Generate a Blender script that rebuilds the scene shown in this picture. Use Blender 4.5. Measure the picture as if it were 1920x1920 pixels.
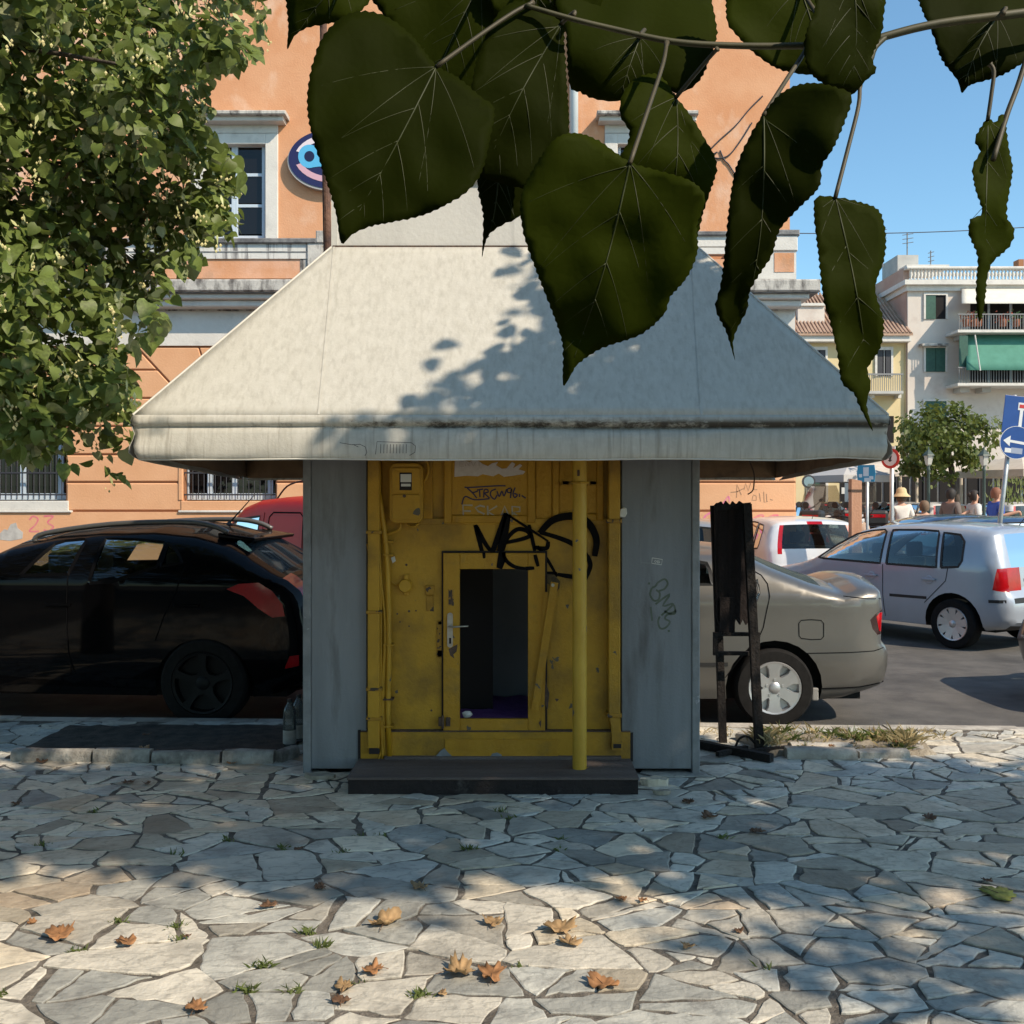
import bpy, bmesh, math, random
import numpy as np
from mathutils import Vector, Matrix, noise
from mathutils.geometry import delaunay_2d_cdt
random.seed(7)
S = bpy.context.scene
for o in list(bpy.data.objects): bpy.data.objects.remove(o)
COL = S.collection
R = math.radians
# ---------------------------------------------------------------- camera
F = 1884.0; CX = 960.0; HY = 938.0; CH = 1.66     # focal length and principal point in photograph pixels, eye height
cam = bpy.data.cameras.new("camera"); camo = bpy.data.objects.new("camera", cam); COL.objects.link(camo)
camo.location = (0, 0, CH); camo.rotation_euler = (R(90), 0, 0)
cam.sensor_width = 36; cam.lens = F / 1920 * 36; cam.shift_y = -(960 - HY) / 1920
cam.clip_start = 0.05; cam.clip_end = 800
S.camera = camo
S.render.resolution_x = S.render.resolution_y = 1024
# ---------------------------------------------------------------- sky and sun
SUN = Vector((1.0, -0.8, 1.12)).normalized()
w = bpy.data.worlds.new("World"); S.world = w; w.use_nodes = True
nt = w.node_tree; nt.nodes.clear()
sky = nt.nodes.new("ShaderNodeTexSky"); sky.sky_type = 'NISHITA'; sky.sun_disc = False
sky.sun_elevation = math.asin(SUN.z); sky.sun_rotation = math.atan2(SUN.x, SUN.y)
sky.air_density = 1.0; sky.dust_density = 0.5; sky.ozone_density = 3.0
bg = nt.nodes.new("ShaderNodeBackground"); bg.inputs[1].default_value = 0.15
wo = nt.nodes.new("ShaderNodeOutputWorld")
tint = nt.nodes.new("ShaderNodeMix"); tint.data_type = 'RGBA'; tint.blend_type = 'MULTIPLY'; tint.inputs["Factor"].default_value = 1.0; tint.inputs["B"].default_value = (.89, 1.09, 1.04, 1)   # the photograph's cyan cast, even over the whole sky
nt.links.new(sky.outputs[0], tint.inputs["A"]); nt.links.new(tint.outputs["Result"], bg.inputs[0]); nt.links.new(bg.outputs[0], wo.inputs[0])
sl = bpy.data.lights.new("sun", 'SUN'); sl.energy = 4.2; sl.angle = R(0.55); sl.color = (1.0, 0.85, 0.66)
so = bpy.data.objects.new("sun", sl); COL.objects.link(so)
so.rotation_euler = SUN.to_track_quat('Z', 'Y').to_euler(); so.location = (6, -5, 12)
S.view_settings.view_transform = 'Standard'; S.view_settings.look = 'None'
S.view_settings.gamma = 1.0; S.view_settings.use_curve_mapping = False
S.view_settings.exposure = 0.40
# ---------------------------------------------------------------- helpers
def P(px, py, d):
    return Vector(((px - CX) / F * d, d, CH + (HY - py) / F * d))
def lin(c):
    return tuple(((v / 255) / 12.92 if v / 255 <= 0.04045 else ((v / 255 + 0.055) / 1.055) ** 2.4) for v in c)
WL = {}
def tag(o, label=None, cat=None, group=None, kind=None):
    if label: o["label"] = label
    if cat: o["category"] = cat
    if group: o["group"] = group
    if kind: o["kind"] = kind
    return o
def empty(name, loc=(0, 0, 0), rz=0, label=None, cat=None, group=None):
    o = bpy.data.objects.new(name, None); COL.objects.link(o)
    o.location = loc; o.rotation_euler = (0, 0, rz); o.empty_display_size = 0.1
    WL[o] = Vector(loc)
    return tag(o, label, cat, group)
def link(name, me, parent=None, loc=None):
    o = bpy.data.objects.new(name, me); COL.objects.link(o)
    if parent: o.parent = parent
    if loc is not None: o.location = loc
    return o
class MB:
    """collects geometry in world coordinates (or the local ones of a rotated root)"""
    def __init__(s): s.v = []; s.f = []; s.m = []; s.mi = 0
    def add(s, vs, fs):
        b = len(s.v); s.v += [tuple(v) for v in vs]; s.f += [tuple(i + b for i in f) for f in fs]; s.m += [s.mi] * len(fs); return s
    def box(s, x0, x1, y0, y1, z0, z1):
        return s.add([(x0,y0,z0),(x1,y0,z0),(x1,y1,z0),(x0,y1,z0),(x0,y0,z1),(x1,y0,z1),(x1,y1,z1),(x0,y1,z1)],
              [(0,3,2,1),(4,5,6,7),(0,1,5,4),(1,2,6,5),(2,3,7,6),(3,0,4,7)])
    def cbox(s, x0, x1, y0, y1, z0, z1, c=0.004):
        """box with chamfered front (y0) edges"""
        return s.add([(x0,y1,z0),(x1,y1,z0),(x1,y1,z1),(x0,y1,z1),(x0,y0+c,z0),(x1,y0+c,z0),(x1,y0+c,z1),(x0,y0+c,z1),
                      (x0+c,y0,z0+c),(x1-c,y0,z0+c),(x1-c,y0,z1-c),(x0+c,y0,z1-c)],
              [(0,3,2,1),(8,9,10,11),(0,1,5,4),(1,2,6,5),(2,3,7,6),(3,0,4,7),(4,5,9,8),(5,6,10,9),(6,7,11,10),(7,4,8,11)])
    def pbox(s, px0, py0, px1, py1, d, t, c=0.0):
        a = P(px0, py1, d); b = P(px1, py0, d)
        if c: return s.cbox(a.x, b.x, d, d + t, a.z, b.z, c)
        return s.box(a.x, b.x, d, d + t, a.z, b.z)
    def obox(s, a, b, wd, hg, up=(0,0,1)):
        """bar of rectangular section from a to b"""
        a = Vector(a); b = Vector(b); t = (b - a).normalized(); u = Vector(up)
        if abs(t.dot(u)) > 0.98: u = Vector((0, 1, 0))
        n = t.cross(u).normalized() * wd / 2; u = n.cross(t).normalized() * hg / 2
        vs = [p + i * n + j * u for p in (a, b) for i, j in ((-1,-1),(1,-1),(1,1),(-1,1))]
        return s.add(vs, [(0,1,2,3),(7,6,5,4),(0,4,5,1),(1,5,6,2),(2,6,7,3),(3,7,4,0)])
    def tube(s, pts, r, n=8, cap=True):
        pts = [Vector(p) for p in pts]; rs = r if isinstance(r, (list, tuple)) else [r] * len(pts)
        rings = []; ref = None
        for i, p in enumerate(pts):
            t = (pts[min(i + 1, len(pts) - 1)] - pts[max(i - 1, 0)]).normalized()
            if ref is None: ref = Vector((0, 0, 1)) if abs(t.z) < 0.9 else Vector((1, 0, 0))
            a = t.cross(ref).normalized(); b = a.cross(t).normalized(); ref = b
            rings.append([p + rs[i] * (math.cos(k * 2 * math.pi / n) * a + math.sin(k * 2 * math.pi / n) * b) for k in range(n)])
        vs = [v for g in rings for v in g]; fs = []
        for i in range(len(pts) - 1):
            for k in range(n):
                fs.append((i*n+k, (i+1)*n+k, (i+1)*n+(k+1)%n, i*n+(k+1)%n))
        if cap: fs.append(tuple(range(n))); fs.append(tuple(reversed(range((len(pts)-1)*n, len(pts)*n))))
        return s.add(vs, fs)
    def lathe(s, prof, origin, axis='Z', n=24):
        o = Vector(origin); vs = []; fs = []
        for (r, h) in prof:
            for k in range(n):
                a = 2 * math.pi * k / n; c, q = r * math.cos(a), r * math.sin(a)
                vs.append(o + {'Z': Vector((c, q, h)), 'Y': Vector((c, h, q)), 'X': Vector((h, c, q))}[axis])
        for i in range(len(prof) - 1):
            for k in range(n):
                fs.append((i*n+k, i*n+(k+1)%n, (i+1)*n+(k+1)%n, (i+1)*n+k))
        return s.add(vs, fs)
    def prism(s, poly, y0, y1):
        """polygon in x,z extruded from y0 to y1"""
        n = len(poly); vs = [(x, y0, z) for x, z in poly] + [(x, y1, z) for x, z in poly]
        return s.add(vs, [tuple(range(n)), tuple(range(2*n-1, n-1, -1))] + [(i, i+n, (i+1)%n+n, (i+1)%n) for i in range(n)])
    def pprism(s, pts, d, t):
        q = [P(x, y, d) for x, y in pts]
        return s.prism([(v.x, v.z) for v in q], d, d + t)
    def grid(s, rows):
        nr, nc = len(rows), len(rows[0]); vs = [v for r in rows for v in r]
        return s.add(vs, [(i*nc+j, i*nc+j+1, (i+1)*nc+j+1, (i+1)*nc+j) for i in range(nr-1) for j in range(nc-1)])
    def ribbon(s, pts, wd, nrm=(0, -1, 0)):
        pts = [Vector(p) for p in pts]; n = Vector(nrm); L = []; Rr = []
        ws = wd if isinstance(wd, (list, tuple)) else [wd] * len(pts)
        for i, p in enumerate(pts):
            t = (pts[min(i+1, len(pts)-1)] - pts[max(i-1, 0)]).normalized(); a = t.cross(n).normalized() * ws[i] / 2
            L.append(p + a); Rr.append(p - a)
        return s.grid([L, Rr])
    def build(s, name, mat, parent=None, smooth=False, local=False, bevel=0, auto=None, solid=0):
        off = Vector((0, 0, 0)) if (local or parent is None) else WL.get(parent, Vector((0, 0, 0)))
        me = bpy.data.meshes.new(name)
        me.from_pydata([(v[0]-off.x, v[1]-off.y, v[2]-off.z) for v in s.v], [], s.f)
        for m in (mat if isinstance(mat, (list, tuple)) else [mat]): me.materials.append(m)
        if isinstance(mat, (list, tuple)): me.polygons.foreach_set("material_index", s.m)
        if smooth or auto: me.polygons.foreach_set("use_smooth", [True] * len(me.polygons))
        if auto: me.set_sharp_from_angle(angle=R(auto))
        me.update()
        o = link(name, me, parent); WL[o] = off
        if bevel:
            b = o.modifiers.new("bevel", 'BEVEL'); b.width = bevel; b.segments = 2; b.limit_method = 'ANGLE'
        if solid:
            b = o.modifiers.new("solid", 'SOLIDIFY'); b.thickness = solid; b.offset = 0
        return o
def inpoly(x, y, poly):
    c = False; j = len(poly) - 1
    for i in range(len(poly)):
        xi, yi = poly[i]; xj, yj = poly[j]
        if (yi > y) != (yj > y) and x < (xj - xi) * (y - yi) / (yj - yi) + xi: c = not c
        j = i
    return c
def smoothpoly(pts, n=6, closed=True):
    """Catmull-Rom through the points"""
    out = []; N = len(pts); rng = range(N) if closed else range(N - 1)
    for i in rng:
        g = (lambda k: pts[k % N]) if closed else (lambda k: pts[min(max(k, 0), N - 1)])
        p0, p1, p2, p3 = g(i-1), g(i), g(i+1), g(i+2)
        for k in range(n):
            t = k / n
            out.append(tuple(0.5*((2*p1[a]) + (-p0[a]+p2[a])*t + (2*p0[a]-5*p1[a]+4*p2[a]-p3[a])*t*t + (-p0[a]+3*p1[a]-3*p2[a]+p3[a])*t**3) for a in range(len(p1))))
    if not closed: out.append(tuple(pts[-1]))
    return out
def densify(pts, step, closed=True):
    out = []; N = len(pts)
    for i in range(N if closed else N - 1):
        a, b = pts[i], pts[(i+1) % N]; L = math.hypot(a[0]-b[0], a[1]-b[1]); k = max(1, int(round(L / step)))
        out += [(a[0]+(b[0]-a[0])*t/k, a[1]+(b[1]-a[1])*t/k) for t in range(k)]
    if not closed: out.append(tuple(pts[-1]))
    return out
# ---------------------------------------------------------------- materials
def nodes(m):
    m.use_nodes = True; return m.node_tree, m.node_tree.nodes["Principled BSDF"]
def mat(name, c1, rough=0.7, c2=None, scale=6, detail=6, bump=0.0, bscale=None, metal=0.0, coat=0.0, spec=0.5, stretch=(1,1,1),
        dirt=None, dscale=3, dlo=0.55, dhi=0.75, dstretch=(1,1,1), trans=0.0, rvar=0.0, lo=0.35, hi=0.65, varobj=0.0):
    """principled base with one noise colour variation, one stain layer and noise relief, all in object space"""
    m = bpy.data.materials.new(name); t, b = nodes(m); N = t.nodes; Lk = t.links.new
    b.inputs["Roughness"].default_value = rough; b.inputs["Metallic"].default_value = metal
    b.inputs["Coat Weight"].default_value = coat; b.inputs["Coat Roughness"].default_value = 0.05
    b.inputs["Specular IOR Level"].default_value = spec
    b.inputs["Base Color"].default_value = (*c1, 1)
    m.diffuse_color = (*c1, 1)
    tc = N.new("ShaderNodeTexCoord")
    def nz(sc, st, dt=detail, off=0.0):
        mp = N.new("ShaderNodeMapping"); mp.inputs["Scale"].default_value = st; mp.inputs["Location"].default_value = (off, off*1.3, off*.7)
        n = N.new("ShaderNodeTexNoise"); n.inputs["Scale"].default_value = sc; n.inputs["Detail"].default_value = dt; n.inputs["Roughness"].default_value = 0.6
        Lk(tc.outputs["Object"], mp.inputs[0]); Lk(mp.outputs[0], n.inputs["Vector"]); return n
    col = None
    if c2 is not None:
        n = nz(scale, stretch); rp = N.new("ShaderNodeValToRGB")
        rp.color_ramp.elements[0].position = lo; rp.color_ramp.elements[1].position = hi
        rp.color_ramp.elements[0].color = (*c1, 1); rp.color_ramp.elements[1].color = (*c2, 1)
        Lk(n.outputs[0], rp.inputs[0]); col = rp.outputs[0]
    if dirt is not None:
        n = nz(dscale, dstretch, 8, 5.0); mr = N.new("ShaderNodeMapRange")
        mr.inputs[1].default_value = dlo; mr.inputs[2].default_value = dhi
        Lk(n.outputs[0], mr.inputs[0])
        mx = N.new("ShaderNodeMix"); mx.data_type = 'RGBA'; mx.inputs["B"].default_value = (*dirt, 1)
        if col: Lk(col, mx.inputs["A"])
        else: mx.inputs["A"].default_value = (*c1, 1)
        Lk(mr.outputs[0], mx.inputs["Factor"]); col = mx.outputs["Result"]
    if varobj:
        oi = N.new("ShaderNodeObjectInfo"); hv = N.new("ShaderNodeHueSaturation")
        mr = N.new("ShaderNodeMapRange"); mr.inputs[3].default_value = 1 - varobj; mr.inputs[4].default_value = 1 + varobj
        Lk(oi.outputs["Random"], mr.inputs[0]); Lk(mr.outputs[0], hv.inputs["Value"])
        if col: Lk(col, hv.inputs["Color"])
        else: hv.inputs["Color"].default_value = (*c1, 1)
        col = hv.outputs[0]
    if col: Lk(col, b.inputs["Base Color"])
    if bump:
        n = nz(bscale or scale * 4, (1, 1, 1), 8, 2.0); bp = N.new("ShaderNodeBump"); bp.inputs["Strength"].default_value = bump; bp.inputs["Distance"].default_value = 0.02
        Lk(n.outputs[0], bp.inputs["Height"]); Lk(bp.outputs[0], b.inputs["Normal"])
    if rvar:
        n = nz(scale * 1.7, (1, 1, 1), 4, 9.0); mr = N.new("ShaderNodeMapRange"); mr.inputs[3].default_value = max(0.02, rough - rvar); mr.inputs[4].default_value = min(1, rough + rvar)
        Lk(n.outputs[0], mr.inputs[0]); Lk(mr.outputs[0], b.inputs["Roughness"])
    if trans: b.inputs["Transmission Weight"].default_value = trans
    return m
def leafmat(name, top, under, transl, tmix=0.35, rough=0.45, var=0.35, vscale=2.5):
    m = bpy.data.materials.new(name); t, b = nodes(m); N = t.nodes; Lk = t.links.new
    g = N.new("ShaderNodeNewGeometry"); mx = N.new("ShaderNodeMix"); mx.data_type = 'RGBA'
    mx.inputs["A"].default_value = (*top, 1); mx.inputs["B"].default_value = (*under, 1); Lk(g.outputs["Backfacing"], mx.inputs["Factor"])
    tc = N.new("ShaderNodeTexCoord"); n = N.new("ShaderNodeTexNoise"); n.inputs["Scale"].default_value = vscale; n.inputs["Detail"].default_value = 5
    Lk(tc.outputs["Object"], n.inputs["Vector"])
    hv = N.new("ShaderNodeHueSaturation"); mr = N.new("ShaderNodeMapRange"); mr.inputs[1].default_value = .3; mr.inputs[2].default_value = .7
    mr.inputs[3].default_value = 1 - var; mr.inputs[4].default_value = 1 + var
    Lk(n.outputs[0], mr.inputs[0]); Lk(mr.outputs[0], hv.inputs["Value"]); Lk(mx.outputs["Result"], hv.inputs["Color"])
    Lk(hv.outputs[0], b.inputs["Base Color"]); b.inputs["Roughness"].default_value = rough; b.inputs["Specular IOR Level"].default_value = 0.35
    tr = N.new("ShaderNodeBsdfTranslucent"); tr.inputs[0].default_value = (*transl, 1)
    ms = N.new("ShaderNodeMixShader"); ms.inputs[0].default_value = tmix
    out = [x for x in N if x.type == 'OUTPUT_MATERIAL'][0]
    Lk(b.outputs[0], ms.inputs[1]); Lk(tr.outputs[0], ms.inputs[2]); Lk(ms.outputs[0], out.inputs[0])
    m.diffuse_color = (*top, 1)
    return m
def glassmat(name, tint, rough=0.03, solid=0.0, body=(0.02, 0.025, 0.025), ior=1.5):
    """thin pane: tinted see-through with a mirror reflection that grows at grazing angles"""
    m = bpy.data.materials.new(name); m.use_nodes = True; t = m.node_tree; N = t.nodes; Lk = t.links.new
    N.remove(N["Principled BSDF"]); out = [x for x in N if x.type == 'OUTPUT_MATERIAL'][0]
    tr = N.new("ShaderNodeBsdfTransparent"); tr.inputs[0].default_value = (*tint, 1)
    df = N.new("ShaderNodeBsdfDiffuse"); df.inputs[0].default_value = (*body, 1)
    m1 = N.new("ShaderNodeMixShader"); m1.inputs[0].default_value = solid; Lk(tr.outputs[0], m1.inputs[1]); Lk(df.outputs[0], m1.inputs[2])
    gl = N.new("ShaderNodeBsdfGlossy"); gl.inputs["Roughness"].default_value = rough
    fr = N.new("ShaderNodeFresnel"); fr.inputs[0].default_value = ior or 1.5
    m2 = N.new("ShaderNodeMixShader"); m2.inputs[0].default_value = .10
    if ior: Lk(fr.outputs[0], m2.inputs[0])
    Lk(m1.outputs[0], m2.inputs[1]); Lk(gl.outputs[0], m2.inputs[2]); Lk(m2.outputs[0], out.inputs[0])
    m.diffuse_color = (*tint, 1)
    return m
# ================================================================ setting: road, pavement, kerb, stones
M_asph = mat("asphalt", (.075,.072,.07), .92, (.125,.118,.11), 3, 8, .5, 140, dirt=(.05,.048,.047), dscale=1.3)
M_mort = mat("mortar", (.07,.06,.048), .95, (.23,.20,.165), 14, 8, .9, 60, dirt=(.07,.058,.045), dscale=4)
M_soil = mat("soil", (.035,.028,.022), 1.0, (.085,.065,.048), 12, 8, 1.0, 45)
def stonemat(name, a, b, dirt, ve=0.55):
    """stone slab with faint veins running across it"""
    m = mat(name, a, .72, b, 3.2, 8, .55, 22, dirt=dirt, dscale=5, dlo=.52, dhi=.8, varobj=.38, rvar=.15)
    t = m.node_tree; N = t.nodes; bs = N["Principled BSDF"]
    wv = N.new("ShaderNodeTexWave"); wv.inputs["Scale"].default_value = 2.2; wv.inputs["Distortion"].default_value = 14; wv.inputs["Detail"].default_value = 5
    wv.inputs["Detail Scale"].default_value = 2.5
    tc = [x for x in N if x.type == 'TEX_COORD'][0]
    mp = N.new("ShaderNodeMapping"); mp.inputs["Rotation"].default_value = (0, 0, .5); mp.inputs["Scale"].default_value = (1, 2.4, 1)
    t.links.new(tc.outputs["Object"], mp.inputs[0]); t.links.new(mp.outputs[0], wv.inputs["Vector"])
    mr = N.new("ShaderNodeMapRange"); mr.inputs[1].default_value = .0; mr.inputs[2].default_value = .22; mr.inputs[3].default_value = .34; mr.inputs[4].default_value = 0
    t.links.new(wv.outputs[0], mr.inputs[0])
    src = bs.inputs["Base Color"].links[0].from_socket
    mx = N.new("ShaderNodeMix"); mx.data_type = 'RGBA'; mx.inputs["B"].default_value = (*[c*.45 for c in a], 1)
    t.links.new(src, mx.inputs["A"]); t.links.new(mr.outputs[0], mx.inputs["Factor"]); t.links.new(mx.outputs["Result"], bs.inputs["Base Color"])
    return m
M_st = [stonemat("stone_grey", (0.367,0.344,0.293), (0.561,0.514,0.427), (0.214,0.194,0.162)),
        stonemat("stone_cream", (0.469,0.407,0.306), (0.612,0.533,0.410), (0.275,0.228,0.171)),
        stonemat("stone_warm", (0.439,0.344,0.243), (0.561,0.475,0.360), (0.265,0.213,0.153)),
        stonemat("stone_blue", (0.286,0.286,0.261), (0.469,0.456,0.401), (0.184,0.175,0.158))]
M_kerb = mat("kerb_stone", (.33,.30,.26), .85, (.50,.46,.40), 7, 8, .6, 40, dirt=(.14,.12,.10), dscale=4, dlo=.5, dhi=.75, varobj=.2)
def ky(x): return 7.56 - .045 * x
b = MB(); b.box(-300, 300, -60, 420, -.6, -.10)
tag(b.build("road", M_asph), kind="structure")
b = MB()
xs = [-14, 14]
top = [(-14, -8, -.0025), (14, -8, -.0025), (14, ky(14) - .15, -.0025), (-14, ky(-14) - .15, -.0025)]
b.add(top + [(x, y, -.105) for x, y, z in top], [(0,1,2,3),(7,6,5,4),(0,4,5,1),(1,5,6,2),(2,6,7,3),(3,7,4,0)])
pave = tag(b.build("pavement", M_mort), kind="structure")
# kerb stones
rk = random.Random(3); x = -7.0
while x < 8:
    L = rk.uniform(.7, 1.05); b = MB(); y0, y1 = ky(x), ky(x + L); h = rk.uniform(-.004, .008)
    g = .006
    vs = [(x+g, y0-.146, -.104), (x+L-g, y1-.146, -.104), (x+L-g, y1, -.104), (x+g, y0, -.104)]
    c = .014
    b.add(vs + [(x+g, y0-.146, h), (x+L-g, y1-.146, h), (x+L-g, y1, h-c*1.3), (x+g, y0, h-c*1.3), (x+g, y0-c, h), (x+L-g, y1-c, h)],
          [(3,2,1,0),(0,1,5,4),(4,5,9,8),(8,9,6,7),(2,3,7,6),(1,2,6,9,5),(3,0,4,8,7)])
    b.build("kerb_stone", M_kerb, pave); x += L
# crazy paving
def clip(poly, nx, ny, c):
    out = []; n = len(poly)
    for i in range(n):
        p, q = poly[i], poly[(i+1) % n]; a = p[0]*nx + p[1]*ny - c; d = q[0]*nx + q[1]*ny - c
        if a <= 0: out.append(p)
        if (a < 0 < d) or (d < 0 < a):
            t = a / (a - d); out.append((p[0]+(q[0]-p[0])*t, p[1]+(q[1]-p[1])*t))
    return out
def parea(p): return .5 * sum(p[i][0]*p[(i+1)%len(p)][1] - p[(i+1)%len(p)][0]*p[i][1] for i in range(len(p)))
rg = random.Random(21); seeds = []; AN = 1.45
def rad(x, y):
    v = noise.noise(Vector((x*.8+3, y*.8, 0)))
    return .52 + .22 * v
tries = 0
while tries < 9000:
    tries += 1
    x, y = rg.uniform(-5.6, 5.6), rg.uniform(2.2, 7.6)
    r = rad(x, y) * rg.choice((.35, .7, .95, 1.1, 1.35))
    if all((x-a)**2 + ((y-c)*AN)**2 > (r*.5+q*.5)**2 for a, c, q in seeds): seeds.append((x, y, r))
SA = np.array([(s[0], s[1]*AN) for s in seeds])
BED_L = (-2.78, -1.50, 6.43, 7.42); BED_R = (1.72, 2.72, 6.56, 7.02)
def skip(x, y):
    if y > ky(x) - .17: return True
    if -1.2 < x < 1.06 and y > 6.18: return True
    if -.87 < x < .65 and 5.72 < y < 6.4: return True
    for q in (BED_L, BED_R):
        if q[0] < x < q[1] and q[2] < y < q[3]: return True
    return False
cells = []
for i, (sx, sy, r) in enumerate(seeds):
    p = SA[i]; dd = ((SA - p)**2).sum(1); nb = np.argsort(dd)[1:22]
    poly = [(p[0]-1.3, p[1]-1.3), (p[0]+1.3, p[1]-1.3), (p[0]+1.3, p[1]+1.3), (p[0]-1.3, p[1]+1.3)]
    for j in nb:
        q = SA[j]; n = q - p; L = math.hypot(*n); n = n / L; g = rg.choice((.003, .005, .008, .014))
        wgt = L * (.5 + .18 * (r - seeds[j][2]) / (r + seeds[j][2]))
        poly = clip(poly, n[0], n[1], float(n @ p) + wgt - g)
        if len(poly) < 3: break
    if len(poly) < 3: continue
    polys = []; work = [(poly, 0)]
    while work:                      # break the slab with straight cracks until the shards are small enough
        w_, lev = work.pop()
        if len(w_) < 3: continue
        ar = abs(parea(w_)); lim = (.10 if sy < 4.7 and sx < .6 else .06) * rg.choice((.3, .6, 1, 1.5, 2.2))
        if ar < lim or lev > 5 or ar < .008: polys.append(w_); continue
        cxx = sum(v[0] for v in w_)/len(w_); cyy = sum(v[1] for v in w_)/len(w_)
        ext = max(w_, key=lambda v: (v[0]-cxx)**2+(v[1]-cyy)**2); a = math.atan2(ext[1]-cyy, ext[0]-cxx) + rg.gauss(0, .55)
        n = (math.cos(a), math.sin(a)); c = n[0]*cxx + n[1]*cyy + rg.uniform(-.07, .07); g = rg.choice((.003, .004, .006, .009, .016))
        work += [(clip(w_, n[0], n[1], c-g), lev+1), (clip(w_, -n[0], -n[1], -c-g), lev+1)]
    for q in polys:
        if len(q) < 3: continue
        q = [(x, y / AN) for x, y in q]
        if abs(parea(q)) < .0012: continue
        cx = sum(v[0] for v in q)/len(q); cy = sum(v[1] for v in q)/len(q)
        if skip(cx, cy) or cy > 7.5: continue
        cells.append((q, cx, cy))
def stone_mesh(b, q, cx, cy, z, rr):
    q = densify(q, .05)
    n = len(q); s = []
    for i in range(n):           # knock the corners off and roughen the edge
        a, c, d = q[i-1], q[i], q[(i+1) % n]
        s.append((c[0]*.88+(a[0]+d[0])*.06 + rr.gauss(0, .006), c[1]*.88+(a[1]+d[1])*.06 + rr.gauss(0, .006)))
    tx, ty = rr.uniform(-.008, .008), rr.uniform(-.008, .008)
    hz = lambda x, y: z + tx*(x-cx) + ty*(y-cy)
    bot = [(x, y, -.02) for x, y in s]; mid = [(x, y, hz(x, y)-.0025) for x, y in s]
    tp = [(cx+(x-cx)*(1-.006/max(.03,math.hypot(x-cx,y-cy))), cy+(y-cy)*(1-.006/max(.03,math.hypot(x-cx,y-cy))), hz(x, y)) for x, y in s]
    fs = [(i, (i+1)%n, (i+1)%n+n, i+n) for i in range(n)] + [(i+n, (i+1)%n+n, (i+1)%n+2*n, i+2*n) for i in range(n)]
    b.add(bot + mid + tp + [(cx, cy, z + .001)], fs + [(2*n+i, 2*n+(i+1)%n, 3*n) for i in range(n)])
def vis(c):
    q, x, y = c
    return abs(parea(q)) / y**3 if (abs(x) < .51*y + .1 and y > 3.1) else -abs(x) - 10
cells.sort(key=vis, reverse=True)
def pick(x, y):
    v = noise.noise(Vector((x*.5, y*.5, 7.))) + rg.uniform(-.5, .5)
    return 3 if v < -.33 else 0 if v < .12 else 1 if v < .42 else 2
restb = MB()
for i, (q, x, y) in enumerate(cells):
    z = rg.uniform(.0, .006)
    if i < 300:
        b = MB(); stone_mesh(b, q, x, y, z, rg); b.build("paving_stone", M_st[pick(x, y)], pave)
    else:
        restb.mi = pick(x, y); stone_mesh(restb, q, x, y, z, rg)
tag(restb.build("smaller_paving_stones", M_st, pave), kind="stuff")
# soil of the two tree beds
def patch(name, q, z, m, amp=.015, seed=0):
    b = MB(); nx, ny = 26, 16; rows = []
    for j in range(ny+1):
        rows.append([(q[0]+(q[1]-q[0])*i/nx, q[2]+(q[3]-q[2])*j/ny, (z + amp*noise.noise(Vector((i*.7, j*.7, seed)))) if 0 < i < nx and 0 < j < ny else -.01) for i in range(nx+1)])
    return tag(b.grid(rows).build(name, m, None, smooth=True), kind="structure")
patch("soil_bed", (-3.3, -1.42, 6.40, 7.40), .018, M_soil, .012, 1)
patch("dirt_bed", (1.62, 2.8, 6.52, 7.06), .03, mat("dry_dirt", (.22,.18,.13), 1, (.36,.31,.24), 9, 8, .9, 40), .03, 5)
# border stones of the beds
def block(name, a, c, wd, hg, z0, m, parent, seed):
    rr = random.Random(seed); a = Vector((*a, 0)); c = Vector((*c, 0)); t = (c-a).normalized(); n = Vector((-t.y, t.x, 0)); L = (c-a).length
    rows = []; k = max(3, int(L/.09))
    prof = [(-.5,0),(-.5,.55),(-.44,.9),(-.3,1),(0,1.02),(.3,1),(.44,.9),(.5,.5),(.5,0)]
    b = MB()
    for i in range(k+1):
        s = min(1, .55+.45*min(i, k-i)*1.6) if i in (0, k) else 1
        rows.append([a+t*(L*i/k)+n*(u*wd*(.9+.1*s)+rr.uniform(-.006,.006))+Vector((0,0,z0+hg*v*(.93+.07*s)+rr.uniform(-.005,.005)*(v>0))) for u, v in prof])
    b.grid(rows); nn = len(prof); m0 = (k)*nn
    b.f.append(tuple(range(nn))); b.f.append(tuple(range(m0+nn-1, m0-1, -1))); b.m += [0, 0]
    return b.build(name, m, parent, auto=50)
bed1 = empty("tree_bed_border", (-2.4, 6.38, 0), 0, "low stone edging round the soil bed left of the kiosk", "edging")
M_bord = mat("border_stone", (.24,.225,.20), .9, (.40,.385,.35), 9, 8, .8, 40, dirt=(.09,.08,.07), dscale=6, dlo=.45, dhi=.7)
for i, (u, v, uy, vy) in enumerate(((-3.18,-2.67,6.41,6.40),(-2.65,-2.29,6.39,6.38),(-2.27,-1.84,6.37,6.36),(-1.82,-1.50,6.35,6.345),(-1.49,-1.41,6.36,6.52))):
    block("edging_stone", (u, uy), (v, vy), .085, .085 + .01*(i % 2), -.012, M_bord, bed1, i)
for o in list(bed1.children):
    for v in o.data.vertices: pass
bed2 = empty("broken_bed_border", (2.1, 6.5, 0), 0, "broken pale stone edging with dry weeds behind the black stand", "edging")
for i, (a, c, wd, hg) in enumerate((((1.77,6.50),(2.21,6.47),.12,.075),((2.225,6.49),(2.56,6.52),.11,.06),((1.60,6.98),(1.72,6.60),.11,.07),((2.66,6.58),(2.73,6.80),.09,.05),((1.85,6.68),(2.25,6.66),.10,.06))):
    block("edging_stone", a, c, wd, hg, -.012, M_kerb, bed2, 20+i)
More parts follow.
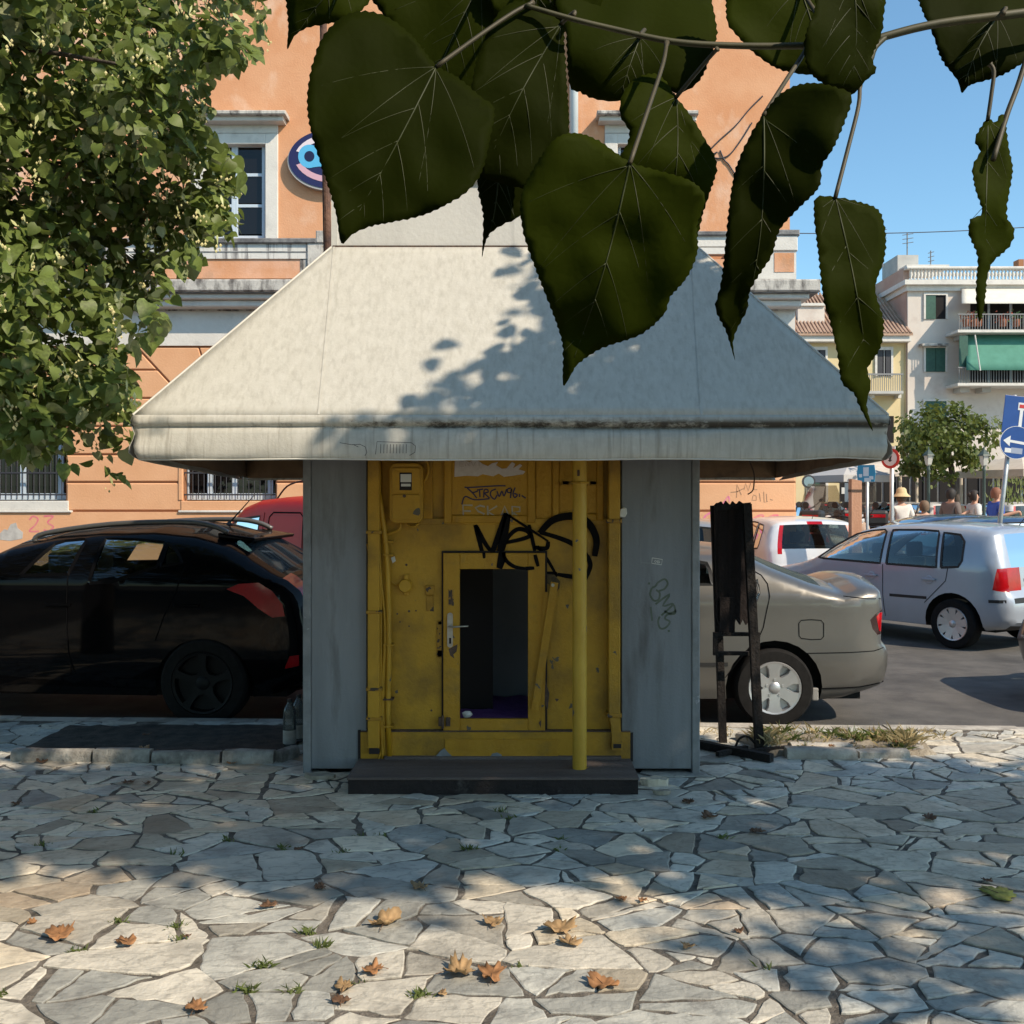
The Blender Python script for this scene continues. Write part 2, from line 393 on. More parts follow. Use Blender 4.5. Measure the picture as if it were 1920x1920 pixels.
# ================================================================ the kiosk
Y = lin
M_yel = mat("yellow_paint", (.40,.205,.006), .55, (.48,.255,.010), 3, 8, .25, 60, dirt=(.19,.10,.008), dscale=3.5, dlo=.44, dhi=.72, rvar=.12)
def chips(m, cols, sc, lo):
    """flaked spots that show what is under the paint"""
    t = m.node_tree; N = t.nodes; bs = N["Principled BSDF"]; tc = [x for x in N if x.type == 'TEX_COORD'][0]
    n = N.new("ShaderNodeTexNoise"); n.inputs["Scale"].default_value = sc; n.inputs["Detail"].default_value = 5
    t.links.new(tc.outputs["Object"], n.inputs["Vector"])
    mr = N.new("ShaderNodeMapRange"); mr.inputs[1].default_value = lo; mr.inputs[2].default_value = lo + .012
    t.links.new(n.outputs[0], mr.inputs[0]); src = bs.inputs["Base Color"].links[0].from_socket
    mx = N.new("ShaderNodeMix"); mx.data_type = 'RGBA'; mx.inputs["B"].default_value = (*cols, 1)
    t.links.new(src, mx.inputs["A"]); t.links.new(mr.outputs[0], mx.inputs["Factor"]); t.links.new(mx.outputs["Result"], bs.inputs["Base Color"]); return m
chips(M_yel, (.09,.075,.05), 11, .69)
M_yelr = chips(mat("rusty_yellow", (.30,.15,.006), .6, (.40,.2,.01), 12, 8, .4, 60), (.05,.032,.02), 26, .56)
M_yel2 = chips(mat("yellow_wood", (.39,.19,.005), .6, (.46,.235,.008), 8, 8, .5, 30, stretch=(1,1,.25), dirt=(.27,.15,.02), dscale=6), (.10,.08,.06), 16, .70)
M_pole = chips(mat("yellow_pole", (.44,.25,.015), .5, (.50,.30,.025), 5, 6, .2, 60), (.10,.10,.115), 8, .64)
M_grey = mat("grey_panel", (.155,.162,.172), .62, (.22,.228,.238), 1.6, 8, .15, 60, stretch=(3,1,.35), dirt=(.11,.105,.105), dscale=3, dstretch=(2.5,1,.5), rvar=.1)
M_post = mat("grey_post", (.17,.175,.18), .6, (.24,.245,.25), 9, 8, .3, 40, dirt=(.38,.38,.38), dscale=14, dlo=.66, dhi=.70)
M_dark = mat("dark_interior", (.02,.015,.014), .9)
M_int = mat("grey_interior", (.20,.20,.215), .9, (.26,.26,.27), 2)
M_purp = mat("purple_cloth", (.17,.06,.24), .95, (.26,.10,.34), 12, 6, .6, 30)
M_white = mat("white_plastic", (.62,.60,.55), .5)
M_metal = mat("worn_metal", (.45,.42,.36), .4, (.30,.26,.2), 20, metal=.7)
M_rust = mat("rusty_iron", (.05,.032,.025), .8, (.12,.07,.045), 25, 6, .5, 60)
M_blackp = mat("black_spray", (.003,.0025,.003), .8, (.007,.006,.006), 9, spec=.1)
M_step = mat("step_boards", (.085,.062,.055), .85, (.14,.108,.095), 5, 8, .6, 30, stretch=(.25,1.5,1.5))
M_stepd = mat("step_front", (.010,.006,.006), .85, (.02,.013,.012), 6, 8, .5, 30, dirt=(.07,.06,.055), dscale=7, dlo=.64, dhi=.75)
KX0, KX1 = -1.269, 1.139; KY = 6.10
kiosk = empty("kiosk", (-.07, 6.7, 0), 0, "small grey and yellow street kiosk with wide cream awning on stone pavement", "kiosk")
# grey side panels and corner posts
for (a, c, e, f) in ((583, 688, 568, 583), (1165, 1297, 1297, 1312)):
    b = MB(); x0, x1 = (a-CX)/F*KY, (c-CX)/F*KY
    b.cbox(x0+.002, x1-.002, KY, KY+.06, .03, 2.6, .003); b.build("side_panel", M_grey, kiosk)
    x0, x1 = (e-CX)/F*KY, (f-CX)/F*KY
    b = MB(); b.cbox(x0, x1, KY-.006, KY+.05, .0, 2.6, .006); b.build("corner_post", M_post, kiosk)
b = MB(); b.box(KX0+.005, KX0+.05, KY+.055, 7.30, .0, 2.6); b.build("side_wall", M_grey, kiosk)
b = MB(); b.box(KX1-.05, KX1-.005, KY+.055, 7.30, .0, 2.6); b.build("side_wall", M_grey, kiosk)
b = MB(); b.box(KX0+.005, KX1-.005, 7.305, 7.35, .0, 2.6); b.build("back_wall", M_grey, kiosk)
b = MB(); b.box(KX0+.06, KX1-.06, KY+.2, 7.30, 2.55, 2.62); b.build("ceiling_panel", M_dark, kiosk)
# yellow front wall round the door opening
DW = 6.14
def pb(name, px0, py0, px1, py1, d, t, m, c=.003, par=None):
    b = MB(); b.pbox(px0, py0, px1, py1, d, t, c); return b.build(name, m, par or kiosk)
b = MB(); b.pbox(686, 983, 834, 1436, DW, .05).pbox(1018, 983, 1168, 1436, DW, .05).pbox(834, 983, 1018, 1040, DW, .05).pbox(834, 1380, 1018, 1436, DW, .05)
b.pbox(686, 700, 1168, 983, DW+.022, .04)
wall = b.build("front_wall", M_yel, kiosk)
pb("wall_rail", 686, 972, 1168, 984, DW-.004, .03, M_yel)
# upper timber panels with mouldings
def framed(px0, py0, px1, py1, d, w, nm):
    g = pb(nm, px0+w, py0, px1-w, py1-w, d+.012, .015, M_yel2)
    pb("moulding", px0, py0, px0+w, py1, d, .03, M_yel2, .006, g); pb("moulding", px1-w, py0, px1, py1, d, .03, M_yel2, .006, g)
    pb("moulding", px0+w+.3, py1-w, px1-w-.3, py1, d-.001, .03, M_yel2, .006, g)
    return g
framed(832, 700, 1004, 981, DW-.014, 15, "timber_panel")
framed(1036, 700, 1132, 976, DW-.010, 13, "timber_panel")
pb("timber_strip", 1004.5, 700, 1035, 972, DW+.005, .02, M_yel2)
# left recess with backing board and meter
pb("meter_board", 716, 860, 811, 981, DW-.002, .02, M_yel2)
def rrect(px0, py0, px1, py1, r, n=5):
    out = []
    for cx, cy, a0 in ((px1-r, py0+r, -90), (px1-r, py1-r, 0), (px0+r, py1-r, 90), (px0+r, py0+r, 180)):
        for k in range(n+1):
            a = R(a0 + 90*k/n); out.append((cx + r*math.cos(a), cy + r*math.sin(a)))
    return out
b = MB(); b.pprism(rrect(730, 868, 793, 981, 13), DW-.085, .08); meter = b.build("electricity_meter", M_yel, kiosk, bevel=.008)
b = MB(); b.pprism(rrect(735, 877, 788, 924, 5), DW-.098, .012); b.build("meter_cover", M_yel, meter, bevel=.004)
b = MB(); b.pprism(rrect(735, 927, 788, 975, 5), DW-.096, .010); b.build("meter_lower_cover", M_yel, meter, bevel=.004)
pb("meter_window", 749, 886, 772, 919, DW-.101, .004, M_dark, .001, meter)
pb("dial_plate", 751, 889, 771, 904, DW-.1035, .002, M_white, .0005, meter)
pb("dial_plate", 752, 907, 770, 912, DW-.1035, .002, M_white, .0005, meter)
b = MB(); b.lathe([(.0, 0), (.010, 0), (.010, .01)], P(758, 930, DW-.105), 'Y', 10); b.build("seal", M_rust, meter)
for pts in (((790, 905), (797, 900), (803, 885), (801, 868), (790, 858)), ((752, 981), (748, 993), (735, 999), (718, 1003)), ((760, 981), (768, 987), (778, 987), (785, 981))):
    b = MB(); b.tube([P(x, y, DW-.03) for x, y in smoothpoly(pts, 5, False)], .009, 7); b.build("cable", M_yel, kiosk, smooth=True)
# ducts and cables
b = MB(); b.pbox(689, 700, 711, 1404, DW-.105, .10, .006); duct = b.build("cable_duct", M_yel, kiosk)
for y in (998, 1148, 1293, 1349): pb("clip", 686, y-3, 715, y+3, DW-.112, .11, M_yelr, .003, duct)
pb("duct_mouth", 692, 1403, 710, 1414, DW-.105, .04, M_dark, .001, duct)
b = MB(); b.tube([P(x, y, DW-.058) for x, y in ((709, 915), (714, 950), (723, 1018), (726, 1060), (729, 1150), (729, 1250), (727, 1340), (731, 1430))], .0165, 10); b.build("conduit", M_yel, kiosk, smooth=True)
for pts, r in ((((712, 860), (713, 980), (711, 1010), (714, 1080), (722, 1180), (716, 1290), (717, 1390), (708, 1430)), .007),
               (((688, 1020), (696, 1050), (711, 1075), (718, 1130), (723, 1190), (719, 1290), (720, 1400), (713, 1431)), .006),
               (((711, 1000), (714, 1140), (714, 1260), (713, 1330), (718, 1430)), .008)):
    b = MB(); b.tube([P(x, y, DW-.062) for x, y in smoothpoly(pts, 4, False)], r, 6); b.build("cable", M_yel, kiosk, smooth=True)
for y in (1016, 1041, 1210, 1312, 1363): pb("cable_clip", 718, y-1.5, 737, y+1.5, DW-.078, .07, M_rust if y == 1312 else M_yel, .001)
b = MB(); b.pbox(1141, 700, 1163, 1340, DW-.085, .08, .005); d2 = b.build("cable_duct", M_yel, kiosk)
for y in (977, 1342): pb("clip", 1138, y-4, 1166, y+4, DW-.093, .09, M_yelr, .003, d2)
b = MB(); b.pprism([(1143, 1346), (1163, 1346), (1165, 1393), (1148, 1393), (1146, 1360)], DW-.087, .08); b.build("duct_elbow", M_yel, d2)
b = MB(); b.pbox(1147, 1392, 1167, 1407, DW-.097, .09, .002); b.build("duct_socket", M_yel, d2)
pb("duct_mouth", 1150, 1395, 1165, 1403, DW-.0985, .01, M_dark, .001, d2)
# plinth and step
PL = 6.088
b = MB(); b.pbox(676, 1373, 1182, 1426, PL, .06, .003); plinth = b.build("plinth", M_yel, kiosk)
pb("plinth_edge", 671, 1369, 676, 1426, PL+.002, .03, M_dark, .001); pb("plinth_edge", 1182, 1374, 1187, 1428, PL+.002, .03, M_dark, .001); pb("plinth_seam", 676, 1370.5, 1182, 1373, PL+.004, .05, M_rust, .0005)
pb("plinth_strip", 834, 1386, 1046, 1421, PL-.012, .01, M_yel2, .002, plinth)
pb("ledge", 720, 1419, 1165, 1427, PL-.03, .03, M_step, .003, plinth)
for pts in (((815, 1421), (826, 1408), (833, 1403), (840, 1411), (850, 1420)), ((919, 1421), (923, 1413), (932, 1411), (940, 1415), (942, 1421))):
    b = MB(); b.pprism(pts, PL-.0145, .012); b.build("bare_cement", M_grey, plinth)
b = MB(); b.box(-.925, .712, 5.668, 6.09, .0, .082); step = b.build("step", M_stepd, kiosk)
for i in range(2): 
    b = MB(); b.cbox(-.93+.003*i, .715, 5.662+.21*i, 5.868+.21*i, .083, .097, .002); b.build("step_board", M_step, step)
# door leaf with the missing panel
DD = 6.105
door = pb("door", 831, 1037, 862, 1384, DD, .03, M_yel2)
pb("door_stile", 990, 1037, 1022, 1384, DD, .03, M_yel2, .003, door)
pb("door_rail", 862.2, 1037, 989.8, 1067, DD+.001, .028, M_yel2, .003, door)
pb("door_rail", 862.2, 1348, 989.8, 1384, DD+.001, .028, M_yel2, .003, door)
pb("door_gap", 828, 1033, 1026, 1037, DD+.02, .02, M_dark, .001, door); pb("door_gap", 828, 1037, 831, 1384, DD+.02, .02, M_dark, .001, door); pb("door_gap", 1022, 1037, 1026, 1384, DD+.02, .02, M_dark, .001, door); pb("door_gap", 831, 1384, 1022, 1388, DD+.02, .02, M_dark, .001, door)
b = MB(); b.pprism(rrect(838.5, 1149, 849, 1214, 5), DD-.008, .007); plate = b.build("handle_plate", mat("handle_plate", (.50,.42,.34), .4, (.38,.30,.23), 20), door)
b = MB(); a = P(844, 1174, DD-.008); b.tube([a, a+Vector((0,-.04,0)), a+Vector((.008,-.046,0)), P(878, 1174, DD-.054)], .0055, 8); b.build("handle", M_metal, plate, smooth=True)
pb("keyhole", 842, 1196, 846, 1207, DD-.0095, .003, M_dark, .0005, plate)
pb("bolt_slot", 844.5, 1106, 848, 1132, DD-.0045, .004, M_rust, .001, door)
pb("lock_case", 841, 1104, 851, 1136, DD-.003, .006, M_yelr, .001, door)
b = MB(); b.pprism([(841, 1217), (858, 1208), (856, 1222), (850, 1227), (852, 1235), (844, 1229)], DD-.0015, .004); b.build("wood_scar", M_rust, door)
pb("hasp", 798, 1098, 814, 1116, DW-.016, .018, M_yelr, .003); pb("hasp", 800, 1117, 813, 1146, DW-.008, .010, M_yelr, .002)
pb("strike_plate", 819, 1164, 829, 1234, DW-.010, .012, M_yelr, .002); pb("strike_scar", 821, 1165, 828, 1171, DW-.01, .006, M_rust, .001); pb("strike_scar", 820, 1219, 829, 1232, DW-.01, .006, M_rust, .001)
for x in (822, 836): pb("hinge_leaf", x, 1346, x+8, 1362, DD-.02, .03, M_rust, .003)
b = MB(); a = P(830, 1342, DD-.02); b.tube([a, P(830, 1366, DD-.02)], .008, 8); b.build("hinge_pin", M_rust, kiosk)
# round junction box, screws and holes
b = MB(); a = P(760.5, 1098, DW); b.lathe([(.0, -.034), (.036, -.034), (.041, -.028), (.042, 0)], a, 'Y', 22); jb = b.build("junction_box", M_yel, kiosk, auto=40)
for x, y, wd, h in ((761, 1083, 4, 5), (761, 1113, 4, 3)): pb("cable_gland", x-wd, y-h, x+wd, y+h, DW-.025, .02, M_yel, .003, jb)
b = MB(); b.tube([P(734, 1091, DW-.008), P(740, 1097, DW-.008), P(749, 1096, DW-.008)], .006, 6); b.build("cable", M_yel, kiosk)
for x, y, r in ((767, 1146, 2.2), (780, 1145, 1.6), (745, 1151, 1.8), (762, 1059, 2.2), (750, 1166, 1.5), (767, 1174, 1.5), (809, 1332, 2.0), (812, 1145, 1.6)):
    b = MB(); b.lathe([(0, -.002), (r*.0033, -.002), (r*.0036, .001)], P(x, y, DW), 'Y', 8); b.build("screw_hole", M_rust, kiosk)
b = MB(); b.pprism([(733, 1046), (740, 1043), (742, 1052), (736, 1056)], DW-.0015, .003); b.build("bare_spot", M_white, kiosk)
# front pole with clamp
b = MB(); a = P(1087, 1442, 5.85); b.tube([Vector((a.x, 5.86, .094)), Vector((a.x, 5.86, 2.3))], .0415, 18); pole = b.build("awning_pole", M_pole, kiosk, auto=50)
b = MB(); b.tube([Vector((a.x-.01, 5.815, 1.80)), Vector((a.x-.01, 5.816, 1.835))], .008, 6); b.build("pole_bolt", M_rust, pole)
b = MB(); z = CH + (HY-905)/F*5.86; b.box(a.x-.095, a.x+.10, 5.905, 5.915, z-.012, z+.012); b.tube([(a.x-.05, 5.90, z), (a.x-.045, 5.83, z), (a.x, 5.812, z), (a.x+.045, 5.83, z), (a.x+.05, 5.90, z)], .007, 6)
b.box(a.x-.095, a.x-.06, 5.905, 6.13, z-.01, z+.01); b.box(a.x+.065, a.x+.10, 5.905, 6.13, z-.01, z+.01); b.build("pole_clamp", M_yel, pole)
# leaning batten and torn door edge
b = MB(); b.obox(P(1040, 1092, DD-.03), P(1003, 1331, DD-.03), .045, .018, (0, 1, 0)); b.build("loose_batten", M_yel2, kiosk)
b = MB(); b.obox(P(1023, 1110, DD-.006), P(1016, 1330, DD-.006), .03, .012, (0, 1, 0)); b.build("split_strip", M_yel2, kiosk)
b = MB(); b.pprism([(1018, 1075), (1040, 1078), (1050, 1090), (1049, 1102), (1043, 1112), (1034, 1108), (1030, 1096), (1018, 1090), (1014, 1083)], DW-.004, .006); b.build("scorched_patch", mat("scorched", (.05,.035,.02), .9, (.10,.065,.02), 40), kiosk)
b = MB(); b.lathe([(0, -.006), (.010, -.006), (.011, 0)], P(1036.5, 1097, DD-.042), 'Y', 8); b.build("nail_head", M_metal, kiosk)
for pts in (((1022, 1275), (1030, 1300), (1027, 1330), (1021, 1320)), ((1040, 1310), (1048, 1311), (1044, 1316)), ((1010, 1355), (1015, 1350), (1014, 1365))):
    b = MB(); b.pprism(pts, DD-.0035, .006); b.build("bare_wood", M_rust, kiosk)
# inside: floor cloth, partition, paper
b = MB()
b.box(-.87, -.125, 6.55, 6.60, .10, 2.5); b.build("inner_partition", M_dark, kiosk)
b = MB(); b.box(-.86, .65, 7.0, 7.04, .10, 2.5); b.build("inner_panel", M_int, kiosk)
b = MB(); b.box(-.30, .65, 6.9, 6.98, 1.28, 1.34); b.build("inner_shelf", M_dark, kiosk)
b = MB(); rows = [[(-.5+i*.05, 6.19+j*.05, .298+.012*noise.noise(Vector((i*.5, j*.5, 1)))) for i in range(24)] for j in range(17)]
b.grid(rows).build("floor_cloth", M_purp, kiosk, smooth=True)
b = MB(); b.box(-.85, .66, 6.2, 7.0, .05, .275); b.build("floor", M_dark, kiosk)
# upper box over the awning
M_box = mat("roof_box_paint", (.56,.56,.535), .6, (.62,.62,.59), 2, 8, .15, 30, stretch=(2,1,.4), dirt=(.36,.36,.35), dscale=3, dstretch=(3,1,.3), dlo=.6, dhi=.85)
b = MB(); b.box(-1.10, 1.13, 6.17, 7.28, 2.63, 3.62); ub = b.build("roof_box", M_box, kiosk)
b = MB(); b.box(-1.108, -1.07, 6.160, 6.19, 3.0, 3.62); b.build("corner_trim", M_box, ub)
b = MB(); b.box(1.10, 1.138, 6.160, 6.19, 3.0, 3.62); b.build("corner_trim", M_box, ub)
b = MB(); b.box(-1.10, 1.13, 6.158, 6.168, 3.205, 3.222); b.build("awning_rail", M_rust, ub)
b = MB(); b.box(-1.13, 1.16, 6.14, 7.31, 3.62, 3.66); b.build("roof_cap", M_box, ub)
# ---------------------------------------------------------------- awning
def canvas():
    m = mat("awning_canvas", (.535,.52,.465), .8, (.60,.585,.53), 16, 12, .10, 60, stretch=(1.6,1,.6), dirt=(.43,.415,.365), dscale=18, dlo=.48, dhi=.80, dstretch=(2,1,.35))
    t = m.node_tree; N = t.nodes; L = t.links.new; bs = N["Principled BSDF"]; tc = [x for x in N if x.type == 'TEX_COORD'][0]
    sx = N.new("ShaderNodeSeparateXYZ"); L(tc.outputs["Object"], sx.inputs[0])
    # black mould along the fold, heavier to the right
    n = N.new("ShaderNodeTexNoise"); n.inputs["Scale"].default_value = 5; n.inputs["Detail"].default_value = 10; n.inputs["Roughness"].default_value = .75
    mp = N.new("ShaderNodeMapping"); mp.inputs["Scale"].default_value = (2.2, .4, 5); L(tc.outputs["Object"], mp.inputs[0]); L(mp.outputs[0], n.inputs["Vector"])
    zr = N.new("ShaderNodeValToRGB"); e = zr.color_ramp.elements
    for k, (pos, v) in enumerate(((0.0, 0), (.50, .10), (.66, .12), (.72, .95), (.80, .95), (.88, .30), (.95, 0))):
        q = e[k] if k < 2 else e.new(pos); q.position = pos; q.color = (v, v, v, 1)
    mz = N.new("ShaderNodeMapRange"); mz.inputs[1].default_value = 1.86; mz.inputs[2].default_value = 2.12; L(sx.outputs[2], mz.inputs[0]); L(mz.outputs[0], zr.inputs[0])
    xr = N.new("ShaderNodeMapRange"); xr.inputs[1].default_value = -1.9; xr.inputs[2].default_value = 1.6; xr.inputs[3].default_value = -.20; xr.inputs[4].default_value = .12; L(sx.outputs[0], xr.inputs[0])
    a = N.new("ShaderNodeMath"); a.operation = 'ADD'; L(n.outputs[0], a.inputs[0]); L(xr.outputs[0], a.inputs[1])
    mr = N.new("ShaderNodeMapRange"); mr.inputs[1].default_value = .40; mr.inputs[2].default_value = .56; L(a.outputs[0], mr.inputs[0])
    mu = N.new("ShaderNodeMath"); mu.operation = 'MULTIPLY'; L(mr.outputs[0], mu.inputs[0]); L(zr.outputs[0], mu.inputs[1])
    src = bs.inputs["Base Color"].links[0].from_socket
    mx = N.new("ShaderNodeMix"); mx.data_type = 'RGBA'; mx.inputs["B"].default_value = (.045, .038, .03, 1)
    L(src, mx.inputs["A"]); L(mu.outputs[0], mx.inputs["Factor"])
    # fine vertical run marks on the valance only
    n2 = N.new("ShaderNodeTexNoise"); n2.inputs["Scale"].default_value = 30; n2.inputs["Detail"].default_value = 3
    mp2 = N.new("ShaderNodeMapping"); mp2.inputs["Scale"].default_value = (1.6, .1, .06); L(tc.outputs["Object"], mp2.inputs[0]); L(mp2.outputs[0], n2.inputs["Vector"])
    m2 = N.new("ShaderNodeMapRange"); m2.inputs[1].default_value = .55; m2.inputs[2].default_value = .75; m2.inputs[4].default_value = .5; L(n2.outputs[0], m2.inputs[0])
    lt = N.new("ShaderNodeMath"); lt.operation = 'LESS_THAN'; lt.inputs[1].default_value = 2.10; L(sx.outputs[2], lt.inputs[0])
    mm = N.new("ShaderNodeMath"); mm.operation = 'MULTIPLY'; L(m2.outputs[0], mm.inputs[0]); L(lt.outputs[0], mm.inputs[1])
    mx2 = N.new("ShaderNodeMix"); mx2.data_type = 'RGBA'; mx2.inputs["B"].default_value = (.22, .19, .15, 1)
    L(mx.outputs["Result"], mx2.inputs["A"]); L(mm.outputs[0], mx2.inputs["Factor"]); L(mx2.outputs["Result"], bs.inputs["Base Color"])
    # thin cloth lets some light through
    tr = N.new("ShaderNodeBsdfTranslucent"); tr.inputs[0].default_value = (.34, .22, .10, 1); ms = N.new("ShaderNodeMixShader"); ms.inputs[0].default_value = .10
    out = [x for x in N if x.type == 'OUTPUT_MATERIAL'][0]; L(bs.outputs[0], ms.inputs[1]); L(tr.outputs[0], ms.inputs[2]); L(ms.outputs[0], out.inputs[0])
    return m
M_can = canvas()
M_und = mat("awning_lining", (.16,.095,.05), .95, (.25,.155,.085), 3, 8, .3, 20, dirt=(.07,.045,.03), dscale=5)
EX0, EX1, EY0, EY1, EZ = -2.0, 1.985, 5.30, 7.46, 2.11
TX0, TX1, TY0, TY1, TZ = -1.108, 1.14, 6.157, 7.31, 3.21
awn = empty("awning", (-.07, 6.7, 0)); awn.parent = kiosk; awn.location = (0, 0, 0); WL[awn] = WL[kiosk]
def sag(u, v, k): return -.025*math.sin(math.pi*v)*math.sin(math.pi*u)**.5 + .006*noise.noise(Vector((u*5, v*4, k)))
def slope(a, b_, c, d, n1, n2, k):
    """a,b bottom corners; c,d top corners"""
    rows = []
    for j in range(n2+1):
        v = j/n2; r = []
        for i in range(n1+1):
            u = i/n1; p = (Vector(a)*(1-u)+Vector(b_)*u)*(1-v) + (Vector(c)*(1-u)+Vector(d)*u)*v
            e = min(u, 1-u, v, 1-v); p.z += sag(u, v, k)*min(1, e*9); r.append(p)
        rows.append(r)
    return rows
M_seam = mat("canvas_seam", (.56,.54,.49), .8, (.64,.62,.56), 6)
for nm, q, k in (("front_slope", ((EX0,EY0,EZ),(EX1,EY0,EZ),(TX0,TY0,TZ),(TX1,TY0,TZ)), 1), ("left_slope", ((EX0,EY1,EZ),(EX0,EY0,EZ),(TX0,TY1,TZ),(TX0,TY0,TZ)), 2),
              ("right_slope", ((EX1,EY0,EZ),(EX1,EY1,EZ),(TX1,TY0,TZ),(TX1,TY1,TZ)), 3), ("back_slope", ((EX1,EY1,EZ),(EX0,EY1,EZ),(TX1,TY1,TZ),(TX0,TY1,TZ)), 4)):
    b = MB(); rows = slope(*q, 48, 24, k); b.grid(rows); o = b.build(nm, M_can, awn, smooth=True, solid=.003)
    if k == 1:
        for (u0, u1) in ((.0, .241), (1.0, .80)):     # stitched seams
            pts = []
            for j in range(25):
                v = j/24; x = None
                xb = -1.02 if u0 == 0 else 1.0; xt = -1.09 if u0 == 0 else 1.10
                xx = xb*(1-v)+xt*v; L0 = EX0*(1-v)+TX0*v; L1 = EX1*(1-v)+TX1*v; u = (xx-L0)/(L1-L0)
                if 0 <= u <= 1: p = (Vector(q[0])*(1-u)+Vector(q[1])*u)*(1-v)+(Vector(q[2])*(1-u)+Vector(q[3])*u)*v; p += Vector((0,-.003,.003)); p.z += sag(u, v, k)*min(1, min(u,1-u,v,1-v)*9); pts.append(p)
            b = MB(); b.ribbon(pts, .012, (0,-.78,.62)); b.build("seam", M_can, o)
# hip cords
for a, c in (((EX0,EY0,EZ),(TX0,TY0,TZ)), ((EX1,EY0,EZ),(TX1,TY0,TZ))):
    b = MB(); b.tube([a, c], .007, 6); b.build("hip_piping", M_seam, awn)
# valance: rolled band, dirty fold, hanging skirt
def valance(pa, pb_, drop_a, drop_b, k, n=110, amp=1.0):
    a, c = Vector(pa), Vector(pb_); t = (c-a).normalized(); nrm = Vector((t.y, -t.x, 0)); L = (c-a).length; rows = []
    prof = [(0,0,0),(.006,.06,0),(.012,.13,0),(.010,.19,0),(-.004,.225,1),(-.016,.25,1),(-.008,.285,1),(.004,.33,1),(.012,.42,.8),(.014,.55,.6),(.014,.7,.6),(.012,.85,.8),(.008,.95,1),(.0,1.0,1)]
    for (o, h, wv) in prof:
        r = []
        for i in range(n+1):
            u = i/n; drop = drop_a*(1-u)+drop_b*u; s = u*L
            wob = (.014*noise.noise(Vector((s*1.2, h*2.2+k*9, 3))) + .007*noise.noise(Vector((s*4+h*3, h*5, k))))*wv*amp
            fold = -.018*max(0, math.sin((u-.30)*5.2))*math.exp(-((h-.27)/.06)**2) if k == 1 else 0
            corner = (.03*math.exp(-u*26)*math.sin(h*9+.6) + .03*math.exp(-(1-u)*22)*math.sin(h*10))*wv*amp
            zz = .006*noise.noise(Vector((s*1.6, 5, k)))*h + (.012*math.exp(-((u-.93)/.04)**2)*h if k == 1 else 0)
            shift = -.012*noise.noise(Vector((s*.9, 2, k+4)))*math.exp(-((h-.27)/.12)**2)
            e = 0.03*h*h*(math.exp(-u*30)-math.exp(-(1-u)*30))
            r.append(a + t*(s+e) + nrm*(o + wob + fold + corner) + Vector((0,0,-drop*h + zz + shift)))
        rows.append(r)
    return rows[::-1]
for nm, pa, pc, da, db, k in (("front_valance", (EX0,EY0,EZ), (EX1,EY0,EZ), .235, .235, 1), ("right_valance", (EX1,EY0,EZ), (EX1,EY1,EZ), .235, .30, 2),
                              ("back_valance", (EX1,EY1,EZ), (EX0,EY1,EZ), .30, .30, 3), ("left_valance", (EX0,EY1,EZ), (EX0,EY0,EZ), .30, .235, 4)):
    b = MB(); b.grid(valance(pa, pc, da, db, k)); v = b.build(nm, M_can, awn, smooth=True, solid=.003)
    if k == 1:
        b = MB(); rows = valance(pa, pc, da, db, k); b.tube([p + Vector((0, -.003, 0)) for p in rows[0]], .0045, 5); b.build("hem", M_seam, v)
# brown lining hanging inside on the sides and back
for nm, pa, pc, z0, z1 in (("side_lining", (EX1-.04,EY0+.05), (EX1-.04,EY1-.04), 1.90, 1.825), ("back_lining", (EX1-.04,EY1-.04), (EX0+.04,EY1-.04), 1.825, 1.825), ("side_lining", (EX0+.04,EY1-.04), (EX0+.04,EY0+.05), 1.825, 1.90)):
    rows = []
    for h in (0, .33, .66, 1):
        rows.append([Vector((pa[0]*(1-u)+pc[0]*u+.012*noise.noise(Vector((u*9, h*3, 2))), pa[1]*(1-u)+pc[1]*u+.012*noise.noise(Vector((u*9, h*3, 6))), (z0*(1-u)+z1*u)*(1-h)+2.14*h+.008*noise.noise(Vector((u*7,0,h))))) for u in [i/40 for i in range(41)]])
    b = MB(); b.grid(rows).build(nm, M_und, awn, smooth=True, solid=.003)
# frame under the canvas
M_frame = mat("awning_frame", (.10,.085,.07), .7, (.16,.13,.10), 14, metal=.3)
for a, c in (((EX0+.05,EY0+.04,2.09),(EX1-.05,EY0+.04,2.09)), ((EX0+.05,EY1-.06,2.09),(EX1-.05,EY1-.06,2.09)), ((EX0+.05,EY0+.04,2.085),(EX0+.05,EY1-.06,2.085)), ((EX1-.05,EY0+.04,2.085),(EX1-.05,EY1-.06,2.085)),
             ((EX0+.05,EY0+.04,2.09),(KX0,KY+.05,2.3)), ((EX1-.05,EY0+.04,2.09),(KX1,KY+.05,2.3)), ((EX0+.05,EY1-.06,2.09),(KX0,7.33,2.3)), ((EX1-.05,EY1-.06,2.09),(KX1,7.33,2.3))):
    b = MB(); b.tube([a, c], .014, 8); b.build("frame_tube", M_frame, awn, smooth=True)
b = MB(); b.tube([P(x, y, 7.25) for x, y in smoothpoly(((1404, 862), (1413, 885), (1414, 905), (1411, 920), (1402, 927)), 5, False)], .005, 6); b.build("loose_cord", M_rust, awn)
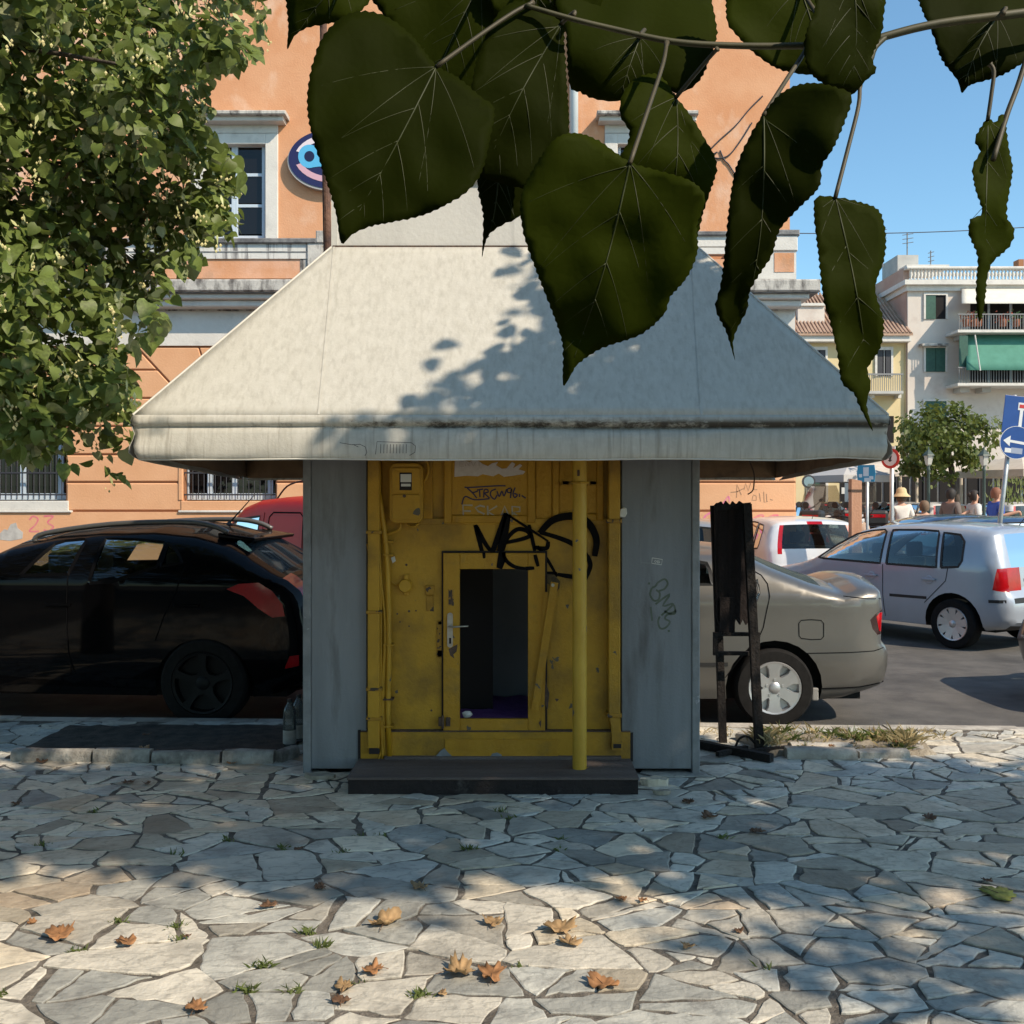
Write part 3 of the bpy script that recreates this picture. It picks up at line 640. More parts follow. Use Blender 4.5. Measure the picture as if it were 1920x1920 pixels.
# ---------------------------------------------------------------- writing and paint on the kiosk
def stroke(name, pts, wpx, d, m, parent, sm=4, taper=True):
    q = smoothpoly(pts, sm, False) if sm > 1 else pts
    n = len(q); ws = [wpx/F*d*(1 if not taper else (.72+.28*math.sin(math.pi*min(1, (i+1)/n)))) for i in range(n)]
    b = MB(); b.ribbon([P(x, y, d) for x, y in q], ws); return b.build(name, m, parent)
GD = DW - .003
for pts, wd in ((((891,984),(899,1015),(907,1047)), 7), (((893,986),(908,1016),(923,1037)), 7), (((922,1038),(936,1000),(948,962)), 9), (((952,964),(944,1010),(937,1034)), 12),
                (((939,1019),(970,1013),(993,1005),(987,995),(969,993),(951,1010),(943,1033)), 7),
                (((948,963),(990,990),(1028,1015)), 4), (((992,984),(1000,1020),(1003,1034)), 6), (((1028,1015),(1024,1028),(1001,1026)), 7), (((1008,1024),(1028,1052),(1043,1078)), 5),
                (((1012,1000),(1037,975),(1074,968),(1102,980),(1118,1010),(1115,1043)), 12), (((1013,998),(1049,1009),(1076,1021),(1097,1039),(1107,1060),(1097,1087)), 8), (((1097,1084),(1070,1081),(1045,1077)), 7)):
    y0 = min(p[1] for p in pts); x0 = sum(p[0] for p in pts)/len(pts)
    d = DD - .003 if (y0 > 1030 and x0 < 1020) else GD
    if y0 < 983: d = DW - .0165
    stroke("black_graffiti", pts, wd*1.22, d, M_blackp, wall, 6)
for pts, wd in ((((942,1034),(940,1050),(936,1066)), 12), (((943,1036),(950,1052),(966,1063),(985,1066)), 6), (((907,1036),(908,1047)), 5), (((1003,1040),(1009,1062)), 6), (((985,1066),(1002,1065)), 6), (((1019,1078),(1045,1077)), 10)):
    stroke("black_graffiti", pts, wd*1.22, DD-.0025 if pts[0][0] < 1015 else GD, M_blackp, door, 5)
M_mark = mat("marker_ink", (.03,.015,.05), .5); M_grs = mat("silver_marker", (.34,.29,.26), .5, (.40,.33,.2), 30)
TD = DW - .0045
for pts in (((871,913),(880,914),(930,911),(948,911)), ((876,915),(886,924),(894,934)), ((886,924),(896,921)), ((899,918),(900,932)), ((894,919),(906,917)), ((907,933),(908,919),(914,918),(915,923),(909,925),(918,934)),
            ((930,917),(921,921),(920,929),(927,936),(932,928)), ((932,921),(936,931),(941,921),(945,930),(950,917)), ((958,915),(952,917),(952,923),(958,923),(959,916),(957,934)), ((966,914),(962,925),(965,933),(970,928),(964,925)),
            ((974,926),(974,932)), ((978,929),(986,934)), ((866,946),(872,931),(890,937),(918,935))):
    stroke("marker_tag", pts, 2.7, TD, M_mark, kiosk, 4, False)
FONT = {'E':[((1,0),(0,0),(0,1),(1,1)),((0,.5),(.8,.5))],'S':[((1,.1),(.5,0),(0,.2),(.3,.5),(.9,.7),(.6,1),(0,.9))],'K':[((0,0),(0,1)),((1,0),(0,.5),(1,1))],'A':[((0,1),(.5,0),(1,1)),((.2,.65),(.8,.65))],'R':[((0,1),(0,0),(.8,.05),(.8,.4),(0,.5),(1,1))],
        'N':[((0,1),(0,0),(1,1),(1,0))],'V':[((0,0),(.5,1),(1,0))],'I':[((.5,0),(.5,1))],'O':[((.5,0),(0,.5),(.5,1),(1,.5),(.5,0))],'B':[((0,1),(0,0),(.8,.1),(.7,.45),(0,.5),(1,.7),(.8,1),(0,1))],'M':[((0,1),(.1,0),(.5,.7),(.9,0),(1,1))],'G':[((1,.1),(.4,0),(0,.5),(.4,1),(1,.8),(.9,.55),(.5,.6))],
        '2':[((0,.25),(.4,0),(.9,.2),(.6,.6),(0,1),(1,1))],'3':[((0,0),(1,0),(.4,.4),(1,.7),(.5,1),(0,.9))],'U':[((0,0),(.1,.9),(.6,1),(.95,.8),(1,0))],'T':[((0,0),(1,0)),((.5,0),(.5,1))],'D':[((0,0),(0,1),(.8,.8),(.9,.3),(0,0))],'L':[((0,0),(0,1),(1,1))]}
def write(name, txt, ox, oy, ux, uy, vx, vy, adv, wpx, d, m, parent, sm=3):
    for i, ch in enumerate(txt):
        for st in FONT.get(ch, []):
            pts = [(ox + (i*adv+a)*ux + c*vx, oy + (i*adv+a)*uy + c*vy) for a, c in st]
            stroke(name, pts, wpx, d, m, parent, sm, False)
write("silver_tag", "ESKAR", 868, 947, 18, .5, 1, 22, 1.28, 3.2, TD, M_grs, kiosk, 1)
# torn paper
rp = random.Random(5); M_paper = mat("torn_paper", (.50,.43,.38), .9, (.58,.51,.46), 30)
pts = [(853,864),(866,862),(880,866),(893,861),(905,870),(915,874),(922,869),(934,866),(930,872),(941,879),(950,878),(960,866),(966,870),(962,878),(975,870),(979,873),(972,880),(985,884),(981,889),(962,892),(945,894),(935,888),(925,893),(905,889),(896,893),(875,892),(852,894)]
b = MB(); b.pprism(pts, TD-.001, .002); pap = b.build("torn_paper", M_paper, kiosk)
write("poster_lettering", "ENVI", 862, 866, 8, 0, 0, 8, 1.35, 1.2, TD-.0022, M_grs, pap, 1)
# green tag, sticker and scratches on the right panel
PD = KY - .0015; M_gt = mat("green_marker", (.075,.095,.06), .6, (.11,.125,.10), 20)
for pts in (((1222,1102),(1229,1099),(1234,1092),(1246,1086),(1252,1094),(1246,1104),(1236,1108)), ((1222,1103),(1219,1115),(1226,1126),(1235,1124),(1237,1112),(1230,1106)), ((1229,1133),(1256,1114),(1243,1136),(1263,1132),(1240,1154)),
            ((1268,1145),(1256,1150),(1246,1146)), ((1264,1134),(1266,1150),(1252,1152),(1247,1160),(1256,1166),(1248,1177),(1238,1178),(1234,1166),(1237,1156)), ((1220,1138),(1223,1164))):
    stroke("green_tag", pts, 3.6, PD, M_gt, kiosk, 4, False)
for x, y in ((1217,1094), (1254,1183)): pb("green_tag", x-2, y-2, x+2, y+2, PD, .001, M_gt, .0)
stroke("sticker_outline", ((1223,1046),(1242,1049),(1240,1059),(1222,1056),(1223,1046)), 1.3, PD, M_white, kiosk, 1, False)
write("sticker_outline", "OB", 1227, 1050, 4.5, .6, -.3, 4.5, 1.3, 1.1, PD, M_white, kiosk, 1)
b = MB(); b.pprism([(1163,955),(1170,951),(1175,953),(1176,963),(1172,970),(1166,970),(1161,969)], KY-.03, .02); b.build("wad_of_tissue", M_white, kiosk, bevel=.004)
for pts in (((1204,858),(1202,900),(1203,960),(1201,1010),(1202,1058)), ((1202,1055),(1222,1056))): stroke("scratch", pts, 1.3, PD, M_post, kiosk, 3, False)
# pen drawing on the valance
M_pen = mat("pen_line", (.06,.055,.06), .7); VD = 5.262
for pts in (((704,852),(707,828),(735,829),(771,830),(779,836),(778,848),(768,854)), ((637,830),(660,834),(675,833),(685,838),(688,848),(684,855)), ((661,833),(672,838))) + tuple(((714+6*i, 833), (713.5+6*i, 850)) for i in range(9)):
    stroke("pen_line", pts, 1.1, VD, M_pen, awn, 1, False)
# things on and by the kiosk
b = MB(); q = [P(875+10*math.cos(a)*rr_, 1340+8*math.sin(a)*rr_, 6.17) for a, rr_ in ((0,1),(1,.8),(2,1),(2.8,.7),(3.6,1),(4.4,.9),(5.4,1))]
b.add(q + [v + Vector((.004, .03, -.005)) for v in q] + [P(875, 1340, 6.155)], [(i, (i+1)%7, 14) for i in range(7)] + [(i, (i+1)%7, (i+1)%7+7, i+7) for i in range(7)])
tag(b.build("crumpled_paper", mat("paper_scrap", (.55,.55,.52), .9, (.45,.12,.1), 14, lo=.6, hi=.62)), "crumpled white and red paper scrap on the kiosk door sill", "paper")
# ================================================================ vehicles
M_tyre = mat("tyre_rubber", (.010,.0095,.0095), .9, (.016,.015,.015), 20, spec=.2)
M_trim = mat("black_trim", (.014,.014,.015), .55)
M_under = mat("underbody", (.006,.006,.006), .95)
M_seat = mat("car_seat", (.03,.03,.034), .9, (.05,.05,.055), 30)
M_glass = glassmat("car_glass", (.42,.50,.48))
M_glassd = glassmat("tinted_car_glass", (.30,.35,.35))
M_glassl = glassmat("light_car_glass", (.66,.72,.70))
M_chrome = mat("chrome", (.62,.63,.65), .16, metal=1.0)
M_alloy = mat("alloy", (.50,.50,.51), .38, (.56,.56,.57), 9, metal=.75)
M_darkalloy = mat("dark_alloy", (.008,.008,.009), .5, spec=.2)
M_redl = mat("red_lens", (.46,.004,.008), .2, (.30,.003,.006), 6, coat=.5, spec=.3)
M_clrl = mat("clear_lens", (.55,.53,.52), .15, coat=.6)
M_plate = mat("number_plate", (.70,.70,.66), .4)
M_seamm = mat("panel_gap", (.004,.004,.005), .9, spec=.1)
M_jet = mat("jet_trim", (.002,.002,.003), .6, spec=.1)
def paint(name, c, metal=0.0, rough=.35, c2=None, coat=.8, spec=.5):
    return mat(name, c, rough, c2 or tuple(v*1.08 for v in c), 2.5, 4, 0, metal=metal, coat=coat, spec=spec)
def wheel(parent, x, y, r, rim_r, style, side=-1, wd=.20):
    w = bpy.data.objects.new("wheel", None); COL.objects.link(w); w.parent = parent; w.location = (x, y, r); WL[w] = Vector((0,0,0))
    b = MB(); h = wd/2
    b.lathe([(rim_r*.98, -h*.9), (rim_r*1.03, -h*1.0), (r*.93, -h*.98), (r*.985, -h*.8), (r, -h*.5), (r, h*.5), (r*.985, h*.8), (r*.93, h), (rim_r*.98, h*.9)], (0,0,0), 'Y', 40)
    b.build("tyre", M_tyre, w, local=True, auto=40)
    m = {'alloy': M_alloy, 'cap': M_alloy, 'dark': M_darkalloy}[style]
    b = MB(); s = side
    b.lathe([(rim_r, s*h*.92), (rim_r*.97, s*h*1.02), (rim_r*.90, s*h*.98), (rim_r*.87, s*h*.45), (rim_r*.3, s*h*.35), (0, s*h*.35)], (0,0,0), 'Y', 40)
    rim = b.build("rim", m if style != 'dark' else M_darkalloy, w, local=True, auto=35)
    # spokes
    ns = {'alloy': 6, 'cap': 9, 'dark': 5}[style]; b = MB()
    for k in range(ns):
        a = 2*math.pi*k/ns + math.pi/2; ca, sa = math.cos(a), math.sin(a)
        prof = [(.16, .26), (.45, .19 if style != 'dark' else .10), (.70, .21 if style != 'dark' else .10), (.93, .34 if style != 'dark' else .15)] if style != 'cap' else [(.2,.15),(.5,.2),(.75,.22),(.93,.25)]
        L = []; Rr = []; L2 = []; R2 = []
        for (q, wv) in prof:
            dep = s*h*(1.0 - .16*(1-q)); 
            for lst, sg, dd in ((L, 1, 0), (Rr, -1, 0), (L2, 1, .03), (R2, -1, .03)):
                lst.append(Vector((rim_r*(q*ca - sg*wv*sa*(1 if dd == 0 else 1.12)), dep - s*dd, rim_r*(q*sa + sg*wv*ca*(1 if dd == 0 else 1.12)))))
        b.grid([L2, L, Rr, R2])
    b.build("spokes", m, rim, local=True, auto=45)
    b = MB(); b.lathe([(0, s*h*1.0), (rim_r*.16, s*h*1.0), (rim_r*.22, s*h*.9), (rim_r*.24, s*h*.6)], (0,0,0), 'Y', 20)
    if style == 'alloy':
        for k in range(5):
            a = 2*math.pi*k/5+.3; b.lathe([(0, s*h*.96), (.010, s*h*.96), (.011, s*h*.8)], (rim_r*.31*math.cos(a), 0, rim_r*.31*math.sin(a)), 'Y', 8)
    b.build("hub_cap", m, rim, local=True, auto=40)
    b = MB(); b.lathe([(0, s*h*.30), (rim_r*.88, s*h*.30), (rim_r*.88, s*h*.34)], (0,0,0), 'Y', 24); b.build("brake_disc", M_under, w, local=True)
    return w
def make_car(root, upper, sill, wheels, Wm, paintm, windows, strip, lights=(), seams=(), tum=.20, belt=.95, roofz=1.45, grid=.06, corner=.13, glass=None, crown=.03, step=.05, xr=(-1, 1), taper=.0, trimm=None):
    """upper: outline from the front bottom over the roof to the rear bottom, (x,z), rear at +x. sill: height of the lower edge. wheels: [(x, arch radius)].
    windows/lights: [(part name, polygon, material)]; strip(x,z,v) -> (part name, material) or None for paint"""
    glass = glass or M_glass
    up = densify(upper, step, False)
    lower = [up[-1]]
    for (wx, ar) in sorted(wheels, reverse=True):
        x1 = math.sqrt(max(ar*ar - (sill-.30)**2, .01)); a0 = math.atan2(sill-.30, x1)
        for k in range(15):
            a = a0 + (math.pi - 2*a0)*k/14; lower.append((wx + ar*math.cos(a), .30 + ar*math.sin(a)))
    lower.append(up[0])
    low = densify(lower, step, False)[1:-1]
    outline = up + low
    upa = np.array(up); seg0, seg1 = upa[:-1], upa[1:]; sd = seg1-seg0; sl2 = (sd**2).sum(1)+1e-12
    def dist(x, z):
        p = np.array((x, z)); t = np.clip(((p-seg0)*sd).sum(1)/sl2, 0, 1); q = seg0 + sd*t[:, None]; return math.sqrt(((p-q)**2).sum(1).min())
    xc = (xr[0]+xr[1])/2; hl = (xr[1]-xr[0])/2
    def base(x, z):
        f = 1.0
        if z > belt: f -= tum*((z-belt)/(roofz-belt))**1.35
        elif z < .55: f -= .07*((.55-z)/.4)**1.5
        f -= .02*max(0, 1-abs(z-(belt-.18))/.10) * 0
        e = abs(x-xc)/hl
        f -= taper*e**3 + .10*max(0, e-.82)/.18*max(0, e-.82)/.18
        return Wm*f
    def W(x, z, d=None):
        d = dist(x, z) if d is None else d
        wv = base(x, z)
        if d < corner: wv -= corner*.85*(1-math.sqrt(max(0, 1-(1-d/corner)**2)))
        return wv
    polys = [densify(p, step) for _, p, _ in list(windows)+list(lights)]
    pts = list(outline); edges = [(i, (i+1) % len(outline)) for i in range(len(outline))]
    for p in polys:
        o = len(pts); pts += p; edges += [(o+i, o+(i+1) % len(p)) for i in range(len(p))]
    zs = [p[1] for p in outline]; x0, x1 = min(p[0] for p in outline), max(p[0] for p in outline)
    gx = x0
    for i in range(int((x1-x0)/grid)+1):
        for j in range(int((max(zs)-min(zs))/grid)+1):
            x, z = x0+i*grid+.013, min(zs)+j*grid+.011
            if inpoly(x, z, outline) and dist(x, z) > grid*.35: pts.append((x, z))
    if corner > .05:      # extra rows where the surface turns
        for k, p in enumerate(up[1:-1]):
            a = Vector(up[k]); c = Vector(up[k+2]); t = (c-a).normalized(); n = Vector((t.y, -t.x))
            for dd in (.025, .06):
                q = Vector(p) + n*dd
                if inpoly(q.x, q.y, outline) and dist(q.x, q.y) > dd*.8: pts.append((q.x, q.y))
    vo, _, fo, _, _, _ = delaunay_2d_cdt([Vector(p) for p in pts], edges, [], 0, 1e-5)
    vo = [(v.x, v.y) for v in vo]; Wv = [W(x, z) for x, z in vo]
    groups = {}
    for f in fo:
        cx = sum(vo[i][0] for i in f)/len(f); cz = sum(vo[i][1] for i in f)/len(f)
        if not inpoly(cx, cz, outline): continue
        key = ('body', 0)
        for k, (nm, pl, mm) in enumerate(list(windows)+list(lights)):
            if inpoly(cx, cz, pl): key = (nm, k+1); break
        groups.setdefault(key, []).append(f)
    body = MB(); extra = []
    for key, fs in groups.items():
        for sgn in (-1, 1):
            inset = .004 if key[1] and key[1] <= len(windows) else 0
            tgt = body if key[0] == 'body' else MB()
            idx = {}; vs = []; ff = []
            for f in fs:
                g = []
                for i in f:
                    if i not in idx: idx[i] = len(vs); vs.append((vo[i][0], sgn*(Wv[i]-inset), vo[i][1]))
                    g.append(idx[i])
                ff.append(tuple(g) if sgn > 0 else tuple(reversed(g)))
            tgt.add(vs, ff)
            if key[0] != 'body': extra.append((key, tgt))
    # strip over the top and down the ends
    nv = 18; rows = []; cls = []
    for i, (x, z) in enumerate(up):
        a = Vector(up[max(i-1, 0)]); c = Vector(up[min(i+1, len(up)-1)]); t = (c-a).normalized(); n = Vector((-t.y, t.x)); we = W(x, z, 0)
        rows.append([(x + n.x*crown*(1-v*v)*1.0, v*we, z + n.y*crown*(1-v*v)) for v in [-1+2*k/nv for k in range(nv+1)]])
    sg = {}
    for i in range(len(up)-1):
        for k in range(nv):
            v = -1+2*(k+.5)/nv; x = (up[i][0]+up[i+1][0])/2; z = (up[i][1]+up[i+1][1])/2
            key = strip(x, z, v)
            if key and key[0] == "tail_light": key = (key[0], key[1], v > 0)
            sg.setdefault(key, []).append((i, k))
    for key, fl in sg.items():
        tgt = body if key is None else MB(); vs = []; ff = []; idx = {}
        for (i, k) in fl:
            g = []
            for (ii, kk) in ((i, k), (i, k+1), (i+1, k+1), (i+1, k)):
                if (ii, kk) not in idx: idx[(ii, kk)] = len(vs); vs.append(rows[ii][kk])
                g.append(idx[(ii, kk)])
            ff.append(tuple(g))
        tgt.add(vs, ff)
        if key is not None: tgt.build(key[0], key[1], root, local=True, smooth=True)
    me_b = body.build("body", paintm, root, local=True)
    bm = bmesh.new(); bm.from_mesh(me_b.data); bmesh.ops.remove_doubles(bm, verts=bm.verts, dist=.0015); bmesh.ops.recalc_face_normals(bm, faces=bm.faces)
    for f in bm.faces: f.smooth = True
    bm.to_mesh(me_b.data); bm.free(); me_b.data.set_sharp_from_angle(angle=R(38))
    allf = list(windows)+list(lights)
    for key, tg in extra: 
        o = tg.build(key[0], allf[key[1]-1][2], root, local=True, smooth=True)
    # rubber round the windows, panel gaps
    for k, (nm, pl, mm) in enumerate(windows):
        b = MB()
        q = densify(pl, .05); q.append(q[0])
        for sgn in (-1, 1):
            b = MB(); b.ribbon([(x, sgn*(W(x, z)+.003), z) for x, z in q], .028, (0, sgn, 0)); b.build("window_trim", trimm or M_trim, root, local=True)
    for (pl, wd, mm) in seams:
        b = MB(); q = densify(pl, .06, False)
        for sgn in (-1, 1):
            b = MB(); b.ribbon([(x, sgn*(W(x, z)+.0035), z) for x, z in q], wd, (0, sgn, 0)); b.build("panel_gap" if mm is M_seamm else "side_moulding", mm, root, local=True)
    # dark floor pan that closes the wheel arches, seats
    b = MB(); zf = sill+.06; b.box(xr[0]+.25, xr[1]-.22, -Wm*.80, Wm*.80, zf-.08, belt-.30); b.build("floor_pan", M_under, root, local=True)
    return W
def seats(root, xs, y=.36, z=.55, top=1.25):
    for x in xs:
        for sy in (-1, 1):
            b = MB(); b.add(*rbox(x-.1, x+.06, sy*y-.22, sy*y+.22, z-.1, top-.22)); b.add(*rbox(x-.03, x+.07, sy*y-.13, sy*y+.13, top-.20, top))
            b.build("seat", M_seat, root, local=True, bevel=.03)
def rbox(x0, x1, y0, y1, z0, z1):
    m = MB().box(x0, x1, y0, y1, z0, z1); return m.v, m.f
def placed(px, py, d): return Vector(((px-CX)/F*d, d, -.10))
# ---------------------------------------------------------------- black crossover at the kerb, left
def suv():
    p = 241.0; d = 7.80; zx = lambda x, y: ((x-382)/p, (1374-y)/p)
    loc = Vector(((382-CX)/F*d+.07, d+.86, -.10)); root = empty("black_crossover", loc, R(-4.5), "glossy black crossover car parked at the kerb left of the kiosk", "car")
    upper = [(-3.40,.30),(-3.44,.55),(-3.36,.80),(-3.1,.96),(-2.45,1.08),(-2.2,1.12),(-1.95,1.24),(-1.65,1.38),(-1.3,1.46),(-.95,1.495),(-.5,1.508),(-.17,1.48),(.137,1.40),(.33,1.295),(.51,1.19),(.63,1.13),(.72,1.05),(.765,.95),(.79,.82),(.83,.66),(.83,.52),(.79,.36),(.58,.26)]
    Z = lambda pts: [zx(x/3.2, 900+y/3.2) for x, y in pts]
    wins = [("front_door_window", Z([(85,615),(130,560),(200,480),(250,432),(300,412),(425,402),(438,410),(412,520),(385,608)]), M_glassl),
            ("rear_door_window", Z([(520,658),(540,520),(562,398),(760,402),(935,418),(948,440),(930,562),(660,648)]), M_glassl),
            ("quarter_window", Z([(962,425),(1020,455),(1055,495),(1078,533),(1040,545),(950,560)]), M_glassl)]
    li = [("tail_light", Z([(1365,690),(1440,658),(1560,650),(1640,700),(1700,780),(1712,850),(1640,858),(1560,805),(1470,730)]), M_redl),
          ("rear_reflector", Z([(1740,1090),(1790,1085),(1790,1150),(1710,1165)]), M_redl)]
    M_rglass = glassmat("rear_screen_suv", (.25,.3,.31), .05, .45, (.06,.08,.09), None)
    def strip(x, z, v):
        if .15 < x < .56 and 1.16 < z and abs(v) < .94: return ("rear_window", M_rglass)
        if x > .3 and .93 < z < 1.16 and abs(v) > .80: return ("tail_light", M_redl)
        if x > .3 and .80 < z < .92 and abs(v) < .30: return ("number_plate", M_plate)
        if x > .3 and .30 < z < .62: return ("bumper", M_trim)
        if -2.2 < x < -1.45 and z > 1.13 and abs(v) < .9: return ("windscreen", M_glassd)
        return None
    M_dull = None
    pm = paint("black_paint", (.0015,.0015,.002), 0, .5, coat=.32, spec=.02)
    W = make_car(root, upper, .235, [(0, .39), (-2.555, .39)], .89, pm, wins, strip, li,
        [(Z([(385,608),(380,760),(380,930),(395,1100),(430,1210)]), .008, M_seamm), (Z([(1100,560),(1060,700),(985,850),(930,1000)]), .008, M_seamm)], tum=.22, belt=1.13, roofz=1.52, xr=(-3.44,.83), taper=.03, trimm=M_jet, corner=.12, crown=.085)
    for wx in (0, -2.555):
        for sy, s in ((-.79, -1), (.79, 1)): wheel(root, wx, sy, .345, .245, 'dark', s, .22)
    seats(root, (-1.45, -.45), top=1.33)
    for sy in (-1, 1):      # roof rails
        pts = [(-1.55,1.42),(-1.45,1.48),(-.9,1.555),(-.3,1.575),(-.05,1.545),(.08,1.49)]
        b = MB(); b.tube([(x, sy*.56, z+.01) for x, z in smoothpoly(pts, 4, False)], .022, 8); b.build("roof_rail", mat("rail_satin", (.16,.155,.15), .4, metal=.6), root, local=True, smooth=True)
    b = MB(); b.add([(.0,-.58,1.50),(.0,.58,1.50),(.30,.55,1.455),(.30,-.55,1.455),(.0,-.58,1.455),(.0,.58,1.455),(.28,.55,1.425),(.28,-.55,1.425)], [(0,3,2,1),(4,5,6,7),(0,4,7,3),(3,7,6,2),(2,6,5,1),(1,5,4,0)]); b.build("roof_spoiler", pm, root, local=True, bevel=.012)
    b = MB(); b.tube([(-.12, 0, 1.56), (.10, 0, 1.80)], [.008, .003], 6); b.lathe([(.0,.03),(.03,.01),(.04,0)], (-.12,0,1.55), 'Z', 10); b.build("aerial", M_trim, root, local=True)
    b = MB(); b.tube([(.60,.0,1.25),(.64,.0,1.28),(.52,.36,1.34)], .012, 6); b.build("rear_wiper", M_trim, root, local=True)
    for x in (-1.15, -.12):
        b = MB(); b.box(x-.11, x+.09, -.905, -.872, .93, .955); b.build("door_handle", pm, root, local=True, bevel=.008)
    b = MB(); q = Z([(518,655),(560,395)]); b.obox((q[0][0], -W(*q[0])-.004, q[0][1]), (q[1][0], -W(*q[1])-.004, q[1][1]), .018, .006, (0,1,0)); b.build("pillar_trim", M_chrome, root, local=True)
    b = MB(); b.tube([(-1.98, -.88, 1.10), (-1.98, -1.0, 1.13)], .03, 8); b.add(*rbox(-2.06, -1.9, -1.09, -.95, 1.06, 1.21)); b.build("door_mirror", pm, root, local=True, bevel=.03)
    b = MB(); b.lathe([(.15,-.012),(.17,0),(.15,.012)], (-1.95,-.36,.98), 'X', 20); b.build("steering_wheel", M_trim, root, local=True)
suv()
# ---------------------------------------------------------------- champagne saloon at the kerb, right
def saloon():
    p = 241.0; d = 7.78; loc = Vector(((1456-CX)/F*d, d+.84, -.10)); root = empty("champagne_saloon", loc, R(-1.0), "champagne grey saloon car with six spoke wheel parked right of the kiosk", "car")
    Z = lambda pts: [((1300+x/3.49-1456)/p, (1374-(900+y/3.49))/p) for x, y in pts]
    rear = Z([(390,555),(560,640),(800,735),(1000,793)]) + [(.72,1.075),(.83,1.072),(.862,1.045),(.868,.99),(.878,.92),(.872,.80),(.865,.66),(.905,.615),(.93,.555),(.93,.46),(.905,.345),(.86,.30),(.55,.215),(.37,.195)]
    upper = [(-3.30,.22),(-3.36,.45),(-3.30,.66),(-3.0,.80),(-2.35,.92),(-2.1,.97),(-1.75,1.16),(-1.45,1.28),(-1.1,1.335),(-.75,1.345),(-.45,1.335)] + rear
    wins = [("rear_door_window", Z([(-420,575),(-200,575),(40,580),(118,590),(138,640),(145,728),(-430,728)]), M_glass),
            ("front_door_window", Z([(-1150,728),(-900,620),(-700,580),(-470,575),(-470,728)]), M_glass),
            ("quarter_window", Z([(330,660),(400,690),(440,730),(442,780),(420,830),(395,852),(335,850)]), M_glassd)]
    li = [("tail_light_lens", Z([(1218,935),(1245,912),(1276,912),(1284,1045),(1240,1030)]), M_redl),
          ("tail_light", Z([(1172,955),(1215,915),(1262,895),(1290,890),(1297,1055),(1225,1055),(1190,1015)]), mat("smoked_lens", (.03,.012,.012), .2, coat=.3))]
    M_conc0 = mat("reflection_grey", (.25,.24,.23), .7)
    M_rwin = glassmat("rear_screen", (.2,.25,.26), .06, .6, (.07,.10,.11), None)
    def strip(x, z, v):
        if z > 1.07 and -.20 < x < .545 and abs(v) < .92: return ("rear_window", M_rwin)
        if x > .4 and .70 < z < .93 and abs(v) > .72: return ("tail_light", M_redl)
        if x > .4 and .62 < z < .74 and abs(v) < .35: return ("number_plate", M_plate)
        if -2.1 < x < -1.4 and z > .98 and abs(v) < .9: return ("windscreen", M_glassd)
        return None
    pm = paint("champagne_paint", (.13,.125,.117), .5, .36, coat=.5)
    W = make_car(root, upper, .215, [(0, .375), (-2.535, .375)], .85, pm, wins, strip, li,
        [(Z([(400,625),(470,665),(505,720),(512,800),(490,900),(470,1000),(440,1070)]), .007, M_seamm), (Z([(1275,1140),(1200,1158),(1000,1165),(740,1170)]), .006, M_seamm),
         (Z([(700,975),(715,955),(780,950),(845,955),(862,975),(862,1060),(845,1078),(780,1080),(715,1072),(702,1055),(700,975)]), .006, M_seamm), (Z([(-600,1245),(100,1245),(240,1243)]), .03, M_trim),
         (Z([(450,1060),(380,1130),(300,1230),(225,1330)]), .006, M_seamm), (Z([(1000,800),(1150,815),(1255,820)]), .006, M_seamm), (Z([(850,1405),(1100,1395),(1290,1370)]), .010, M_seamm)], tum=.22, belt=.99, roofz=1.35, xr=(-3.36,.93), taper=.03, corner=.08, crown=.075)
    for wx in (0, -2.535):
        for sy, s in ((-.755, -1), (.755, 1)): wheel(root, wx, sy, .305, .208, 'alloy', s, .19)
    seats(root, (-1.4, -.45), top=1.15)
    b = MB(); q = Z([(440,690),(445,780),(415,840)]); b.ribbon([(x, -W(x, z)-.006, z) for x, z in q], .012, (0,-1,0)); b.build("window_chrome", M_chrome, root, local=True)
    b = MB(); b.box(.30, .352, -.80, -.70, .20, .30); b.build("reflection_block", M_conc0, root, local=True, bevel=.01)  # pale block standing in for a light reflection behind the rear wheel
    b = MB(); b.tube([(.55,.3,.22),(.80,.3,.20)], .03, 10); b.build("exhaust", M_rust, root, local=True)
saloon()
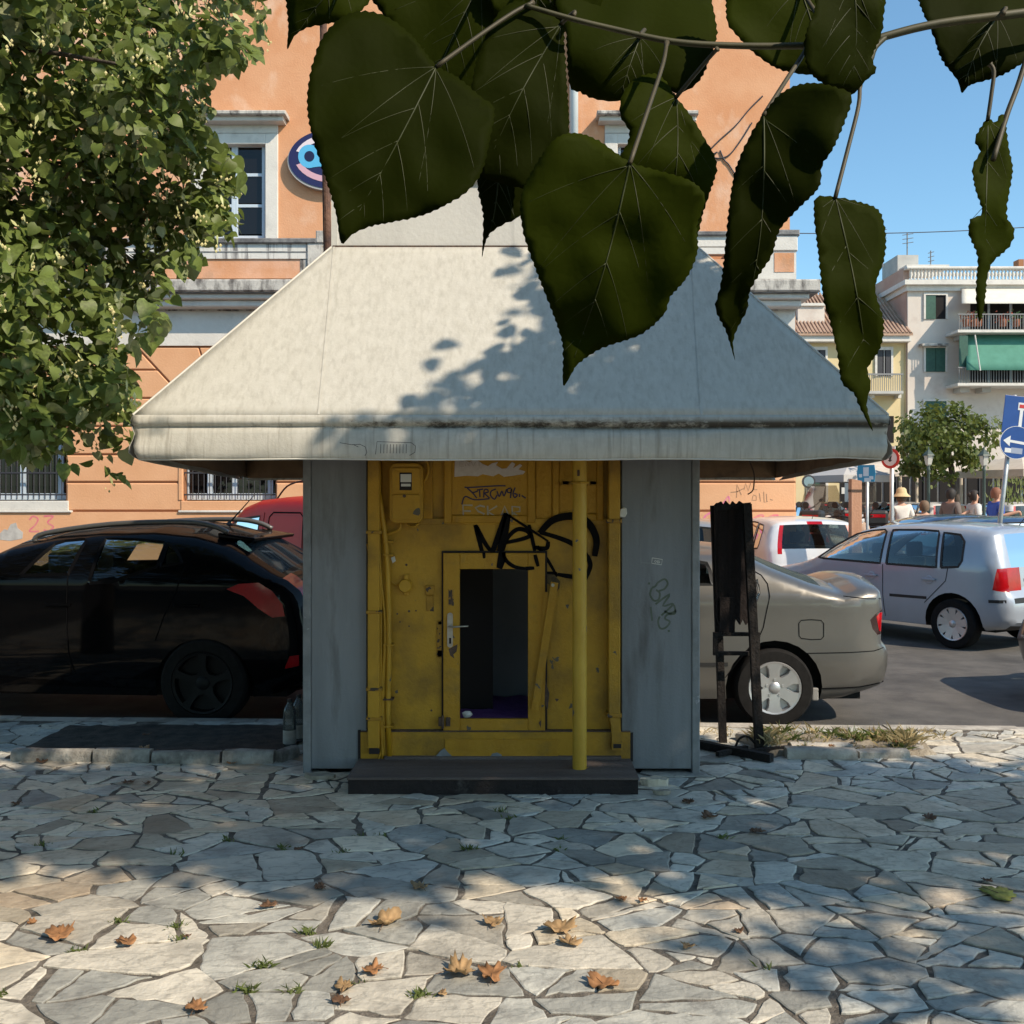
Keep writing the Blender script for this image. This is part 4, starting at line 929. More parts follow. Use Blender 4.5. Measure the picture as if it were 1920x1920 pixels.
# ---------------------------------------------------------------- silver hatchback seen from its rear corner
def hatch_shape(): return [(-3.18,.25),(-3.24,.48),(-3.16,.66),(-2.95,.78),(-2.35,.90),(-2.12,.97),(-1.75,1.18),(-1.42,1.36),(-1.1,1.435),(-.6,1.465),(-.1,1.455),(.25,1.425),(.42,1.395),(.455,1.36),(.53,1.16),(.585,.985),(.60,.86),(.61,.72),(.655,.64),(.675,.52),(.655,.36),(.56,.28),(.36,.24)]
def hatch(name, loc, rz, label, pm, group=None, detail=True, badge=True, style='cap', tl=1):
    root = empty(name, loc, rz, label, "car", group)
    wins = [("front_door_window", [(-1.98,.985),(-1.72,1.17),(-1.45,1.315),(-1.22,1.365),(-1.02,1.385),(-.98,1.36),(-.99,.965)], M_glass),
            ("rear_door_window", [(-.90,.962),(-.90,1.385),(-.5,1.395),(-.26,1.385),(-.24,1.35),(-.20,.955)], M_glass),
            ("quarter_window", [(-.14,.955),(-.18,1.37),(.04,1.35),(.11,1.27),(.12,1.05),(.08,.975)], M_glassd)]
    def strip(x, z, v):
        if x > .4 and 1.0 < z < 1.35 and abs(v) < .88: return ("rear_window", M_glass)
        if tl == 1 and x > .4 and .70 < z < .965 and abs(v) > .64: return ("tail_light", M_redl)
        if tl == 2 and x > .3 and .92 < z < 1.37 and abs(v) > .87: return ("tail_light", M_redl)
        if x > .4 and .56 < z < .64: return ("bumper_strip", M_trim)
        if x > .4 and z < .33: return ("lower_bumper", M_trim)
        if x > .4 and .42 < z < .53 and abs(v) < .38: return ("number_plate", M_plate)
        if x > .35 and 1.37 < z < 1.40 and abs(v) < .22 and tl == 2: return ("brake_light", M_redl)
        if -2.1 < x < -1.35 and z > .99 and abs(v) < .9: return ("windscreen", M_glass)
        return None
    se = [([(-.95,.955),(-.95,.60),(-.93,.30)], .008, M_seamm), ([(-.05,.95),(-.08,.80),(-.22,.66),(-.36,.52)], .008, M_seamm), ([(-.85,.575),(-.33,.58)], .035, M_trim), ([(-2.0,.57),(-1.0,.575)], .035, M_trim), ([(.45,.60),(.62,.605)], .035, M_trim)]
    lamps = [("tail_light", [(.49,.73),(.66,.70),(.66,.95),(.60,.985),(.53,.975)], M_redl)] if tl == 1 else []
    W = make_car(root, hatch_shape(), .25, [(0, .365), (-2.46, .365)], .825, pm, wins, strip, lamps, se, tum=.20, belt=.95, roofz=1.465, xr=(-3.24,.675), taper=.03, grid=.06 if detail else .09, corner=.12)
    for wx in (0, -2.46):
        for sy, s in ((-.725, -1), (.725, 1)): wheel(root, wx, sy, .295, .20, style, s, .18)
    seats(root, (-1.35, -.35), top=1.20)
    for x in (-1.12, -.30):
        b = MB(); b.lathe([(0,-.003),(.05,-.003),(.055,.0)], (x, -W(x,.80)-.001, .80), 'Y', 14); b.add(*rbox(x-.09, x+.09, -W(x,.8)-.035, -W(x,.8)-.012, .795, .82)); b.build("door_handle", pm, root, local=True, bevel=.006)
    b = MB(); b.tube([(.35,0,1.46),(.47,0,1.62)], [.006,.003], 6); b.build("aerial", M_trim, root, local=True)
    if badge:
        for k, (y, z) in enumerate(((-.36,.84),(-.30,.84),(-.245,.84),(-.34,.76),(-.31,.76))):
            b = MB(); b.add(*rbox(.618, .626, y-.018, y+.018, z-.018, z+.018)); b.build("badge_letter", M_chrome, root, local=True)
    return root
# rear-left wheel at px (1785, 1217)
M_silver = paint("silver_blue_paint", (.36,.40,.46), .25, .35)
rz = R(-57)
ax = Vector(((1787-CX)/158.5, 11.9, -.10)); off = Matrix.Rotation(rz, 3, 'Z') @ Vector((0, -.80, 0))
hatch("silver_hatchback", ax - off, rz, "silver blue hatchback with red corner tail light standing in the road", M_silver)
# white small car facing the wall
c = Vector(((1508-CX)/F*16.6, 16.6, -.10)); hatch("white_hatchback", c, R(-90)+R(4), "white hatchback seen from behind with tall red tail lights", paint("white_paint", (.62,.63,.65), 0, .3), tl=2, badge=False)
c = Vector(((1332-CX)/F*15.4, 15.4, -.10)); hatch("grey_hatchback", c, R(-14), "grey hatchback half hidden behind the black stand and the saloon", paint("grey_paint", (.33,.34,.36), .4, .3), badge=False)
# ---------------------------------------------------------------- red van
def van():
    root = empty("red_van", ((566-CX)/F*13.2+.82, 13.1, -.10), R(-42), "dark red panel van showing between the crossover and the kiosk", "van")
    upper = [(-3.30,.25),(-3.34,.5),(-3.25,.75),(-2.95,.95),(-2.5,1.06),(-2.25,1.20),(-1.9,1.50),(-1.65,1.68),(-1.35,1.76),(-.8,1.80),(0,1.81),(.5,1.79),(.62,1.74),(.68,1.55),(.72,1.2),(.74,.8),(.76,.5),(.70,.3),(.4,.24)]
    def strip(x, z, v):
        if x > .5 and .75 < z < 1.30 and abs(v) > .82: return ("tail_light", M_redl)
        if x > .5 and z < .55: return ("bumper", M_trim)
        if -2.3 < x < -1.7 and z > 1.16 and abs(v) < .9: return ("windscreen", M_glassd)
        return None
    pm = paint("dark_red_paint", (.40,.012,.012), 0, .4, coat=.12, spec=.25)
    def rr(x0, x1, z0, z1): return [(x0+.06,z0),(x1-.06,z0),(x1,z0+.06),(x1-.05,z1-.05),(x1-.12,z1),(x0+.1,z1),(x0+.02,z1-.06),(x0,z0+.06),(x0+.06,z0)]
    make_car(root, upper, .25, [(0,.37),(-2.6,.37)], .83, pm, [("front_door_window", [(-2.2,1.08),(-1.95,1.33),(-1.7,1.5),(-1.2,1.55),(-1.2,1.05)], M_glassd)], strip, [], [(rr(-1.0,-.2,1.05,1.6), .02, M_seamm), (rr(-.1,.55,1.05,1.6), .02, M_seamm), ([(-1.1,1.6),(-1.1,.35)], .01, M_seamm), ([(-.9,.62),(.35,.62)], .05, M_trim)], tum=.13, belt=1.0, roofz=1.8, xr=(-3.34,.76), taper=.02)
    for wx in (0,-2.6):
        for sy, s in ((-.73,-1),(.73,1)): wheel(root, wx, sy, .30, .20, 'cap', s, .18)
    b = MB(); b.tube(smoothpoly([(-1.5,-.3,1.76),(-1.25,-.3,1.95),(-.9,-.3,2.02),(-.6,-.3,2.03)], 4, False), .012, 6); b.build("aerial", M_trim, root, local=True)
van()
# ---------------------------------------------------------------- other cars down the street
P2 = [paint("navy_paint", (.03,.06,.13), .2, .3), paint("far_white_paint", (.6,.6,.6), 0, .35), paint("far_black_paint", (.012,.012,.014), 0, .3), paint("far_silver_paint", (.42,.43,.44), .4, .35)]
def far_car(px, d, rz, pm, name, label, grp):
    return hatch(name, Vector(((px-CX)/F*d, d, -.10 if d < 24 else .12)), R(rz), label, pm, grp, detail=False, badge=False, tl=2)
far_car(1835, 19.5, 4, P2[0], "navy_car", "dark blue car whose roof shows over the silver hatchback", None)
far_car(1925, 17.2, 8, P2[0], "navy_car", "dark car roof behind the tilted blue signpost", None)
far_car(2688, 8.62, -1, P2[2], "dark_car", "dark car whose shadow falls on the road by the kerb at the right", None)
for i, (px, d, rz, k, nm, lb) in enumerate(((1540, 31, -80, 2, "black_car", "black car parked behind the scooters with red light"), (1580, 32, -86, 2, "dark_car", "second dark car parked beyond the scooters"),
        (1655, 33, -84, 3, "silver_car", "silver car parked below the red ringed sign"), (1708, 34, -88, 1, "white_car", "small white car parked left of the far lamp post"), (1765, 33, -80, 1, "white_car", "white car parked under the far tree"), (1915, 31, -82, 1, "white_car", "white car parked in the shade of the far parasol"))):
    far_car(px, d, rz, P2[k], nm, lb, "cars parked before the cafe")
# ================================================================ orange corner building across the road
M_or = mat("orange_render", (.60,.275,.135), .9, (.67,.35,.195), 1.1, 9, .3, 30, dirt=(.72,.49,.36), dscale=.9, dlo=.50, dhi=.64, dstretch=(1,1,.6))
M_or2 = mat("orange_panel", (.64,.335,.175), .9, (.69,.38,.21), 1.4, 8, .25, 30, dirt=(.60,.32,.17), dscale=2, dlo=.6, dhi=.8)
M_orw = mat("weathered_orange", (.58,.27,.13), .9, (.66,.37,.24), 2.2, 9, .3, 30, dirt=(.38,.25,.17), dscale=2.5, dlo=.52, dhi=.75, dstretch=(1,1,.5))
M_groove = mat("groove", (.34,.15,.07), .95)
M_trimw = mat("white_stone_trim", (.60,.575,.53), .85, (.68,.65,.60), 2.5, 8, .25, 30, dirt=(.45,.43,.40), dscale=3, dlo=.55, dhi=.8)
M_trimd = mat("stained_ledge", (.42,.40,.37), .9, (.55,.525,.48), 4, 8, .4, 30, stretch=(1,1,1), dirt=(.10,.09,.085), dscale=3.5, dlo=.47, dhi=.62, dstretch=(1.5,1,.5))
M_streak = mat("streaked_band", (.60,.585,.55), .9, (.66,.64,.6), 3, 6, .2, 30, dirt=(.20,.19,.19), dscale=7, dlo=.50, dhi=.62, dstretch=(2,1,.12))
M_coping = mat("dark_coping", (.10,.10,.105), .9, (.26,.26,.255), 5, 8, .4, 30)
M_frb = mat("pale_blue_frame", (.50,.58,.66), .5)
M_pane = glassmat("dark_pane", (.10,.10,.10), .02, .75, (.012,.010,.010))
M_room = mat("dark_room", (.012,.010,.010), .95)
M_iron = mat("wrought_iron", (.035,.035,.042), .6)
D0 = 18.0; D1 = 18.30; DC = 17.50
bld = empty("orange_building", (-2, 22, -.1), 0, "orange rendered two storey building with white stone window surrounds across the road", "building")
def bb(name, px0, py0, px1, py1, d, t, m, c=0, par=None):
    b = MB(); b.pbox(px0, py0, px1, py1, d, t, c); return b.build(name, m, par or bld)
XL, XR = -420, 1493
WIN = [(-60, 124), (343, 517), (700, 880), (1070, 1245)]
# backing walls with openings
def wall_with(name, px0, py0, px1, py1, ops, d, t, m):
    b = MB(); x = px0
    for (a, y0, c, y1) in ops:
        b.pbox(x, py0, a, py1, d, t); b.pbox(a, py0, c, y0, d, t); b.pbox(a, y1, c, py1, d, t); x = c
    b.pbox(x, py0, px1, py1, d, t); return b.build(name, m, bld)
gw = wall_with("ground_floor_wall", XL, 560, XR-1, 1125, [(a, 745, c, 940) for a, c in WIN], D0+.03, .42, M_groove)
b = MB(); b.pbox(XL, 960, XR, 1125, D0-.012, .06); b.build("base_course", M_or2, bld)
# rusticated panels
rows = [(652, 692), (695, 745), (748, 798), (801, 851), (854, 903), (906, 957)]
piers = []; xs = [XL] + [v for w_ in WIN for v in w_] + [XR]
for k in range(0, len(xs), 2):
    x0, x1 = xs[k], xs[k+1]
    for (y0, y1) in rows:
        if y0 < 745:
            dx = (745-y0)*.30     # fanned ends over the windows
            l0 = x0 + (dx if k else 0); l1 = x0 + ((745-y1)*.30 if k else 0); r0 = x1 - (0 if k == len(xs)-2 else -dx*0) ; r1 = x1
            q = [(x0-(dx+40 if k else 0), y0), (x1+(dx*.9 if k < len(xs)-2 else 0), y0), (x1+((745-y1)*.9 if k < len(xs)-2 else 0), y1), (x0-((745-y1)+0 if k else 0), y1)]
            e0, e1 = .93*(745-y0)+2, .93*(745-y1)+2; f0, f1 = (1 if k else 0), (1 if k < len(xs)-2 else 0)
            q = [(x0+e0*f0, y0), (x1-e0*f1, y0), (x1-e1*f1, y1), (x0+e1*f0, y1)]
            b = MB(); b.pprism(q, D0, .06); b.build("rusticated_panel", M_or2, bld, bevel=.015)
        else:
            b = MB(); b.pbox(x0+1, y0, x1-1, y1, D0, .06, .018); b.build("rusticated_panel", M_or2, bld)
for a, c in WIN:      # voussoirs and keystone
    m_ = (a+c)/2
    for k in range(3):
        t0, t1 = a + (c-a)*k/3, a + (c-a)*(k+1)/3; f = lambda t, y: m_ + (t-m_)*(1+ (745-y)*.0105)
        b = MB(); b.pprism([(f(t0,652)+1.5,652),(f(t1,652)-1.5,652),(t1-1.5,744),(t0+1.5,744)], D0, .06); b.build("voussoir", M_or2, bld, bevel=.015)
# barred windows
for i, (a, c) in enumerate(WIN):
    g = bb("barred_window", a, 745, c, 940, D0+.46, .03, M_room)
    for x in (a+6, a+(c-a)*.29, a+(c-a)*.56, c-10): bb("window_frame", x-5, 745, x+5, 936, D0+.25, .05, M_frb, 0, g)
    bb("window_frame", a, 925, c, 937, D0+.247, .05, M_frb, 0, g)
    bb("pane", a+2, 747, c-2, 925, D0+.29, .006, M_pane, 0, g)
    x = a+8
    while x < c-4:
        b = MB(); p0 = P(x, 936, D0+.10); p1 = P(x, 747, D0+.10); b.tube([p0, p1], .008, 6); b.build("iron_bar", M_iron, g); x += 10.5
    bb("iron_rail", a+1, 926, c-1, 929, D0+.085, .03, M_iron, 0, g); bb("iron_rail", a+1, 885, c-1, 888, D0+.085, .03, M_iron, 0, g); bb("iron_rail", a+1, 800, c-1, 803, D0+.085, .03, M_iron, 0, g)
    bb("sill", a-4, 939, c+4, 957, D0-.02, .3, M_trimw if i == 0 else M_or2, .01)
    bb("sill_moulding", a-9 if i else XL, 957, c+9, 961, D0-.05, .1, M_trimw, .008)
bb("reveal_edge", 334, 747, 342, 938, D0-.02, .05, M_or2, .01)
# cornice
bb("frieze", XL, 575, XR-2, 648, D0-.015, .06, M_trimw)
bb("frieze_band", XL, 575, XR, 583, D0-.03, .06, M_trimd)
bb("bed_moulding", XL, 562, XR+10, 575, D0-.28, .35, M_trimw, .02); bb("cornice_moulding", XL, 549, XR+25, 560, D0-.38, .45, M_trimw, .02)
bb("cornice", XL, 523, XR+46, 546, DC, .9, M_trimd, .025); bb("cornice_soffit", XL, 546, XR+40, 549, DC+.05, .8, M_coping)
# parapet
PA = 17.72
bb("parapet", XL, 486, 575, 522, PA+.02, .14, M_orw); bb("parapet_band", XL, 456, 592, 471, PA, .18, M_streak); bb("parapet_band", XL, 473, 592, 485, PA-.006, .19, M_streak)
bb("coping", XL, 446, 592, 455.5, PA-.06, .3, M_coping, .015); bb("coping_line", XL, 471, 592, 473, PA-.015, .2, M_coping)
bb("parapet_pier", 576, 455, 604, 522, PA-.03, .25, M_trimd, .01); bb("pier_cap", 592, 432, 606, 455, PA-.06, .25, M_trimd, .015)
bb("pier_inset", 563, 486, 575, 522, PA+.01, .1, M_trimd)
bb("parapet", 605, 486, 1432, 522, PA+.02, .14, M_orw); bb("parapet_band", 605, 441, 1432, 462, PA, .18, M_trimw); bb("parapet_band", 605, 464, 1432, 476, PA-.006, .19, M_trimw); bb("coping", 605, 433, 1432, 441, PA-.06, .3, M_coping, .015)
bb("corner_pier", 1404, 470, 1493, 523, PA-.02, .4, M_trimw); bb("pier_panel", 1452, 474, 1489, 510, PA-.03, .05, M_orw); bb("pier_band", 1404, 441, 1496, 470, PA-.05, .42, M_trimw, .015); bb("coping", 1400, 430, 1500, 441, PA-.08, .46, M_coping, .02)
# upper storey
UP = [(383, 270, 497, 448), (770, 270, 884, 448), (1158, 270, 1272, 448)]
up = wall_with("upper_wall", XL, -330, 1481, 530, UP, D1, .42, M_or)
for (a, y0, c, y1) in UP:
    g = bb("upper_window", a, y0, c, y1, D1+.40, .03, M_room)
    bb("surround", a-24, y0-20, a, y1, D1-.035, .42, M_trimw, .01, g); bb("surround", c, y0-20, c+24, y1, D1-.035, .42, M_trimw, .01, g); bb("surround", a, y0-20, c, y0, D1-.035, .42, M_trimw, .01, g)
    bb("surround_top", a-24, y0-44, c+24, y0-20.5, D1-.03, .06, M_trimw, .01, g)
    bb("hood", a-34, y0-56, c+34, y0-44, D1-.24, .28, M_trimw, .015, g); bb("hood", a-38, y0-64, c+38, y0-56.2, D1-.34, .38, M_trimd, .015, g)
    for k in range(2):
        s0 = a + (c-a)*.5*k; s1 = s0 + (c-a)*.5
        f = bb("casement", s0, y0, s0+6, y1, D1+.10, .05, M_frb, .006, g); bb("casement_stile", s1-6, y0, s1, y1, D1+.10, .05, M_frb, .006, g)
        for y in (y0, y0+55, y0+113, y1-6): bb("glazing_bar", s0+6, y, s1-6, y+6, D1+.103, .045, M_frb, .004, g)
        for yy in (y0+6, y0+61, y0+119): bb("pane", s0+6, yy, s1-6, min(yy+50, y1-6), D1+.125, .005, M_pane, 0, g)
bb("roof_cornice", XL, -345, 1500, -330, DC+.2, 1.3, M_trimw, .02)
b = MB(); q0 = P(XL, -345, DC); q1 = P(1505, -345, DC); b.add([(q0.x,17.6,q0.z),(q1.x,17.6,q0.z),(q1.x,28,q0.z),(q0.x,28,q0.z),((q0.x+q1.x)/2-4,22.8,q0.z+2.2),((q0.x+q1.x)/2+4,22.8,q0.z+2.2)], [(0,1,5,4),(1,2,5),(2,3,4,5),(3,0,4),(0,3,2,1)]); b.build("roof", mat("roof_tiles", (.36,.17,.09), .9, (.45,.24,.14), 6), bld)
q0 = P(XL, 530, D1); q1 = P(1481, 530, D1)
b = MB(); zt = P(0, -330, D1).z; b.box(q0.x, q0.x+.3, D1+.42, 27.5, -.1, zt); b.box(q1.x-.3, q1.x, D1+.42, 27.5, -.1, zt); b.box(q0.x, q1.x, 27.2, 27.6, -.1, zt); b.build("rear_walls", M_or, bld)
b = MB(); b.box(q0.x+.3, q1.x-.3, 18.9, 27.2, 5.2, 5.4); b.build("floor_slab", M_room, bld)
# rain pipe, cables, stains, graffiti on the wall
b = MB(); b.tube([P(1076, -330, D1-.10), P(1076, 432, D1-.10)], .08, 12); b.build("rain_pipe", mat("white_pipe", (.60,.66,.68), .4), bld, smooth=True)
for pts in (((1330,282),(1350,262),(1380,235),(1405,205),(1430,180)), ((1330,293),(1348,297),(1368,290),(1390,262),(1410,230)), ((1350,282),(1358,300),(1366,308),(1375,322),(1388,340)), ((1330,293),(1345,285))):
    b = MB(); b.tube([P(x, y, D1-.02) for x, y in smoothpoly(pts, 4, False)], .014, 6); b.build("wall_cable", M_iron, bld)
M_pink = mat("pink_spray", (.66,.12,.20), .8, (.62,.26,.22), 14); M_pk2 = mat("magenta_spray", (.70,.15,.36), .8, (.68,.30,.25), 12); M_gp = mat("grey_marker", (.33,.19,.11), .8)
WD = D0 - .014; write("pink_number", "23", 55, 968, 18, 0, 0, 28, 1.5, 3.2, WD, M_pink, bld, 4)
for pts in (((1316,985),(1322,968),(1336,960)), ((1328,985),(1333,972),(1338,984)), ((1410,975),(1420,968),(1430,966),(1430,974),(1420,980)), ((1436,974),(1448,967),(1460,966)), ((1430,981),(1444,982),(1452,974))):
    stroke("pink_spray", pts, 4, WD, M_pink if pts[0][0] > 1400 else M_pk2, bld, 4)
stroke("pink_spray", ((1354,946),(1362,936),(1366,930),(1368,942)), 3, D0-.003, M_pk2, bld, 3)
for pts in (((1370,923),(1384,922)), ((1381,933),(1382,908),(1390,928)), ((1382,922),(1394,916)), ((1395,918),(1398,906),(1403,920),(1408,905)), ((1413,906),(1414,918),(1420,918)), ((1412,930),(1410,938),(1418,938),(1418,930),(1412,928)), ((1424,925),(1426,940)), ((1432,922),(1433,942),(1440,940)), ((1437,926),(1438,940)), ((1444,936),(1449,938))):
    stroke("pencil_scribble", pts, 1.5, D0-.003, M_gp, bld, 1, False)
b = MB(); b.pprism([(0,1000),(8,992),(14,994),(20,983),(30,980),(33,990),(43,998),(42,1010),(20,1014),(0,1012)], WD-.002, .004); b.build("bare_plaster", mat("bare_plaster", (.36,.34,.32), .95, (.50,.48,.45), 8), bld)
# oval eye sign on the wall
eye = empty("eye_sign", P(620, 298, D1-.10), 0, "oval navy shop sign with a blue eye and pink arcs on the orange wall", "sign")
def ell(cx, cy, rx, ry, n=48, a0=0, a1=360): return [(cx+rx*math.cos(R(a0+(a1-a0)*k/n)), cy-ry*math.sin(R(a0+(a1-a0)*k/n))) for k in range(n)]
ED = D1-.14
b = MB(); b.pprism(ell(618,301,79,56)[::-1], ED+.012, .12); b.build("sign_box", mat("sign_grey", (.42,.40,.39), .5), eye, auto=40)
b = MB(); b.pprism(ell(620,298,79,55)[::-1], ED, .02); b.build("sign_face", mat("sign_navy", (.018,.014,.075), .25), eye)
def arc(cx, cy, rx, ry, a0, a1, w0, n=14):
    o = [(cx+rx*math.cos(R(a0+(a1-a0)*k/n)), cy-ry*math.sin(R(a0+(a1-a0)*k/n))) for k in range(n+1)]
    i = [(cx+(rx-w0)*math.cos(R(a0+(a1-a0)*k/n)), cy-(ry-w0)*math.sin(R(a0+(a1-a0)*k/n))) for k in range(n+1)]
    return o + i[::-1]
b = MB(); b.pprism(arc(622,300,71,49,160,20,11)[::-1], ED-.006, .01); b.build("sign_arc", mat("sign_pale", (.72,.62,.66), .4), eye)
b = MB(); b.pprism(arc(622,292,71,50,200,340,11), ED-.006, .01); b.build("sign_arc", mat("sign_pink", (.62,.36,.42), .4), eye)
b = MB(); b.pprism(ell(580,293,21,22,32)[::-1], ED-.007, .01); b.build("eye_ring", mat("sign_cyan", (.10,.42,.68), .3), eye)
b = MB(); b.pprism(ell(580,293,9.5,10,24)[::-1], ED-.010, .01); b.build("eye_pupil", mat("sign_ink", (.01,.01,.05), .3), eye)
b = MB(); b.pprism([(590,302),(598,302),(612,316),(600,312),(584,314)], ED-.0075, .01); b.build("eye_tail", bpy.data.materials["sign_cyan"], eye)
# rusty pole behind the kiosk
b = MB(); pb0 = P(614, 470, 7.42); b.tube([Vector((pb0.x, 7.42, -.01)), Vector((pb0.x, 7.42, pb0.z)), Vector((P(606, 40, 7.42).x, 7.42, P(606, 40, 7.42).z)), Vector((P(603, -120, 7.42).x, 7.42, P(603, -120, 7.42).z))], [.034,.031,.026,.024], 12)
tag(b.build("rusty_pole", mat("rusty_pole", (.055,.03,.025), .8, (.16,.08,.05), 9, 8, .5, 40)), "thin rusty brown pole rising behind the kiosk", "pole")
# ================================================================ yellow and white houses down the street
BD = 46.0
M_yw = mat("yellow_plaster", (.62,.50,.27), .9, (.68,.56,.34), 1, 6, .2, 20)
M_ww = mat("pale_plaster", (.58,.51,.45), .9, (.66,.60,.54), .6, 8, .2, 20, dirt=(.46,.38,.33), dscale=.9, dlo=.55, dhi=.8)
M_pk = mat("pink_plaster", (.44,.27,.21), .9, (.50,.35,.28), .8, 8, .2, 20)
M_sh = mat("green_shutter", (.02,.075,.055), .6, (.03,.10,.07), 9); M_tile = mat("clay_tile", (.36,.23,.16), .9, (.48,.33,.24), 2, 6)
M_rail = mat("grey_rail", (.22,.22,.22), .6); M_conc = mat("grey_concrete", (.40,.39,.37), .95, (.5,.49,.46), 2)
M_grna = mat("green_awning", (.055,.20,.145), .8, (.07,.235,.175), 3); M_cra = mat("cream_awning", (.60,.57,.50), .85, (.66,.63,.56), 3)
def hb(root, name, px0, py0, px1, py1, d, t, m, c=0):
    b = MB(); b.pbox(px0, py0, px1, py1, d, t, c); return b.build(name, m, root)
def house_window(root, px0, py0, px1, py1, d, open_=False):
    g = hb(root, "window", px0, py0, px1, py1, d-.01, .03, M_room); m_ = (px0+px1)/2
    hb(g, "surround", px0-3.5, py0-4, px1+3.5, py0, d-.08, .1, M_trimw); hb(g, "surround", px0-3.5, py0, px0, py1, d-.08, .1, M_trimw); hb(g, "surround", px1, py0, px1+3.5, py1, d-.08, .1, M_trimw)
    hb(g, "shutter", px0, py0, m_-.4, py1, d-.05, .035, M_sh); s = hb(g, "shutter", m_+.4, py0, px1, py1, d-.05 if not open_ else d+.0, .035, M_sh if not open_ else M_frb)
    return g
yel = empty("yellow_house", ((1600-CX)/F*BD, BD+3, -.1), 0, "two storey yellow house with tiled roof and small balcony", "house")
hb(yel, "wall", 1440, 640, 1703, 1005, BD, 6, M_yw); hb(yel, "corner_strip", 1697, 640, 1703.5, 1005, BD-.06, .1, M_yw); hb(yel, "eaves", 1430, 626, 1709, 640, BD-.5, .6, M_trimw)
b = MB(); a = P(1425, 624, BD-.6); c = P(1712, 624, BD-.6); e = P(1560, 560, BD+3)
b.add([a, c, Vector((c.x-1, BD+3, e.z+.2)), Vector((a.x, BD+3, e.z+.2)), a-Vector((0,0,.12)), c-Vector((0,0,.12))], [(0,1,2,3),(4,5,1,0)]); rf = b.build("roof", M_tile, yel)
k = 0
for x in range(1428, 1712, 7):
    b = MB(); p0 = P(x, 624, BD-.62); b.tube([p0, Vector((p0.x, BD+2.9, e.z+.25))], .055, 5); b.build("tile_row", M_tile, rf)
hb(yel, "chimney_wall", 1496, 572, 1546, 618, BD+.3, 2, M_ww); hb(yel, "chimney_cap", 1494, 568, 1548, 573, BD+.2, 2.2, M_trimw)
for (a, c) in ((1519, 1548), (1645, 1671)):
    g = hb(yel, "window", a, 656, c, 705, BD-.01, .03, M_room); hb(g, "surround", a-4, 650, c+4, 656, BD-.08, .1, M_trimw); hb(g, "surround", a-4, 656, a, 705, BD-.08, .1, M_trimw); hb(g, "surround", c, 656, c+4, 705, BD-.08, .1, M_trimw)
    hb(g, "shutter", a, 656, a+10, 705, BD-.05, .03, M_iron); hb(g, "shutter", c-10, 656, c, 705, BD-.05, .03, M_iron); hb(g, "mullion", (a+c)/2-1, 656, (a+c)/2+1, 705, BD-.06, .03, M_rail)
bal = hb(yel, "balcony", 1628, 733, 1694, 738, BD-.9, .95, M_conc); hb(bal, "bracket", 1634, 738, 1640, 746, BD-.5, .5, M_trimw); hb(bal, "bracket", 1684, 738, 1690, 746, BD-.5, .5, M_trimw)
for x in range(1630, 1694, 4): hb(bal, "baluster", x, 702, x+1.2, 733, BD-.88, .03, M_rail)
hb(bal, "hand_rail", 1628, 700, 1694, 703, BD-.9, .05, M_rail)
g = hb(yel, "shop_door", 1518, 893, 1548, 1003, BD-.02, .05, M_room); hb(g, "door_frame", 1512, 886, 1518, 1003, BD-.06, .1, M_trimw); hb(g, "door_frame", 1548, 886, 1553, 1003, BD-.06, .1, M_trimw); hb(g, "door_leaf", 1520, 895, 1537, 1003, BD-.05, .04, M_sh)
g = hb(yel, "shop_front", 1575, 890, 1600, 1003, BD-.02, .05, M_room); hb(g, "notice", 1578, 914, 1586, 926, BD-.04, .02, M_white); hb(yel, "window", 1660, 780, 1676, 830, BD-.02, .05, M_room); hb(yel, "window", 1640, 785, 1652, 830, BD-.02, .05, M_room)
wh = empty("white_house", ((1850-CX)/F*BD, BD+3, -.1), 0, "pale four storey house with green shutters, balconies and rooftop balustrade", "house")
hb(wh, "wall", 1702, 545, 2100, 1005, BD-.2, 3.4, M_ww)
b = MB(); q = P(1702, 545, BD-.2); b.box(q.x-.03, q.x+.2, BD-.1, BD+3.4, -.1, q.z); b.build("side_wall", M_pk, wh)
hb(wh, "cornice", 1697, 524, 2105, 533, BD-.55, 4.2, M_trimw); hb(wh, "cornice_band", 1700, 533, 2102, 545, BD-.35, 3.8, M_trimw)
for a, c in ((1700, 2104),): hb(wh, "balustrade_coping", a, 499, c, 504, BD-.5, .35, M_trimw, .03)
def balu(px, d):
    p = P(px, 524, d); b = MB(); h = 20/F*d; b.lathe([(.05,0),(.05,.08*h),(.03,.14*h),(.085,.45*h),(.04,.75*h),(.05,.85*h),(.06,h)], p, 'Z', 8); return b
bm_ = None
for i in range(34):
    px = 1708 + i*6.6
    if bm_ is None: bm_ = balu(px, BD-.35).build("baluster", M_trimw, wh, smooth=True); x0_ = px
    else:
        o = bm_.copy(); COL.objects.link(o); o.location.x += (px-x0_)/F*(BD-.35)
b = MB(); q = P(1700, 524, BD-.5); q2 = P(1700, 499, BD-.5); b.box(q.x-.02, q.x+.25, BD-.15, BD+3.6, q.z, q2.z); b.build("side_parapet", M_pk, wh)
hb(wh, "roof_hut", 1683, 478, 1722, 508, BD+2, 2, M_conc); hb(wh, "roof_slab", 1700, 496, 1780, 503, BD+1.2, 2.2, M_trimw); hb(wh, "chimney", 1910, 486, 1920, 504, BD+1, .5, M_groove)
house_window(wh, 1736, 553, 1774, 598, BD-.2, True); house_window(wh, 1736, 652, 1773, 697, BD-.2); house_window(wh, 1735, 752, 1775, 802, BD-.2)
hb(wh, "hood", 1728, 644, 1779, 648, BD-.6, .4, M_trimd)
